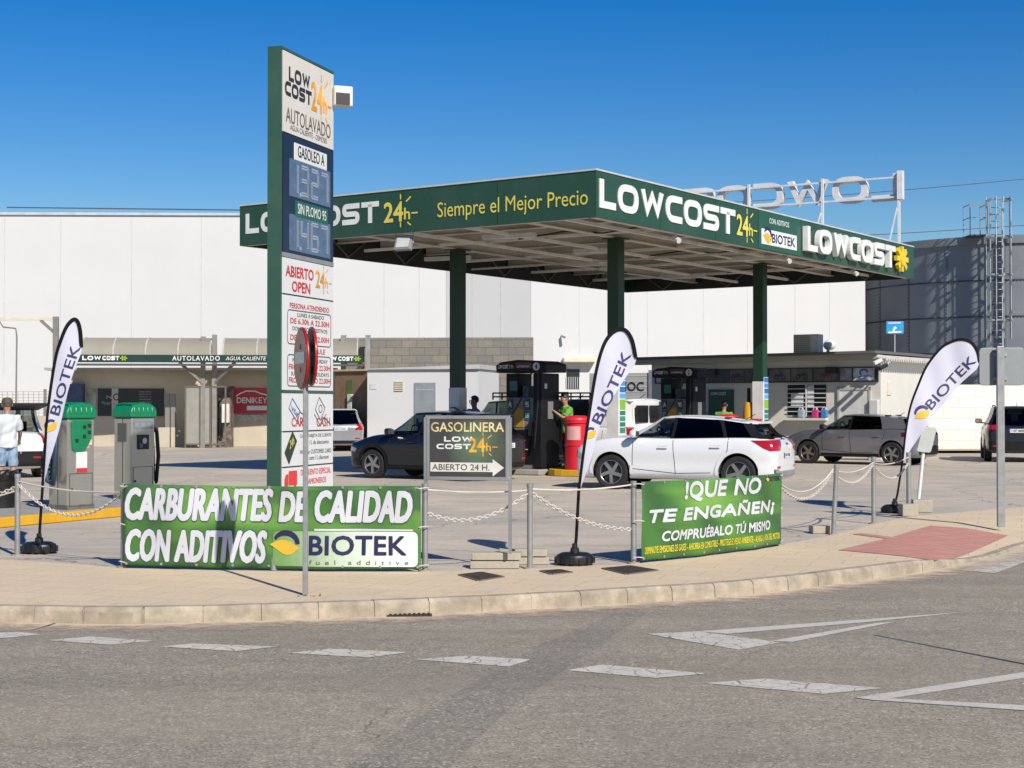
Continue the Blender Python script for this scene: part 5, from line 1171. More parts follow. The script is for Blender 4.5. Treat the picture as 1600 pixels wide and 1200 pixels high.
# ---------------------------------------------------------------- sign seen from behind at the right
p = gnd(1564, 823); t = thing('road_sign', 'grey back of two rounded sign plates on a tall post at the right', 'road sign', p, R(-3)); zt_ = zat(543, p.y)
MB().span((-.05, -.035, 0), (.05, .035, zt_ + .02)).build('pole', M_gp, t, bevel=.008)
M_sb = mat('plate_back', (.30, .33, .33), .5, .35, var=.05)
for x0, x1, y0, ang in ((-.26, .0, .09, .0), (.03, .34, .05, -.05)):
    pts = rnd([(x0, zat(602, p.y)), (x1, zat(602, p.y)), (x1, zt_), (x0, zt_)], .06, True)
    MB().prism([tuple(q) for q in pts], y0, y0 + .03).build('sign_plate', M_sb, t, bevel=.006)
MB().span((-.08, .03, zt_ - .12), (.10, .09, zt_ - .07)).span((-.08, .03, zt_ - .45), (.10, .09, zt_ - .40)).build('clamp', M_gp, t)
# leaning white sign
p = gnd(1438, 800) + Vector((0, .1, 0)); t = thing('leaning_sign', 'white blank sign plate on a leaning white pole beside the right flag', 'sign', (p.x, p.y, .2), 0); t.rotation_euler = (0, R(6), 0)
h = zat(668, p.y) - .2
MB().cyl((0, 0, -.05), (0, 0, h), .028, n=12).build('pole', M_fr, t, smooth=40)
MB().prism([tuple(q) for q in rnd([(-.12, h - .38), (.10, h - .38), (.16, h + .02), (-.06, h + .02)], .04, True)], -.06, -.03).build('sign_plate', mat('plate_pale', (.52, .54, .53), .4, .2), t)
# ---------------------------------------------------------------- feather flags
M_fb = mat('flag_black', (.008, .008, .010), .8, spec=.15); M_base = mat('base_black', (.014, .014, .015), .38, var=.2)
def flagcloth():
    m, tt, p, v = base_tree('flag_cloth', .75); c = mixc(tt, noise(tt, v, 3, 3, .5), (.70, .70, .80), (.66, .66, .77)); tr = node(tt, 'ShaderNodeBsdfTranslucent'); tr.inputs['Color'].default_value = (.72, .72, .80, 1); ms = node(tt, 'ShaderNodeMixShader'); ms.inputs['Fac'].default_value = .3
    tt.links.new(c, p.inputs['Base Color']); tt.links.new(p.outputs[0], ms.inputs[1]); tt.links.new(tr.outputs[0], ms.inputs[2]); tt.links.new(ms.outputs[0], tt.nodes['Material Output'].inputs['Surface']); return m
M_cl = flagcloth()
def catmull(P, n=5):
    return [Vector(q) for q in smooth_line(P, n)]
def flag(lab, bx, by, pole, free, tx, cap, leaf, lr, rz):
    b = gnd(bx, by); D = b.y; t = thing('feather_flag', lab, 'flag', b, rz); s = D / FOC; cr = math.cos(rz)
    def P(q): return ((q[0] - bx) * s / cr, at(800, q[1], D).z)
    pl = catmull([P(q) for q in pole]); fr = catmull([P(q) for q in free]); a = R(0)
    def rip(x, z): return .028 * math.sin(z * 2.4 + x * 3.5) + .014 * math.sin(x * 14 + z * 3) + .012 * math.sin((x * 9 - z * 5))
    mb = polysheet([tuple(q) for q in pl] + [tuple(q) for q in fr], .07)
    for v in mb.bm.verts: v.co.y = rip(v.co.x, v.co.z)
    o = mb.build('flag_sheet', M_cl, t, smooth=80)
    mb = MB(); n = len(pl); wd = .029
    L = []; 
    for i, q in enumerate(pl):
        aa, bb = pl[max(0, i - 1)], pl[min(n - 1, i + 1)]; dd = (bb - aa).normalized(); nn = Vector((dd.y, -dd.x)); k = min(1, (n - 1 - i) / 2 + .4) * (.35 + .65 * min(1, i / n * 1.6))
        L.append([(q.x - nn.x * .012, rip(q.x, q.y) - .006, q.y - nn.y * .012), (q.x + nn.x * wd * k, rip(q.x + nn.x * wd * k, q.y + nn.y * wd * k) - .006, q.y + nn.y * wd * k)])
    mb.grid(L); sl = mb.build('pole_sleeve', M_fb, t); so_ = sl.modifiers.new('solid', 'SOLIDIFY'); so_.thickness = .014; so_.offset = 0
    p0 = pl[0]; path = [(0, 0, .12), (p0.x * .35, 0, p0.y * .3 + .05)] + [(q.x, rip(q.x, q.y), q.y) for q in pl]
    MB().tube(path, .011, 8, radii=[.017 - .011 * i / (len(path) - 1) for i in range(len(path))]).build('pole', M_fb, t, smooth=60)
    (ax, az), (ex, ez) = P(tx[0]), P(tx[1]); dv = Vector((ex - ax, ez - az)); Lg = dv.length; dv.normalize(); up = Vector((-dv.y, dv.x)); hh = cap * s
    mb = MB(); sub = MB(); addtext(sub, 'BIOTEK', 0, 0, Lg, hh, 0, .022, 0, 1.02); cutgrid(sub.bm, .09)
    for v in sub.bm.verts:
        q = Vector((ax, az)) + dv * v.co.x + up * v.co.z; v.co = Vector((q.x, rip(q.x, q.y) - .006, q.y))
    sub.build('lettering', mat('flag_navy', (.035, .03, .13), .6), t)
    lx, lz = P(leaf); yel, nav = leafpts(0, 0, lr * s); ca_ = math.atan2(dv.y, dv.x) * .75
    for pts, M_, nm, of in ((nav, mat('flag_navy', (.035, .03, .13)), 'crescent_mark', -.006), (yel, M_lf, 'leaf_mark', -.008)):
        sub = polysheet([(lx + x * math.cos(ca_) - z * math.sin(ca_), lz + x * math.sin(ca_) + z * math.cos(ca_)) for x, z in pts], .09)
        for v in sub.bm.verts: v.co.y = rip(v.co.x, v.co.z) + of
        sub.build(nm, M_, t)
    MB().lathe([(0, 0), (.17, 0), (.20, .02), (.205, .06), (.19, .10), (.14, .125), (.05, .13), (.045, .17), (.03, .18), (.028, .22), (0, .22)], 28).xf(Matrix.Diagonal((1, .8, 1, 1))).build('water_base', M_base, t, smooth=35)
    mb = MB()
    for k in range(14): a = 2 * math.pi * k / 14; mb.box((.203 * math.cos(a), .163 * math.sin(a), .05), (.02, .05, .06), a)
    mb.build('base_rib', M_base, t)
z5 = lambda L: [(x / 4.287, y / 4.287 + 480) for x, y in L]; z6 = lambda L: [(880 + x / 3, 500 + y / 3) for x, y in L]; z7 = lambda L: [(1200 + x / 3, 500 + y / 3) for x, y in L]
flag('tall narrow white feather flag with a black edge, left of the vacuum units', 61, 864, z5([(275, 1190), (300, 950), (320, 750), (348, 500), (373, 330), (398, 240), (428, 150), (455, 102), (488, 76), (518, 95), (538, 160), (548, 270)]), z5([(540, 310), (500, 430), (442, 640), (385, 860), (290, 1165)]), z5([(400, 728), (540, 268)]), 15.5, z5([(345, 800)])[0], 11, -.1)
flag('white feather flag in the middle, between the posts, before the red bin', 898, 882, z6([(75, 805), (98, 600), (120, 440), (150, 250), (180, 135), (215, 72), (258, 40), (300, 45), (332, 95), (350, 180)]), z6([(340, 212), (255, 330), (190, 450), (130, 650), (85, 785)]), z6([(178, 492), (328, 160)]), 17, z6([(128, 535)])[0], 10.5, .1)
flag('wide bent white feather flag at the right, beside the silver car', 1398, 801, z7([(632, 665), (648, 520), (670, 400), (702, 310), (750, 215), (808, 137), (860, 102), (910, 88), (960, 105), (990, 150), (1000, 200)]), z7([(988, 228), (918, 292), (830, 390), (760, 472), (700, 562), (640, 655)]), z7([(770, 425), (985, 195)]), 16, z7([(722, 440)])[0], 13, .05)
# ================================================================ VACUUM UNITS, LEFT ISLAND
A, B = gnd(0, 825), gnd(193, 807); d = (B - A).normalized(); LR = math.atan2(d.y, d.x)
t = thing('vacuum_island', 'yellow kerbed island carrying the two vacuum units', 'kerb island', A, LR)
MB().span((-3.5, .12, 0), (5.2, 2.6, .125)).build('plinth', M_isl, t); MB().span((-3.5, 0, 0), (5.2, .12, .14)).build('kerb', M_yel, t, bevel=.015)
M_ss = mat('stainless', (.62, .585, .53), .30, .75, var=.10, scale=2.5, dirt=(.40, .37, .33), dscale=1.2, damt=.5); M_lid = mat('lid_green', (.006, .23, .095), .35, var=.05)
M_seamv = mat('seam_dark', (.06, .055, .05), .6)
def vacuum(px, py, lab, kind):
    p = gnd(px, py, .125); t = thing('vacuum_unit', lab, 'vacuum', (p.x, p.y, .125), K)
    w, dp, h = .42, .50, 1.34
    # local -Y faces left (hose side of unit one), local +X faces right front
    MB().span((-w, 0, 0), (0, dp, h)).build('cabinet', M_ss, t, bevel=.02)
    MB().span((-w + .02, .02, -.0), (-.02, dp - .02, .02)).build('foot', M_pg, t)
    mb = MB(); prof = [(0, 0), (0, .10), (.03, .17), (.10, .215), (dp / 2 + .03, .235), (dp - .04, .215), (dp + .03, .17), (dp + .06, .10), (dp + .06, 0)]
    mb.prism([(a - .03, b + h) for a, b in prof], 0, w + .06).xf(Matrix(((0, -1, 0, .03), (1, 0, 0, 0), (0, 0, 1, 0), (0, 0, 0, 1)))); lid = mb.build('lid', M_lid, t, bevel=.03, seg=3)
    mb = MB()
    for k in range(5):
        yy = .04 + k * .095; mb.tube([(.035, yy, h + .08), (.03, yy, h + .16), (-.03, yy, h + .222), (-w / 2, yy, h + .238), (-w - .0, yy, h + .21)], .013, 6)
    mb.build('lid_rib', M_lid, lid, smooth=60)
    mb = MB(); e = .006
    mb.ribbon([(.04, .05), (dp - .04, .05), (dp - .04, .53), (.04, .53)], .008, -e, 0, True).xf(Matrix(((0, -1, 0, 0), (1, 0, 0, 0), (0, 0, 1, 0), (0, 0, 0, 1)))); mb.build('door_seam', M_seamv, t)
    MB().cyl((0, .08, .3), (.012, .08, .3), .018, n=12).build('lock', M_blk, t)
    mb = MB(); mb.span((-w / 2 - .004, -e, .02), (-w / 2 + .004, 0, h)); mb.build('panel_seam', M_seamv, t)
    MB().span((-w - .004, -.004, 0), (.004, dp + .004, .07)).build('kick_plate', mat('kick_plate', (.20, .185, .165), .6, .3, var=.3, scale=9), t)
    if kind == 1:
        MB().prism([tuple(q) for q in rnd([(.08, .86), (.3, .86), (.43, 1.05), (.43, 1.32), (.05, 1.32)], .05, True)], 0, .03).xf(Matrix(((0, -1, 0, .03), (1, 0, 0, 0), (0, 0, 1, 0), (0, 0, 0, 1)))).build('control_plate', mat('plate_green2', (.008, .22, .09), .4), t, bevel=.008)
        mb = MB()
        for y, z in ((.26, 1.2), (.35, 1.22), (.26, 1.06), (.35, 1.12), (.12, 1.0)): mb.span((.03, y, z), (.045, y + .05, z + .045))
        mb.build('button', M_blk, t)
        MB().span((0, .16, .55), (.008, .36, .85)).build('notice', M_pw, t); MB().span((.008, .16, .55), (.012, .36, .61)).build('notice_band', M_prd, t); MB().span((0, .13, .9), (.008, .4, .94)).build('red_strip', mat('pink_notice', (.72, .35, .33)), t)
        MB().span((0, .39, .95), (.008, .45, 1.03)).build('sticker', mat('sticker_cream', (.7, .66, .4), .5), t)
        mb = MB(); mb.tube([(-.2, -.02, 1.3), (-.15, -.1, 1.2), (-.08, -.14, .95), (-.12, -.14, .55), (-.2, -.1, .38), (-.32, -.1, .42), (-.36, -.12, .8), (-.3, -.12, 1.15), (-.25, -.05, 1.25)], .035, 10); mb.build('hose', mat('hose_blue', (.02, .05, .085), .5), t, smooth=60)
        mb = MB()
        for z in (.62, .7, .55): mb.tube([(-.36 + .12 * math.cos(a), -.08, z + .12 * math.sin(a)) for a in [k * math.pi / 8 for k in range(16)]], .02, 6, True)
        mb.build('coiled_hose', M_hose, t, smooth=60)
    else:
        MB().span((0, .05, 1.16), (.012, dp - .05, 1.28)).build('sign_strip', mat('strip_grey', (.22, .24, .26), .4), t); mb = MB()
        for k in range(3): mb.span((.012, .06 + k * .13, 1.19), (.016, .15 + k * .13, 1.26))
        mb.build('pictogram', mat('pict_blue', (.25, .3, .36), .4), t)
        sc_ = MB().span((0, .13, .82), (.02, .36, 1.06)).build('coin_panel', M_blk, t); MB().cyl((.02, .26, .96), (.03, .26, .96), .05, n=14).build('dial', M_ss, sc_); MB().span((.02, .15, .85), (.03, .22, .92)).build('slot', M_pg, sc_)
        MB().tube([(-.1, dp + .02, 1.22), (-.08, dp + .12, 1.1), (-.06, dp + .14, .7), (-.08, dp + .12, .35), (-.1, dp + .14, .25), (-.14, dp + .1, .4), (-.16, dp + .1, .9), (-.14, dp + .03, 1.1)], .032, 10).build('hose', M_hose, t, smooth=60)
        MB().span((-w + .1, -.012, .95), (-.12, 0, 1.25)).build('worn_notice', mat('notice_dark', (.16, .16, .15), .35, .5), t)
vacuum(105, 797, 'left stainless vacuum unit with a green control plate and blue hose', 1); vacuum(205, 781, 'right stainless vacuum unit with a coin panel and black hose', 2)
# black litter bin at the left edge
p = gnd(2, 806); t = thing('litter_bin', 'round black litter bin with a bag folded over its rim at the left edge', 'bin', p)
MB().lathe([(0, .0), (.2, 0), (.235, .62), (.225, .62), (.19, .05), (0, .05)], 24).build('drum', M_base, t, smooth=35); rr = random.Random(2); mb = MB()
mb.lathe([(.2, .5), (.25, .55), (.255, .64), (.235, .68), (.2, .66)], 30)
for v in mb.bm.verts: v.co += Vector((rr.uniform(-.012, .012), rr.uniform(-.012, .012), rr.uniform(-.02, .012)))
mb.build('bin_bag', mat('bag_black', (.012, .012, .013), .25), t)
# ================================================================ CAR WASH
def barrel():
    m, tt, p, v = base_tree('barrel_roof', .4); c = mixc(tt, noise(tt, v, .9, 5, .6), (.40, .385, .32), (.48, .46, .38)); tr = node(tt, 'ShaderNodeBsdfTranslucent'); tr.inputs['Color'].default_value = (.75, .72, .62, 1); ms = node(tt, 'ShaderNodeMixShader'); ms.inputs['Fac'].default_value = .55
    tt.links.new(c, p.inputs['Base Color']); tt.links.new(p.outputs[0], ms.inputs[1]); tt.links.new(tr.outputs[0], ms.inputs[2]); tt.links.new(ms.outputs[0], tt.nodes['Material Output'].inputs['Surface']); return m
WD = 60.0
M_wf = mat('wash_fascia', (.010, .045, .032), .4); M_barrel = barrel(); M_rib = mat('barrel_rib', (.55, .54, .48), .45); M_steel = mat('wash_steel', (.32, .30, .27), .5, .5)
xa, xb = at(121, 557, WD), at(566, 563, WD + 1); d = xb - xa; WL = math.hypot(d.x, d.y); t = thing('wash_canopy', 'low car wash canopy with a barrel vaulted roof and a thin dark green fascia', 'canopy', (xa.x, xa.y, 0), math.atan2(d.y, d.x))
zf0, zf1 = zat(566, WD), zat(554, WD)
f = MB().span((0, -.08, zf0), (WL, 0, zf1)).build('fascia', M_wf, t); MB().span((-.15, -.12, zf0 - .13), (WL, .1, zf0 - .05)).build('gutter', mat('gutter_dark', (.08, .08, .08), .5), t)
WX = lambda px: (px - 121) / 445 * WL
mb = MB(); lowcost(mb, WX(129), zf0 + .08, WX(158) - WX(129), .17, -.09, 0, 'LOW', .3); lowcost(mb, WX(160), zf0 + .08, WX(186) - WX(160), .17, -.09, 0, 'COST', .3); addtext(mb, 'AUTOLAVADO', WX(268), zf0 + .07, WX(342) - WX(268), .19, -.09, .02, 0, 1.2); addtext(mb, 'AGUA CALIENTE - OSMOSIS', WX(351), zf0 + .09, WX(455) - WX(351), .15, -.09, 0, .2); lowcost(mb, WX(500), zf0 + .08, WX(526) - WX(500), .17, -.09, 0, 'LOW', .3); lowcost(mb, WX(528), zf0 + .08, WX(552) - WX(528), .17, -.09, 0, 'COST', .3); mb.build('lettering', mat('letter_white', (.8, .82, .8)), f)
mb = MB()
for px in (189, 554):
    for k in range(6): mb.bar((WX(px + 4), -.1, zf0 + .16), (WX(px + 4) + .14 * math.cos(k * 1.05), -.1, zf0 + .16 + .1 * math.sin(k * 1.05)), .05, .03, up=(0, 1, 0))
mb.build('sun_emblem', mat('lime', (.35, .5, .05)), f)
def arc(xx, y0=.0, dep=2.6, rise=.72): return [(xx, y0 + dep * (1 - math.cos(a)) / 2, zf1 + rise * math.sin(a)) for a in [math.pi * k / 14 for k in range(15)]]
for x0, x1 in ((0.1, WX(326)), (WX(346), WL - .2)):
    MB().grid([arc(x0), arc(x1)]).build('barrel_roof', M_barrel, t, smooth=50); n = 4
    for k in range(n + 1): MB().tube(arc(x0 + (x1 - x0) * k / n), .035, 6).build('roof_rib', M_rib, t)
for px, top in ((313, 524), (331, 521), (535, 522)): 
    x = WX(px); MB().span((x - .09, .5, 0), (x + .09, .68, zat(top, WD))).build('column', M_steel, t)
for px, s in ((313, -1), (331, 1), (535, 1)): MB().bar((WX(px), .55, 2.55), (WX(px) + s * .85, .0, zf0), .1).build('brace', M_steel, t)
# tan back wall of the wash with its panels
M_tan = mat('tan_render', (.56, .50, .40), .85, var=.05, scale=1, dirt=(.30, .24, .17), dscale=.5, damt=.7)
a = at(80, 600, 63.4); b = at(527, 600, 63.6); t, L = wall_block('wash_wall', 'tan rendered wall with sign boards behind the car wash', 'wall', (a.x, a.y), (b.x, b.y), .25, zat(579, 63.5), M_tan)
MB().span((-.15, -.5, zat(579, 63.5)), (L, .3, zat(575, 63.5))).build('coping', mat('coping_grey', (.36, .34, .30), .7), t)
VX = lambda px: (px - 80) / 447 * L; VZ = lambda py: zat(py, 63.3)
nb = MB().span((VX(153), -.06, VZ(650)), (VX(256), 0, VZ(607))).build('black_board', mat('board_black', (.022, .024, .028), .45), t); MB().span((VX(175), -.065, VZ(650)), (VX(185), -.06, VZ(607))).build('pale_strip', mat('board_pale', (.5, .46, .38), .5), nb)
mb = MB(); addtext(mb, 'C', VX(177), VZ(626), .22, .3, -.07, .02); mb.build('lettering', M_blk, nb); mb = MB(); addtext(mb, 'N', VX(167), VZ(623), .2, .14, -.07, .01); addtext(mb, 'Manuel Car', VX(160), VZ(632), .55, .13, -.07, .0)
for k in range(6): addtext(mb, ('Pulidos de faros', 'Limpieza interior', 'Tapicerias', 'Abrillantado', 'Lavado a mano', 'Encerado')[k], VX(218), VZ(613 + k * 4), .5, .06, -.07, 0)
mb.build('lettering', mat('board_print_grey', (.4, .4, .38), .5), nb)
MB().span((VX(136), -.05, VZ(645)), (VX(150), 0, VZ(608))).build('photo_board', mat('board_leaf', (.35, .38, .30), .5, var=.5, scale=3), t); MB().span((VX(109), -.4, VZ(645)), (VX(133), 0, VZ(600))).build('blue_machine', mat('machine_blue', (.05, .07, .16), .45, var=.4, scale=4), t)
rb = MB().span((VX(364), -.07, VZ(646)), (VX(421), 0, VZ(606))).build('red_board', mat('board_red', (.48, .03, .05), .45), t); mb = MB(); addtext(mb, 'DENI', VX(370), VZ(630), VX(395) - VX(370), .24, -.08, .03); addtext(mb, 'KEY', VX(396), VZ(630), VX(418) - VX(396), .24, -.08, .0); mb.ribbon([(VX(369), VZ(619)), (VX(376), VZ(614.5)), (VX(385), VZ(611)), (VX(398), VZ(611)), (VX(408), VZ(615)), (VX(417), VZ(617)), (VX(418), VZ(619))], .05, -.08); mb.face([(VX(386), -.08, VZ(641)), (VX(417), -.08, VZ(641)), (VX(417), -.08, VZ(634)), (VX(386), -.08, VZ(634))]); mb.build('lettering', M_lw, rb)
MB().span((VX(371), -.05, VZ(658)), (VX(411), 0, VZ(648))).build('small_notice', mat('notice_cream', (.5, .46, .4), .6, var=.4, scale=10), t)
# glass stall
sa, sb = at(290, 650, 61.0), at(357, 650, 61.6); t = thing('wash_stall', 'framed stall of dusty glass under the car wash canopy', 'stall', (sa.x, sa.y, 0), -.02); SL = sb.x - sa.x; hz = zat(603, 61)
mb = MB()
for x in (0, SL * .36, SL * .62, SL): mb.span((x - .03, -.03, 0), (x + .03, .03, hz))
mb.span((0, -.03, hz - .06), (SL, .03, hz)).span((0, -.03, .12), (SL, .03, .18)).span((0, 0, hz - .06), (.05, 1.8, hz)).span((SL - .05, 0, hz - .06), (SL, 1.8, hz)); mb.build('frame', mat('frame_brown', (.20, .17, .13), .5, .3), t)
MB().span((.03, -.005, .18), (SL * .36 - .03, .01, hz - .06)).span((SL * .36 + .03, -.005, .18), (SL * .62 - .03, .01, hz - .06)).build('glass', mat('dusty_glass', (.34, .33, .29), .25, var=.1), t)
MB().span((SL * .66, 1.0, 0), (SL, 1.6, hz)).build('machine', mat('machine_dark', (.10, .07, .065), .6, var=.7, scale=4, dirt=(.4, .36, .3), dscale=3, damt=.8), t); MB().span((SL * .8, .8, 1.0), (SL * .98, 1.0, 1.75)).build('panel', mat('ac_white', (.75, .74, .7)), t)
MB().tube([(SL * .7, .9, 2.0), (SL * .75, .85, 1.2), (SL * .72, .85, .5), (SL * .8, .85, .4), (SL * .82, .85, 1.1)], .05, 7).build('hose', M_hose, t)
p = gnd(364, 695); t = thing('waste_bin', 'dark green waste bin beside the glass wash stall', 'bin', p); MB().lathe([(0, 0), (.2, 0), (.27, .66), (.3, .68), (.3, .72), (.25, .72), (.2, .1), (0, .1)], 20).build('drum', mat('bin_dark', (.018, .026, .024), .5), t, smooth=35); MB().tube([(-.29, 0, .6), (-.34, 0, .66), (-.29, 0, .7)], .015, 5).build('handle', M_blk, t)
# slim posts standing before the wash wall
for px, lab in ((262, 'thin brown post before the wash wall beside the black board'), (271, 'second thin brown post before the wash wall, left of the glass stall')):
    p = at(px, 650, 62.3); t = thing('steel_post', lab, 'post', (p.x, p.y, 0)); MB().span((-.09, -.06, 0), (.09, .06, zat(615, 62.3))).build('post', M_steel, t); MB().span((-.35 if px < 265 else -.08, -.1, 0), (.1, .1, .8)).build('footing', mat('tan_render', (.56, .5, .4)), t)
# mesh fence and low wall behind the open car at left
a = at(-120, 640, 64); b = at(82, 640, 63.8); t, L = wall_block('low_wall', 'low cream wall with a wire fence behind the open car at the far left', 'wall', (a.x, a.y), (b.x, b.y), .25, zat(650, 64), M_tan); mb = MB(); z0, z1 = zat(650, 64), zat(612, 64)
for k in range(int(L / .22)): mb.bar((k * .22, .1, z0), (k * .22, .1, z1), .018)
for k in range(9): mb.bar((0, .1, z0 + (z1 - z0) * k / 8), (L, .1, z0 + (z1 - z0) * k / 8), .018)
mb.build('wire_mesh', mat('mesh_grey', (.42, .42, .4), .5, .4), t); mb = MB()
for k in range(4): mb.span((L - .4 - k * 2.2, .05, 0), (L - .3 - k * 2.2, .15, z1 + .1))
mb.build('fence_post', M_steel, t)
# cream gantry
p = at(87, 600, 55); t = thing('wash_gantry', 'cream steel gantry arm with a hanging hose at the far left', 'gantry', (p.x, p.y, 0), .02); zt_ = zat(496, 55)
MB().span((-.09, -.09, 0), (.09, .09, zt_ + .03)).build('column', M_steel, t); MB().span((-4.5, -.07, zt_ - .1), (-.1, .07, zt_)).build('beam', mat('gantry_cream', (.68, .62, .45), .5), t); MB().bar((-.05, 0, zt_ - .55), (-.55, 0, zt_ - .1), .1).build('brace', M_steel, t)
MB().tube([(-2.0, -.1, zt_ - .1), (-1.85, -.1, zt_ - .35), (-1.4, -.1, zt_ - .4), (-1.36, -.1, zt_ - .7), (-1.38, -.1, 1.7)], .03, 6).build('hose', M_steel, t)
# NOC hoarding and fence behind the white van
p0, p1 = at(921, 600, 58), at(1014, 600, 57); d = p1 - p0; t = thing('grey_hoarding', 'grey slatted hoarding with dark letters behind the white van', 'hoarding', (p0.x, p0.y, 0), math.atan2(d.y, d.x)); L = math.hypot(d.x, d.y); z0, z1 = zat(655, 57.5), zat(583, 57.5)
MB().span((0, 0, z0 - 1.1), (L, .05, z1)).build('panel', mat('hoarding_grey', (.42, .42, .40), .7, var=.06), t); mb = MB()
for k in range(9): mb.span((0, -.012, z0 + k * .2), (L, 0, z0 + k * .2 + .025))
mb.build('slat_joint', M_seam, t); mb = MB(); addtext(mb, 'NOC', L * .50, zat(611, 57), L * .42, .34, -.02, .03); mb.build('lettering', M_blk, t)
for px in (1014, 1016): pass
MB().span((L, -.06, 0), (L + .12, .06, z1 + .1)).build('post', M_gp, t)
p0 = at(1018, 640, 58); t = thing('railing', 'thin pale bar railing between the hoarding and pump two', 'railing', (p0.x, p0.y, 0), .0); mb = MB()
for k in range(14): mb.bar((k * .13, 0, .2), (k * .13, 0, 2.3), .025)
mb.bar((0, 0, 2.2), (1.8, 0, 2.2), .04).bar((0, 0, .3), (1.8, 0, .3), .04); mb.build('bars', M_gp, t)

tpos = gnd(1365, 992, RZ); hs_ = sdir.xy.normalized(); tl_ = 2.5 / math.tan(SUN_EL)
t = thing('road_pole', 'thin steel pole by the road just outside the picture on the right', 'pole', (tpos.x + hs_.x * tl_, tpos.y + hs_.y * tl_, RZ))
MB().cyl((0, 0, 0), (0, 0, 2.5), .035, .012, 12).build('pole', M_gp, t); MB().cyl((0, 0, 0), (0, 0, .03), .09, n=14).build('base_plate', M_gp, t)
# ================================================================ CARS (local +X = heading, +Y = left side)
def glassmat(name, tint, fac):
    m = bpy.data.materials.new(name); m.use_nodes = True; t = m.node_tree; t.nodes.remove(t.nodes['Principled BSDF'])
    tr = node(t, 'ShaderNodeBsdfTransparent'); tr.inputs['Color'].default_value = (*tint, 1); gl = node(t, 'ShaderNodeBsdfGlossy'); gl.inputs['Roughness'].default_value = .02; gl.inputs['Color'].default_value = (.55, .55, .55, 1)
    lw = node(t, 'ShaderNodeLayerWeight'); lw.inputs['Blend'].default_value = .5; ad = mth(t, 'ADD', mth(t, 'MULTIPLY', mth(t, 'POWER', lw.outputs['Facing'], 4.0), .7), .035 + fac)
    nz = node(t, 'ShaderNodeTexNoise'); nz.inputs['Scale'].default_value = 4; mm = mth(t, 'MULTIPLY', ad, mth(t, 'ADD', mth(t, 'MULTIPLY', nz.outputs['Fac'], .3), .85))
    ms = node(t, 'ShaderNodeMixShader'); t.links.new(mm, ms.inputs['Fac']); t.links.new(tr.outputs[0], ms.inputs[1]); t.links.new(gl.outputs[0], ms.inputs[2]); t.links.new(ms.outputs[0], t.nodes['Material Output'].inputs['Surface']); return m
M_gl = glassmat('car_glass', (.38, .44, .42), .03); M_glt = glassmat('tinted_glass', (.012, .014, .018), .0)
M_tyre = mat('tyre_rubber', (.016, .016, .017), .75, var=.2, scale=20); M_trim = mat('black_trim', (.011, .011, .012), .5, spec=.25); M_int = mat('car_interior', (.02, .02, .022), .8); M_chr = mat('chrome', (.6, .6, .6), .15, .9)
M_rl = mat('lamp_red', (.42, .008, .012), .12, var=.15, scale=14, coat=.6); M_hl = mat('lamp_clear', (.45, .47, .5), .12, .4, coat=.6); M_alloy = mat('alloy', (.42, .42, .43), .3, .8); M_alloyd = mat('alloy_dark', (.03, .03, .032), .4, .3); M_plate = mat('number_plate', (.74, .75, .76), .4); M_pblue = mat('plate_blue', (.02, .06, .4), .4); M_seamc = mat('shut_line', (.02, .02, .022), .7)
def lerp_tab(tab, x):
    if x >= tab[0][0]: return tab[0][1]
    for (xa, a), (xb, b) in zip(tab, tab[1:]):
        if xb <= x <= xa: 
            f = (xa - x) / (xa - xb); return a + (b - a) * f
    return tab[-1][1]
def evalmesh(o, name):
    dg = bpy.context.evaluated_depsgraph_get(); dg.update(); return bpy.data.meshes.new_from_object(o.evaluated_get(dg), depsgraph=dg)
def wheel(parent, x, y, r, w, spokes, m_sp, phase):
    s = 1 if y > 0 else -1; T = Matrix.Translation((x, y, r)) @ Matrix.Rotation(-s * math.pi / 2, 4, 'X')           # local z -> outward
    h = MB().lathe([(0, -w * .5), (r * .68, -w * .5), (r * .68, w * .15), (0, w * .18)], 28).xf(T).build('wheel', M_alloyd, parent, smooth=35)
    MB().lathe([(r * .66, -w * .5), (r * .93, -w * .5), (r, -w * .36), (r, w * .36), (r * .95, w * .49), (r * .80, w * .52), (r * .69, w * .44), (r * .66, w * .1)], 36).xf(T).build('tyre', M_tyre, h, smooth=35)
    mb = MB(); mb.lathe([(r * .655, w * .38), (r * .685, w * .42), (r * .685, w * .445), (r * .66, w * .45)], 36)
    mb.cyl((0, 0, w * .2), (0, 0, w * .40), r * .13, n=14)
    for k in range(spokes):
        a = 2 * math.pi * k / spokes + phase; c, s_ = math.cos(a), math.sin(a); Ra = Matrix.Rotation(a, 4, 'Z')
        pts = [(r * .08, -.045), (r * .64, -.028), (r * .64, .034), (r * .08, .02)]
        vv = [mb.bm.verts.new(Ra @ Vector((p, q * r * 3, w * .36 + (p / r) * w * .06))) for p, q in pts]; mb.bm.faces.new(vv)
        vb = [mb.bm.verts.new(Ra @ Vector((p, q * r * 3, w * .2))) for p, q in pts]
        for e in range(4): mb.bm.faces.new((vv[e], vb[e], vb[(e + 1) % 4], vv[(e + 1) % 4]))
    bmesh.ops.recalc_face_normals(mb.bm, faces=mb.bm.faces[:])
    mb.xf(T).build('rim', m_sp, h, smooth=30)
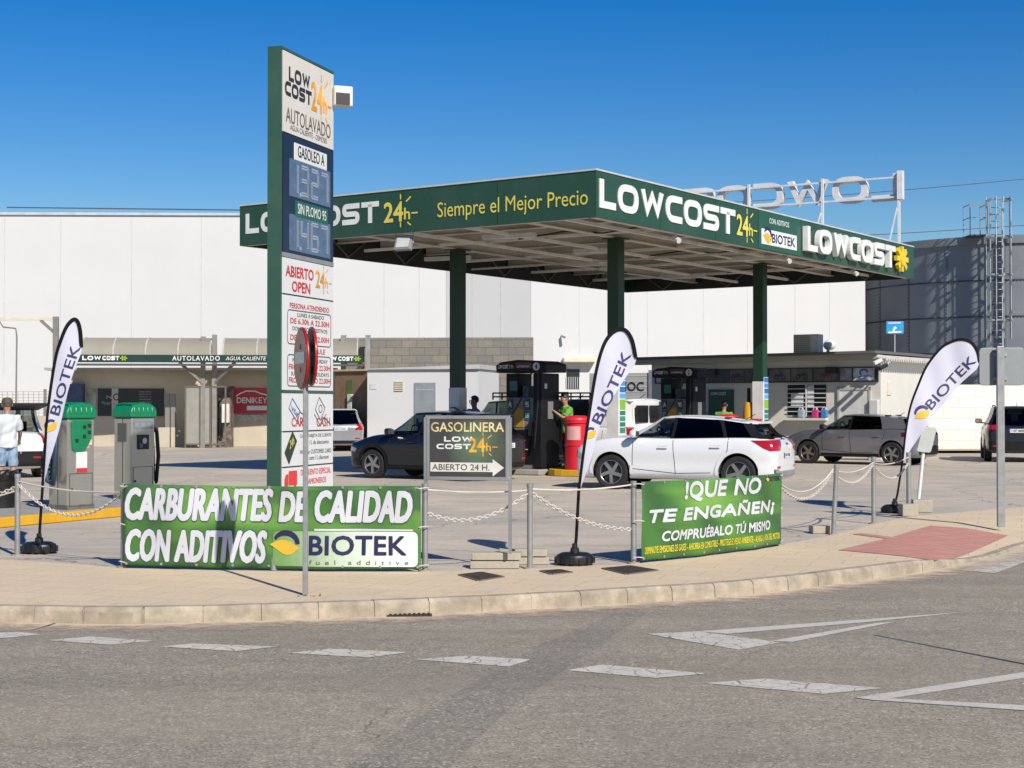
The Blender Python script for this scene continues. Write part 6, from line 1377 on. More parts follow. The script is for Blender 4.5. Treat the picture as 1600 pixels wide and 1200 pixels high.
def car(name, label, loc, heading, sp, cat='car'):
    t = thing(name, label, cat, loc, heading, None); L, Wd, H = sp['L'], sp['W'], sp['H']; hw = Wd / 2; hl = L / 2; wr = sp['wr']; fx_ = hl - sp['fo']; rx = fx_ - sp['wb']; paint = sp['paint']
    top = [(hl * f if abs(f) <= 1.01 else f, z) for f, z in sp['top']]; top = sorted(top, key=lambda q: -q[0]); zb = sp.get('zb', .2)
    xs = [hl, hl - .05, hl - .16, hl - .38, hl - .7, fx_ - .15, fx_ - .5, .45, 0, -.45, -.9, rx + .1, rx - .25, -hl + .4, -hl + .16, -hl + .05, -hl]
    wf = [.72, .84, .925, .975, .99, 1, 1, 1, 1, 1, 1, 1, 1, .985, .945, .89, .80]
    bel = sp.get('tumble', .93); rows = []
    for i, (x, w_) in enumerate(zip(xs, wf)):
        zt = lerp_tab(top, x); w = hw * w_; e = .10 if i in (0, len(xs) - 1) else (.04 if i in (1, len(xs) - 2) else 0); zl = zb + e
        sec = [(0, zl), (w * .86, zl), (w * .955, zl + .06), (w * .988, zl + (zt - zl) * .24), (w * .966, zl + (zt - zl) * .42), (w, zl + (zt - zl) * .64), (w * .985, zl + (zt - zl) * .80), (w * bel, zt - .02), (w * (bel - .12), zt + .012), (w * .4, zt + .03), (0, zt + .036)]
        rows.append([(x, y, z) for y, z in sec] + [(x, -y, z) for y, z in reversed(sec[1:-1])])
    bm = bmesh.new(); V = [[bm.verts.new(p) for p in r] for r in rows]; n = len(V[0])
    for i in range(len(V) - 1):
        for j in range(n): bm.faces.new((V[i][j], V[i][(j + 1) % n], V[i + 1][(j + 1) % n], V[i + 1][j]))
    for vs in (V[0], V[-1]):
        for j in range(n // 2 - 1):
            a = (vs[j], vs[j + 1], vs[n - j - 1] if j else vs[n - 1], vs[(n - j) % n]); a = list(dict.fromkeys(a))
            if len(a) > 2: bm.faces.new(a)
        k = n // 2; a = list(dict.fromkeys((vs[k - 1], vs[k], vs[k + 1])));
        if len(a) == 3: bm.faces.new(a)
    bmesh.ops.recalc_face_normals(bm, faces=bm.faces[:]); me = bpy.data.meshes.new('body'); bm.to_mesh(me); bm.free(); me.materials.append(paint); me.materials.append(M_int); me.shade_smooth()
    tmp = bpy.data.objects.new('tmp', me); COL.objects.link(tmp); s = tmp.modifiers.new('s', 'SUBSURF'); s.levels = 2; s.render_levels = 2
    cut = MB(); ar = wr + sp.get('gap', .05)
    for x in (fx_, rx):
        for sgn in (1, -1): cut.cyl((x, sgn * (hw - .34), wr + .01), (x, sgn * (hw + .3), wr + .01), ar, n=36)
    co = cut.build('cut', M_int); b = tmp.modifiers.new('b', 'BOOLEAN'); b.operation = 'DIFFERENCE'; b.object = co; b.solver = 'EXACT'; b.material_mode = 'TRANSFER'
    me2 = evalmesh(tmp, 'body'); bpy.data.objects.remove(tmp); bpy.data.objects.remove(co)
    me2.shade_smooth(); me2.set_sharp_from_angle(angle=R(38)); body = bpy.data.objects.new('body', me2); COL.objects.link(body); body.parent = t
    bmb = bmesh.new(); bmb.from_mesh(me2); bvh = BVHTree.FromBMesh(bmb)
    def proj(poly, axis, mname, m, off=.008, parent=body, step=.06):
        """polygon projected on to the body: axis 'L' 'R' side (x,z), 'F' 'B' end (y,z)"""
        mb = polysheet(poly, step); bad = []
        for v in mb.bm.verts:
            a, z = v.co.x, v.co.z
            if axis in 'LR': o = Vector((a, 4 if axis == 'L' else -4, z)); d = Vector((0, -1 if axis == 'L' else 1, 0))
            elif axis in 'FB': o = Vector((6 if axis == 'F' else -6, a, z)); d = Vector((-1 if axis == 'F' else 1, 0, 0))
            else:  # diagonal corners: first letter F/B, second L/R; a measured along the corner tangent
                sx = 1 if axis[0] == 'F' else -1; sy = 1 if axis[1] == 'L' else -1; d = Vector((-sx, -sy, 0)).normalized(); tn_ = Vector((-sx, sy, 0)).normalized(); o = Vector((sx * hl, sy * hw, z)) + tn_ * a - d * 3
            hit = bvh.ray_cast(o, d)
            if hit[0] is None or (hit[0] - o).length > 7: bad.append(v); v.co = o
            else: v.co = hit[0] + hit[1] * off
        if bad: bmesh.ops.delete(mb.bm, geom=bad, context='VERTS')
        if not mb.bm.faces: mb.bm.free(); return None
        for f in mb.bm.faces: f.normal_update()
        return mb.build(mname, m, parent, smooth=50)
    # greenhouse: columns from the windscreen centre round to the rear window
    G = sp['gh']; xc, xrf, xrr, xrb = G['cowl'], G['rf'], G['rr'], G['rb']; wrf = hw * G.get('wr', .74); wbt = hw * (bel - .035)
    def zroof(x):
        f = (x - xrr) / (xrf - xrr); ft = max(0, min(1, f)); return H - G.get('drop', .1) * (1 - ft) ** 2 - .055 * ft ** 3 - .045
    crown = .045
    def belt(x): return lerp_tab(top, x) + .002
    front = [(xc + .04, xrf + .01, 0), (xc + .01, xrf, .55), (xc - .10, xrf - .02, .86)]
    cols = [(xc - .30, xrf - .10)] + G['cols']
    pts_b, pts_r = [], []
    kinds = ['glass_f', 'glass_f', 'pillar'] + G['kinds']
    for xb_, xr_, yf in front: pts_b.append(Vector((xb_, wbt * yf, belt(xb_) + .025 * (1 - yf)))); pts_r.append(Vector((xr_, wrf * yf, zroof(xr_) + crown * (1 - yf ** 2))))
    for xb_, xr_ in cols: pts_b.append(Vector((xb_, wbt, belt(xb_) - .005))); pts_r.append(Vector((xr_, wrf, zroof(xr_))))
    for xb_, xr_, yf in [(xrb + .05, xrr + .03, .88), (xrb, xrr, .55), (xrb - .03, xrr - .01, 0)]: pts_b.append(Vector((xb_, wbt * yf, belt(xb_) + .02 * (1 - yf)))); pts_r.append(Vector((xr_, wrf * yf, zroof(xr_) + crown * (1 - yf ** 2))))
    kinds = kinds + [sp.get('dpillar', 'pillar'), 'glass_r', 'glass_r']
    groups = {}
    def quadgrid(mb, a, b, c, d, n=4, bow=.035):
        rows_ = []
        for i in range(n + 1):
            f = i / n; l = a.lerp(d, f); r_ = b.lerp(c, f); nrm = (b - a).cross(d - a).normalized(); rows_.append([l.lerp(r_, g / 3) + nrm * (bow * math.sin(math.pi * f)) for g in range(4)])
        mb.grid(rows_)
    for sgn in (1, -1):
        mir = lambda v: Vector((v.x, v.y * sgn, v.z))
        for i, kd in enumerate(kinds):
            a, b_, c, d = mir(pts_b[i]), mir(pts_b[i + 1]), mir(pts_r[i + 1]), mir(pts_r[i])
            key = kd if kd in ('glass_f', 'glass_r', 'pillar', 'bpillar') else kd + ('L' if sgn > 0 else 'R') + str(i)
            mb = groups.setdefault(key, MB()); q = (a, b_, c, d) if sgn < 0 else (b_, a, d, c)
            quadgrid(mb, *q, bow=.03 if sgn < 0 else .03)
    for key, mb in groups.items():
        bmesh.ops.remove_doubles(mb.bm, verts=mb.bm.verts[:], dist=.0008)
        if key == 'glass_r' and sp.get('hatch_open'): mb.bm.free(); continue
        nm, m = {'glass_f': ('windscreen', M_gl), 'glass_r': ('rear_window', sp.get('rear_glass', M_glt)), 'pillar': ('pillar', paint), 'bpillar': ('centre_pillar', M_trim)}.get(key, ('side_window', M_gl if key.startswith('glass') else M_glt))
        mb.build(nm, m, body if 'pillar' in key else t, smooth=40)
    xsr = sorted(set([round(p.x, 4) for p in pts_r]), reverse=True); xr0, xr1 = xrf + .01, xrr - .01; N = 12; rows_ = []
    for i in range(N + 1):
        x = xr0 + (xr1 - xr0) * i / N; rows_.append([])
        for f in (-1.0, -.97, -.86, -.55, 0, .55, .86, .97, 1.0):
            lim = xrf - .10 if abs(f) > .9 else (xrf - .02 if abs(f) > .6 else xrf + .01); low = xrr + (.03 if abs(f) > .8 else 0) - (0 if abs(f) > .3 else .01)
            xx = max(min(x, lim), low); rows_[-1].append((xx, wrf * f * 1.004, zroof(xx) + crown * (1 - f * f) + (.004 if abs(f) < .99 else -.012)))
    mb = MB().grid(rows_); bmesh.ops.remove_doubles(mb.bm, verts=mb.bm.verts[:], dist=.0005); roof = mb.build('roof', sp.get('roofpaint', paint), t, smooth=60)
    so_ = roof.modifiers.new('s', 'SOLIDIFY'); so_.thickness = .03; so_.offset = -1
    if bpy.data.meshes and roof.data.polygons[0].normal.z < 0: roof.data.flip_normals()
    if G.get('spoiler', True):
        z = zroof(xrr); MB().prism([(-wrf * .95, 0), (wrf * .95, 0), (wrf * .86, .05), (-wrf * .86, .05)], 0, .13).xf(Matrix.Translation((xrr - .02, 0, z - .0)) @ Matrix.Rotation(math.pi / 2, 4, 'Z')).build('spoiler', sp.get('spoilerpaint', paint), roof, bevel=.015)
    # cabin: floor, seats, wheel
    zc = lerp_tab(top, 0); mb = MB()
    for x in (.15, -.85):
        for y in (.36, -.36): mb.box((x - .12, y, zc + .10), (.14, .46, .36)); mb.box((x - .16, y, zc + .33), (.09, .24, .16))
    mb.box((xc - .45, 0, zc + .03), (.4, hw * 1.5, .08)); mb.tube([(xc - .72 + .05 * math.cos(w), .38 + .18 * math.sin(w), zc + .06 + .15 * math.cos(w)) for w in [k * math.pi / 8 for k in range(16)]], .018, 6, True); mb.build('seats', M_int, t, bevel=.03)
    # wheels
    for x in (fx_, rx):
        for sg in (1, -1): wheel(t, x, sg * (hw - .115), wr, .215, sp.get('spokes', 5), sp.get('rim', M_alloy), .3 + x)
    # trims by projection
    for ax in 'LR':
        zs = zb + .02
        if sp.get('clad'):
            for x in (fx_, rx):
                n_ = 22; ring = [(x + (ar + .07) * math.cos(math.pi * k / n_ * 1.06 - .09), wr + .01 + (ar + .07) * math.sin(math.pi * k / n_ * 1.06 - .09)) for k in range(n_ + 1)]; ring2 = [(x + (ar + .004) * math.cos(math.pi * k / n_ * 1.06 - .09), wr + .01 + (ar + .004) * math.sin(math.pi * k / n_ * 1.06 - .09)) for k in range(n_, -1, -1)]
                proj(ring + ring2, ax, 'arch_trim', sp['clad'], .018)
        proj([(rx + ar + .02, zs + .03), (fx_ - ar - .02, zs + .03), (fx_ - ar - .02, zs + sp.get('sill', .10)), (rx + ar + .02, zs + sp.get('sill', .10))], ax, 'sill_trim', sp.get('sillm', M_trim), .012)
        zt0 = lambda x: lerp_tab(top, x) - .035
        for line in sp['doors']: 
            P_ = [Vector(q) for q in line]; 
            for a, b_ in zip(P_, P_[1:]):
                dd = (b_ - a).normalized(); nn = Vector((-dd.y, dd.x)) * .006
                proj([tuple(a - nn), tuple(b_ - nn), tuple(b_ + nn), tuple(a + nn)], ax, 'shut_line', M_seamc, .003)
        for hx, hz in sp['handles']:
            proj([(hx + .1, hz - .03), (hx - .1, hz - .03), (hx - .1, hz + .035), (hx + .1, hz + .035)], ax, 'handle_recess', sp.get('recess', paint), .004); hit = bvh.ray_cast(Vector((hx, 4 if ax == 'L' else -4, hz)), Vector((0, -1 if ax == 'L' else 1, 0)))[0]
            if hit: MB().box((hit.x, hit.y + (.025 if ax == 'L' else -.025), hit.z), (.2, .022, .03)).build('handle', paint, body, bevel=.008)
        sy = 1 if ax == 'L' else -1; mx = xc - .36; mz = belt(mx) + .07
        mr = MB().box((mx, sy * (wbt + .17), mz), (.14, .22, .15)).build('mirror', sp.get('mirror', paint), body, bevel=.05); MB().box((mx, sy * (wbt + .03), mz - .06), (.06, .14, .04)).build('mirror_arm', M_trim, mr); MB().box((mx - .072, sy * (wbt + .17), mz), (.006, .18, .11)).build('mirror_glass', M_chr, mr)
        lf = sp.get('headlight'); 
        if lf: proj([(a, z) for a, z in lf], 'F' + ax, 'headlight', M_hl, .008)
        tl = sp.get('taillight')
        if tl: proj([(a, z) for a, z in tl], 'B' + ax, 'taillight', sp.get('tlm', M_rl), .010)
    zf = lerp_tab(top, hl - .05); proj([(-.55, .30), (.55, .30), (.62, .5), (.5, zf - .1), (-.5, zf - .1), (-.62, .5)], 'F', 'grille', M_trim, .008)
    pz_ = sp.get('platez', .62); pl = proj([(-.26, pz_ - .055), (.26, pz_ - .055), (.26, pz_ + .055), (-.26, pz_ + .055)], 'B', 'number_plate', M_plate, .012, step=0)
    if pl:
        q = proj([(.22, pz_ - .055), (.26, pz_ - .055), (.26, pz_ + .055), (.22, pz_ + .055)], 'B', 'plate_band', M_pblue, .014, pl, 0); V_, F_ = text_raw(sp.get('reg', '4821 KLM'), .01); mb = MB(); x_at = min(v.co.x for v in pl.data.vertices) - .004
        vs = [mb.bm.verts.new((x_at, .19 - a * .38, pz_ - .035 + b_ * .07)) for a, b_ in V_]
        for f in F_: mb.bm.faces.new([vs[i] for i in f])
        mb.build('lettering', M_blk, pl)
    proj([(-hw * .72, zb + .09), (hw * .72, zb + .09), (hw * .78, zb + .2), (-hw * .78, zb + .2)] if not sp.get('bumper') else sp['bumper'], 'B', 'rear_bumper_trim', sp.get('bumperm', M_trim), .012)
    for y in (-.62, .62): proj([(y - .09, .46), (y + .09, .46), (y + .08, .50), (y - .08, .50)], 'B', 'reflector', M_rl, .014)
    proj([(-.07, pz_ + .2), (.07, pz_ + .2), (.07, pz_ + .24), (-.07, pz_ + .24)], 'B', 'badge', M_chr, .01)
    MB().bar((xrr + .25, 0, zroof(xrr + .25) + crown), (xrr + .06, 0, zroof(xrr + .1) + crown + .13), .012).build('antenna', M_trim, roof)
    if sp.get('rails'):
        for sg in (1, -1): MB().tube([(xrf - .25, sg * wrf * .93, zroof(xrf - .25) + .02), (xrf - .4, sg * wrf * .93, zroof(xrf - .4) + .07), (xrr + .4, sg * wrf * .93, zroof(xrr + .4) + .07), (xrr + .2, sg * wrf * .93, zroof(xrr + .2) + .02)], .018, 6).build('roof_rail', sp['rails'], roof)
    if sp.get('rack'):
        mb = MB(); za = H + .05
        for y in (-.55, .55): mb.bar((xrf - .1, y, za + .1), (xrr + .2, y, za + .1), .04); mb.bar((xrf - .1, y, za), (xrr + .2, y, za), .04)
        for k in range(9): x = xrf - .1 + (xrr + .3 - xrf) * k / 8; mb.bar((x, -.55, za), (x, .55, za), .035); mb.bar((x, -.55, za - .08), (x, -.55, za + .1), .03); mb.bar((x, .55, za - .08), (x, .55, za + .1), .03)
        mb.build('roof_rack', M_trim, roof)
    if sp.get('hatch_open'):
        z = zroof(xrr); MB().prism([(-wrf, 0), (wrf, 0), (hw * .88, .85), (-hw * .88, .85)], 0, .06).xf(Matrix.Translation((xrr, 0, z + .02)) @ Matrix.Rotation(math.pi / 2, 4, 'Z') @ Matrix.Rotation(R(-82), 4, 'X')).build('tailgate', M_trim, t, bevel=.02)
    bmb.free(); return t
def front_left(px, py, sp, th):
    """location of a car heading left and away by th, from the ground contact of its front left wheel"""
    p = gnd(px, py); h = math.pi - th; f = Vector((math.cos(h), math.sin(h), 0)); l = Vector((-f.y, f.x, 0)); return p - f * (sp['L'] / 2 - sp['fo']) - l * (sp['W'] / 2 - .1), h
def carpaint(name, col, rough=.28, metal=.0, coat=.6): return mat(name, col, rough, metal, var=.015, scale=2, coat=coat)
def hatch(L=4.19, W=1.79, H=1.51, wb=2.60, fo=.84, wr=.345, **k):
    hl = L / 2; d = dict(L=L, W=W, H=H, wb=wb, fo=fo, wr=wr, top=[(hl, .70), (hl - .12, .80), (hl - .5, .93), (hl - 1.05, 1.01), (hl - 1.4, 1.0), (0, 1.015), (-hl + .7, 1.06), (-hl + .22, 1.05), (-hl + .06, .98), (-hl, .86)],
        gh=dict(cowl=hl - 1.0, rf=hl - 1.78, rr=-hl + .42, rb=-hl + .12, wr=.70, drop=.10, cols=[(hl - 2.06, hl - 2.1), (hl - 2.12, hl - 2.16), (-hl + 1.05, -hl + 1.18), (-hl + .98, -hl + 1.1), (-hl + .5, -hl + .72), (-hl + .30, -hl + .50)], kinds=['glassA', 'bpillar', 'glassB', 'bpillar', 'tint', 'pillar']),
        doors=[[(hl - 1.28, .42), (hl - 1.30, .96)], [(hl - 2.18, .34), (hl - 2.12, .99)], [(-hl + 1.06, .62), (-hl + .96, .8), (-hl + .95, 1.03)], [(hl - 1.28, .42), (hl - 2.18, .34), (-hl + 1.3, .36)]], handles=[(hl - 1.92, .84), (-hl + 1.20, .86)],
        headlight=[(-.34, .66), (.16, .60), (.2, .68), (-.30, .80)], taillight=[(-.30, .82), (.28, .80), (.30, .95), (-.38, .98)])
    d.update(k); return d
def put(sp, px, py, th, name, label):
    loc, h = front_left(px, py, sp, th); return car(name, label, loc, h, sp)
P_white = carpaint('paint_white', (.80, .81, .82)); P_black = carpaint('paint_black', (.006, .007, .013), .3, .0, .35); P_silver = carpaint('paint_grey', (.28, .29, .325), .32, .65); P_navy = carpaint('paint_navy', (.008, .010, .02), .3, .0, .35); P_lsil = carpaint('paint_silver', (.42, .43, .45), .35, .6); P_dark = carpaint('paint_dark', (.014, .015, .018), .25)
# white crossover
sp = hatch(paint=P_white, clad=P_white, recess=mat('recess_shade', (.62, .63, .65), .4), sillm=P_white, rim=M_alloy, reg='0573 MJL', mirror=P_white, spoilerpaint=P_white, bumperm=mat('bumper_grey', (.28, .28, .29), .5), platez=.70)
hl = sp['L'] / 2
sp['top'] = [(hl, .76), (hl - .1, .88), (hl - .5, .985), (hl - 1.05, 1.04), (hl - 1.4, 1.02), (0, 1.03), (-hl + .7, 1.06), (-hl + .22, 1.05), (-hl + .06, .98), (-hl, .86)]; sp['sillm'] = mat('sill_grey', (.60, .61, .62), .4); sp['dpillar'] = 'bpillar'; sp['gh'].update(kinds=['glassA', 'bpillar', 'tint', 'bpillar', 'tint', 'bpillar'], drop=.16, rr=-hl + .58, rb=-hl + .10)
sp['taillight'] = [(-.24, .80), (.04, .79), (.14, .84), (.32, .99), (-.36, 1.0)]
wc = put(sp, 957, 764, R(24), 'parked_car', 'white crossover car at the pump, behind the warning banner')
# silver grey hatchback
sp = hatch(L=4.15, W=1.76, H=1.47, wb=2.58, fo=.83, wr=.325, paint=P_silver, recess=mat('recess_grey', (.14, .14, .15), .4), reg='7316 LTB', platez=.60, rim=M_alloy, mirror=M_trim)
hl = sp['L'] / 2; sp['top'] = [(hl, .68), (hl - .12, .79), (hl - .5, .90), (hl - 1.05, .99), (hl - 1.4, .985), (0, 1.0), (-hl + .7, 1.03), (-hl + .22, 1.02), (-hl + .06, .96), (-hl, .86)]; sp['gh'].update(rr=-hl + .66, rb=-hl + .14, drop=.13, kinds=['glassA', 'bpillar', 'tint', 'pillar', 'pillar', 'pillar'])
sp['tlm'] = mat('lamp_smoked', (.10, .006, .012), .15, coat=.6); sp['taillight'] = [(-.30, .84), (.30, .80), (.30, .92), (-.42, .95)]; sp['handles'] = [(hl - 1.92, .80), (-hl + 1.2, .81)]; sp['bumper'] = [(-.62, .30), (.62, .30), (.70, .52), (.4, .56), (-.4, .56), (-.70, .52)]
put(sp, 1264, 724, R(38), 'parked_car', 'silver grey hatchback in front of the kiosk')
# black hatchback
sp = hatch(L=4.0, W=1.75, H=1.58, wb=2.54, fo=.80, wr=.33, paint=P_black, recess=M_trim, reg='2940 KZC', clad=M_trim, platez=.78); sp['top'] = [(q[0] * 1.0, q[1] + .0) for q in hatch(L=4.0)['top']]
sp['gh'].update(rr=-1.62, rb=-1.86); sp['taillight'] = [(-.12, .86), (.16, .86), (.16, 1.0), (-.12, 1.0)]
put(sp, 585, 747, R(34), 'parked_car', 'shiny black hatchback behind the small fuel station board')
# dark suv at right, seen from behind
sp = hatch(L=4.6, W=1.86, H=1.69, wb=2.69, fo=.93, wr=.36, paint=P_navy, recess=M_trim, clad=M_trim, reg='1187 MBR', platez=.93, rails=M_trim, zb=.26); hl = 2.3
sp['top'] = [(hl, .78), (hl - .12, .9), (hl - .5, 1.05), (hl - 1.05, 1.12), (hl - 1.4, 1.1), (0, 1.12), (-hl + .7, 1.15), (-hl + .22, 1.14), (-hl + .06, 1.08), (-hl, .95)]; sp['gh'].update(rr=-hl + .5, rb=-hl + .08, drop=.06)
sp['doors'] = []; sp['handles'] = [(.4, .98)]; sp['taillight'] = [(-.3, .96), (.42, 1.0), (.42, 1.09), (-.3, 1.12)]; sp['bumper'] = [(-.8, .36), (.8, .36), (.82, .62), (-.82, .62)]
q = at(1584, 720, 47.4); car('parked_car', 'dark blue suv seen from behind by the white block wall', (q.x, q.y, 0), R(75), sp, 'suv')
# silver people carrier behind the totem
sp = hatch(L=4.3, W=1.75, H=1.6, wb=2.7, fo=.85, wr=.32, paint=P_lsil, recess=mat('recess_grey', (.14, .14, .15), .4), reg='6052 DHN', platez=.82); hl = 2.15; sp['gh'].update(rr=-hl + .3, rb=-hl + .08, drop=.05); sp['doors'] = []; sp['taillight'] = [(-.25, .78), (.1, .78), (.12, 1.06), (-.1, 1.06)]
q = at(531, 690, 58.5); car('parked_car', 'old silver people carrier beside the brown shed, half hidden by the totem', (q.x, q.y, 0), R(97), sp)
# dark off road wagon with roof rack behind pump four
sp = hatch(L=4.7, W=1.88, H=1.86, wb=2.75, fo=.9, wr=.38, paint=P_dark, recess=M_trim, clad=M_trim, reg='3315 JDV', platez=.9, rack=True, zb=.3); hl = 2.35
sp['top'] = [(hl, .9), (hl - .1, 1.0), (hl - .5, 1.12), (hl - 1.05, 1.18), (hl - 1.4, 1.17), (0, 1.18), (-hl + .7, 1.2), (-hl + .2, 1.2), (-hl + .06, 1.15), (-hl, 1.0)]; sp['gh'].update(rr=-hl + .25, rb=-hl + .1, drop=.03, wr=.8, cowl=hl - 1.1, rf=hl - 1.75, spoiler=False); sp['handles'] = [(.4, 1.0)]
q = KM @ Vector((kat(812, 8.4), 8.4, 0)); car('parked_car', 'dark off road wagon with a roof rack behind pump four', q, math.pi + K, sp, 'suv')
# white van
sp = hatch(L=4.5, W=1.83, H=1.88, wb=2.75, fo=.85, wr=.33, paint=P_white, recess=M_trim, sillm=P_white, reg='8824 LGS', platez=.8); hl = 2.25
sp['top'] = [(hl, .8), (hl - .1, .92), (hl - .5, 1.04), (hl - .95, 1.12), (hl - 1.3, 1.1), (0, 1.12), (-hl + .3, 1.12), (-hl + .1, 1.1), (-hl + .04, 1.04), (-hl, .95)]; sp['gh'].update(rr=-hl + .10, rb=-hl + .06, drop=.03, wr=.84, cowl=hl - .85, rf=hl - 1.7, spoiler=False); sp['gh']['cols'] = [(hl - 1.95, hl - 2.0), (hl - 2.05, hl - 2.1), (-hl + 1.0, -hl + 1.05), (-hl + .9, -hl + .95), (-hl + .4, -hl + .45), (-hl + .3, -hl + .36)]; sp['gh']['kinds'] = ['glassA', 'bpillar', 'pillar', 'pillar', 'pillar', 'pillar']; sp['rear_glass'] = P_white; sp['taillight'] = [(-.06, .72), (.12, .72), (.12, 1.08), (-.06, 1.08)]
q = KM @ Vector((kat(948, 9.3), 9.3, 0)); f = KM.to_3x3() @ Vector((-1, 0, 0)); car('parked_van', 'white delivery van seen from behind, between the two pumps', q + f * .9, math.pi + K, sp, 'van')
van = bpy.data.objects[[o.name for o in COL.objects if o.name.startswith('parked_van')][0]]
for y0_, y1_ in ((-.66, -.05), (.05, .66)): MB().span((-2.215, y0_, 1.22), (-2.17, y1_, 1.68)).build('rear_door_window', mat('van_glass', (.012, .016, .02), .1), van, bevel=.02)
# dark pickup nose behind pump two
sp = hatch(L=4.2, W=1.78, H=1.48, wb=2.6, fo=.85, wr=.33, paint=P_navy, recess=M_trim, reg='5508 HXP')
q = KM @ Vector((kat(1035, 15.4), 15.4, 0)); car('parked_car', 'dark car mostly hidden behind pump two', q, math.pi + K, sp)
# white car with open tailgate at far left
sp = hatch(L=4.3, W=1.8, H=1.68, wb=2.65, fo=.85, wr=.33, paint=P_white, recess=M_trim, reg='9067 LPD', hatch_open=True, bumper=[(-.8, .28), (.8, .28), (.84, .62), (-.84, .62)]); hl = 2.15; sp['gh'].update(rr=-hl + .3, rb=-hl + .1, drop=.04, wr=.76); sp['taillight'] = [(-.08, .80), (.14, .80), (.14, 1.02), (-.08, 1.02)]
q = at(8, 700, 35.6); f = Vector((math.cos(R(118)), math.sin(R(118)), 0)); car('parked_car', 'white car with its tailgate open behind the man in shorts', (q.x + f.x * 1.6, q.y + f.y * 1.6, 0), R(118), sp)
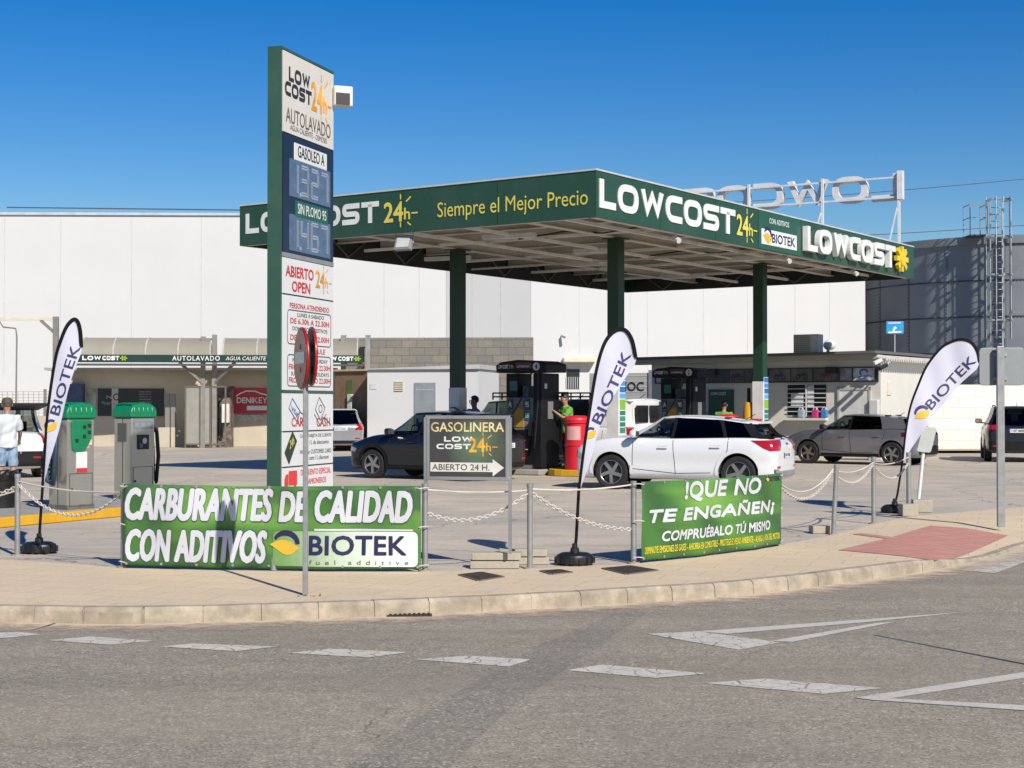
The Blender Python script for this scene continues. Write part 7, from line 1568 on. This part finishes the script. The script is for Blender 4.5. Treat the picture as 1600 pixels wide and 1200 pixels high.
# ================================================================ PEOPLE
def skinmesh(name, J, E, m, parent, sub=2, vox=None):
    me = bpy.data.meshes.new(name); keys = list(J); me.from_pydata([J[k][0] for k in keys], [(keys.index(a), keys.index(b)) for a, b in E], []); o = bpy.data.objects.new(name, me); COL.objects.link(o)
    s = o.modifiers.new('skin', 'SKIN'); sv = me.skin_vertices[0].data
    for i, k in enumerate(keys): r = J[k][1]; sv[i].radius = r if isinstance(r, tuple) else (r, r); sv[i].use_root = (i == 0)
    u = o.modifiers.new('sub', 'SUBSURF'); u.levels = sub; u.render_levels = sub
    me2 = evalmesh(o, name); bpy.data.objects.remove(o)
    me2.materials.clear(); me2.materials.append(m); me2.shade_smooth(); o = bpy.data.objects.new(name, me2); COL.objects.link(o); o.parent = parent; return o
def person(label, loc, rz, arms, skin, shirt, legs, shorts, hair, cap=None, head_turn=0.0, hscale=1.0, bend=0.0, stride=.0):
    """faces local +X. arms: for left and right (elbow, wrist) positions"""
    t = thing('person', label, 'person', loc, rz); t.scale = (hscale,) * 3
    V = Vector; b = bend
    J = {'pel': (V((0, 0, .94)), (.15, .115)), 'waist': (V((.01 + b * .1, 0, 1.10)), (.14, .105)), 'chest': (V((.0 + b * .3, 0, 1.32)), (.17, .125)), 'neckb': (V((-.01 + b * .45, 0, 1.47)), (.075, .07)), 'neck': (V((.01 + b * .5, 0, 1.54)), .055), 'headb': (V((.025 + b * .55, 0, 1.60)), (.075, .085)), 'head': (V((.02 + b * .58, 0, 1.68)), (.078, .095)), 'crown': (V((.01 + b * .6, 0, 1.745)), (.05, .065))}
    E = [('pel', 'waist'), ('waist', 'chest'), ('chest', 'neckb'), ('neckb', 'neck'), ('neck', 'headb'), ('headb', 'head'), ('head', 'crown')]
    for s, S_ in ((1, 'L'), (-1, 'R')):
        el, wr_ = arms[0 if s > 0 else 1]; el, wr_ = V(el), V(wr_); d = (wr_ - el).normalized(); sd = d.cross(V((0, 0, 1))); sd = sd.normalized() if sd.length > .1 else V((1, 0, 0)); hand = wr_ + d * .07
        J.update({'sh' + S_: (V((b * .36, s * .185, 1.42)), .062), 'el' + S_: (el, .045), 'wr' + S_: (wr_, .03), 'pa' + S_: (hand, (.04, .022))}); E += [('chest', 'sh' + S_), ('sh' + S_, 'el' + S_), ('el' + S_, 'wr' + S_), ('wr' + S_, 'pa' + S_)]
        up = sd.cross(d)
        for k, (o_, L_) in enumerate(((-.03, .065), (-.01, .078), (.011, .074), (.031, .056))):
            a, c = f'f{k}a' + S_, f'f{k}b' + S_; J[a] = (hand + d * L_ * .55 + sd * o_, .009); J[c] = (hand + d * L_ + sd * o_ - up * .018, .0075); E += [('pa' + S_, a), (a, c)]
        J['th' + S_] = (hand - d * .02 + sd * -.055, .011); J['ti' + S_] = (hand + d * .02 + sd * -.072, .009); E += [('pa' + S_, 'th' + S_), ('th' + S_, 'ti' + S_)]
        J.update({'hip' + S_: (V((0, s * .10, .88)), .10), 'kn' + S_: (V((.02 + s * stride * .5, s * .11, .49)), .062), 'ca' + S_: (V((-.01 + s * stride * .7, s * .112, .34)), .058), 'an' + S_: (V((-.02 + s * stride, s * .115, .09)), .042), 'to' + S_: (V((.13 + s * stride, s * .13, .035)), .035)}); E += [('pel', 'hip' + S_), ('hip' + S_, 'kn' + S_), ('kn' + S_, 'ca' + S_), ('ca' + S_, 'an' + S_), ('an' + S_, 'to' + S_)]
    body = skinmesh('body', J, E, skin, t)
    sk = lambda ks, g: {k: (J[k][0].copy(), tuple(r + g for r in J[k][1]) if isinstance(J[k][1], tuple) else J[k][1] + g) for k in ks}
    def garment(nm, rings, tubes, m):
        mb = MB(); n = 20
        mb.grid([[(c.x + rx_ * math.cos(2 * math.pi * k / n), c.y + ry_ * math.sin(2 * math.pi * k / n), c.z) for k in range(n + 1)] for c, ry_, rx_ in rings]); bmesh.ops.remove_doubles(mb.bm, verts=mb.bm.verts[:], dist=1e-5); bmesh.ops.holes_fill(mb.bm, edges=mb.bm.edges[:]); bmesh.ops.recalc_face_normals(mb.bm, faces=mb.bm.faces[:])
        for pts, rad in tubes: mb.tube(pts, 0, 14, radii=rad)
        o = mb.build('g', m); md = o.modifiers.new('r', 'REMESH'); md.mode = 'VOXEL'; md.voxel_size = .014; md2 = o.modifiers.new('s', 'SMOOTH'); md2.iterations = 5; md2.factor = .5
        me = evalmesh(o, nm); bpy.data.objects.remove(o); rr_ = random.Random(len(label))
        for v in me.vertices:                                        # soft folds in the cloth
            v.co += v.normal * (.006 * math.sin(v.co.z * 34 + v.co.y * 19 + 2 * math.sin(v.co.x * 17)) + .004 * math.sin(v.co.y * 55 + v.co.z * 13))
        me.shade_smooth(); me.materials.clear(); me.materials.append(m); o = bpy.data.objects.new(nm, me); COL.objects.link(o); o.parent = t
    pc = lambda k, dz=0.0: J[k][0] + V((0, 0, dz))
    garment('shirt', [(pc('pel', -.10), .205, .165), (pc('pel', .02), .195, .155), (pc('waist', -.02), .18, .138), (pc('chest', -.05), .195, .145), (pc('chest', .06), .205, .14), (pc('neckb', -.02), .16, .11), (pc('neckb', .03), .085, .085)],
            [([pc('sh' + S_, .0) - V((0, (.05 if S_ == 'L' else -.05), .0)), pc('sh' + S_, .01), J['sh' + S_][0].lerp(J['el' + S_][0], .45), J['sh' + S_][0].lerp(J['el' + S_][0], .82)], [.075, .085, .08, .082]) for S_ in 'LR'], shirt)
    garment('shorts' if shorts else 'trousers', [(pc('pel', .08), .165, .13), (pc('pel', -.03), .178, .14), (pc('pel', -.12), .175, .135)],
            [([pc('hip' + S_, .0), pc('hip' + S_, -.12), pc('kn' + S_, .06), pc('kn' + S_, -.02)] + ([] if shorts else [pc('ca' + S_), pc('an' + S_, .02)]), [.105, .112, .098, .096] if shorts else [.105, .108, .085, .078, .076, .07]) for S_ in 'LR'], legs)
    for S_ in 'LR': a, to = J['an' + S_][0], J['to' + S_][0]; MB().tube([a + V((-.03, 0, -.02)), V((a.x + .02, a.y, .05)), V((to.x - .02, to.y, .045)), V((to.x + .07, to.y, .035))], .045, 10, radii=[.05, .055, .05, .03]).build('shoe', mat('shoe_dark', (.05, .045, .04), .6), t, smooth=60)
    hc = J['head'][0]; T = Matrix.Translation(hc) @ Matrix.Rotation(head_turn, 4, 'Z'); mb = MB(); bmesh.ops.create_uvsphere(mb.bm, u_segments=20, v_segments=14, radius=1); mb.xf(Matrix.Diagonal((.108, .092, .105, 1)))
    dl = [v for v in mb.bm.verts if v.co.z < -.02 and v.co.x > -.04 or v.co.z < -.075 or (v.co.x > .07 and v.co.z < .035)]; bmesh.ops.delete(mb.bm, geom=dl, context='VERTS'); mb.xf(T @ Matrix.Translation((-.012, 0, .035))); hr = mb.build('hair', hair, t, smooth=70)
    mb = MB(); mb.tube([(.088, 0, .03), (.108, 0, -.005), (.115, 0, -.022), (.095, 0, -.03)], .012, 8).xf(T); mb.build('nose', skin, body, smooth=60)
    mb = MB()
    for s in (1, -1): mb.box((.093, s * .034, .022), (.01, .028, .012))
    mb.xf(T).build('eye', M_blk, body); MB().box((.097, 0, -.062), (.012, .05, .012)).xf(T).build('mouth', mat('lip', (.28, .11, .09), .5), body); mb = MB()
    for s in (1, -1): mb.tube([(-.01, s * .086, .03), (-.02, s * .1, .02), (-.015, s * .097, -.015), (-.0, s * .086, -.025)], .012, 6)
    mb.xf(T).build('ear', skin, body, smooth=60)
    if cap:
        mb = MB(); mb.lathe([(.118, .03), (.118, .07), (.10, .12), (.06, .145), (0, .15)], 20).xf(T @ Matrix.Translation((-.01, 0, .0)) @ Matrix.Diagonal((1, .9, 1, 1))); c = mb.build('cap', cap, t, smooth=60); MB().prism([tuple(q) for q in rnd([(.06, -.085), (.2, -.05), (.2, .05), (.06, .085)], .05, True)], 0, .012).xf(T @ Matrix.Translation((0, 0, .05)) @ Matrix.Rotation(R(90), 4, 'X')).build('cap_peak', cap, c)
    return t
SK1 = mat('skin_tan', (.40, .22, .14), .55, var=.05); SK2 = mat('skin_brown', (.20, .11, .075), .55, var=.05); HD = mat('hair_dark', (.02, .014, .01), .6)
dn = mat('denim_light', (.25, .36, .50), .8, var=.25, scale=14, bump=.4, bscale=90); sh1 = mat('shirt_pale', (.62, .66, .70), .8, var=.05, scale=6, bump=.5, bscale=9); hv = mat('shirt_green', (.14, .36, .05), .8, var=.1, scale=8, bump=.5, bscale=9); pt = mat('trousers_dark', (.015, .016, .02), .8); sh2 = mat('shirt_lilac', (.22, .20, .33), .8, var=.1, scale=8, bump=.5, bscale=9)
q = at(11, 700, 30.2); person('man in a cap, pale t-shirt and denim shorts by the open tailgate', (q.x, q.y, 0), R(118), [((.22, .24, 1.16), (.42, .12, 1.08)), ((.10, -.27, 1.14), (.26, -.28, .98))], SK1, sh1, dn, True, mat('hair_grey', (.12, .10, .08), .7), mat('cap_olive', (.085, .075, .045), .8), hscale=1.0, stride=.06)
q = KM @ Vector((kat(888, 5.62), 5.62, .16)); person('attendant in a bright green shirt standing beside pump four', (q.x, q.y, .16), math.pi + .45, [((.24, .22, 1.2), (.40, .12, 1.34)), ((.2, -.24, 1.16), (.42, -.1, 1.2))], SK1, hv, pt, False, HD, bend=.15)
q = KM @ Vector((kat(1131, 14.6), 14.6, .0)); person('attendant in a green shirt with his back turned, behind the white car roof', (q.x, q.y, 0), R(75), [((.2, .26, 1.24), (.4, .34, 1.22)), ((.16, -.26, 1.16), (.34, -.2, 1.05))], SK1, hv, pt, False, HD)
q = KM @ Vector((kat(741, 3.05), 3.05, 0)); q = at(742, 640, 38.5); person('dark haired man in a lilac shirt reaching out behind the black car', (q.x, q.y, 0), math.pi - .2, [((.28, .22, 1.40), (.46, .02, 1.5)), ((.26, -.22, 1.42), (.5, -.12, 1.5))], SK2, sh2, pt, False, HD, hscale=1.06)
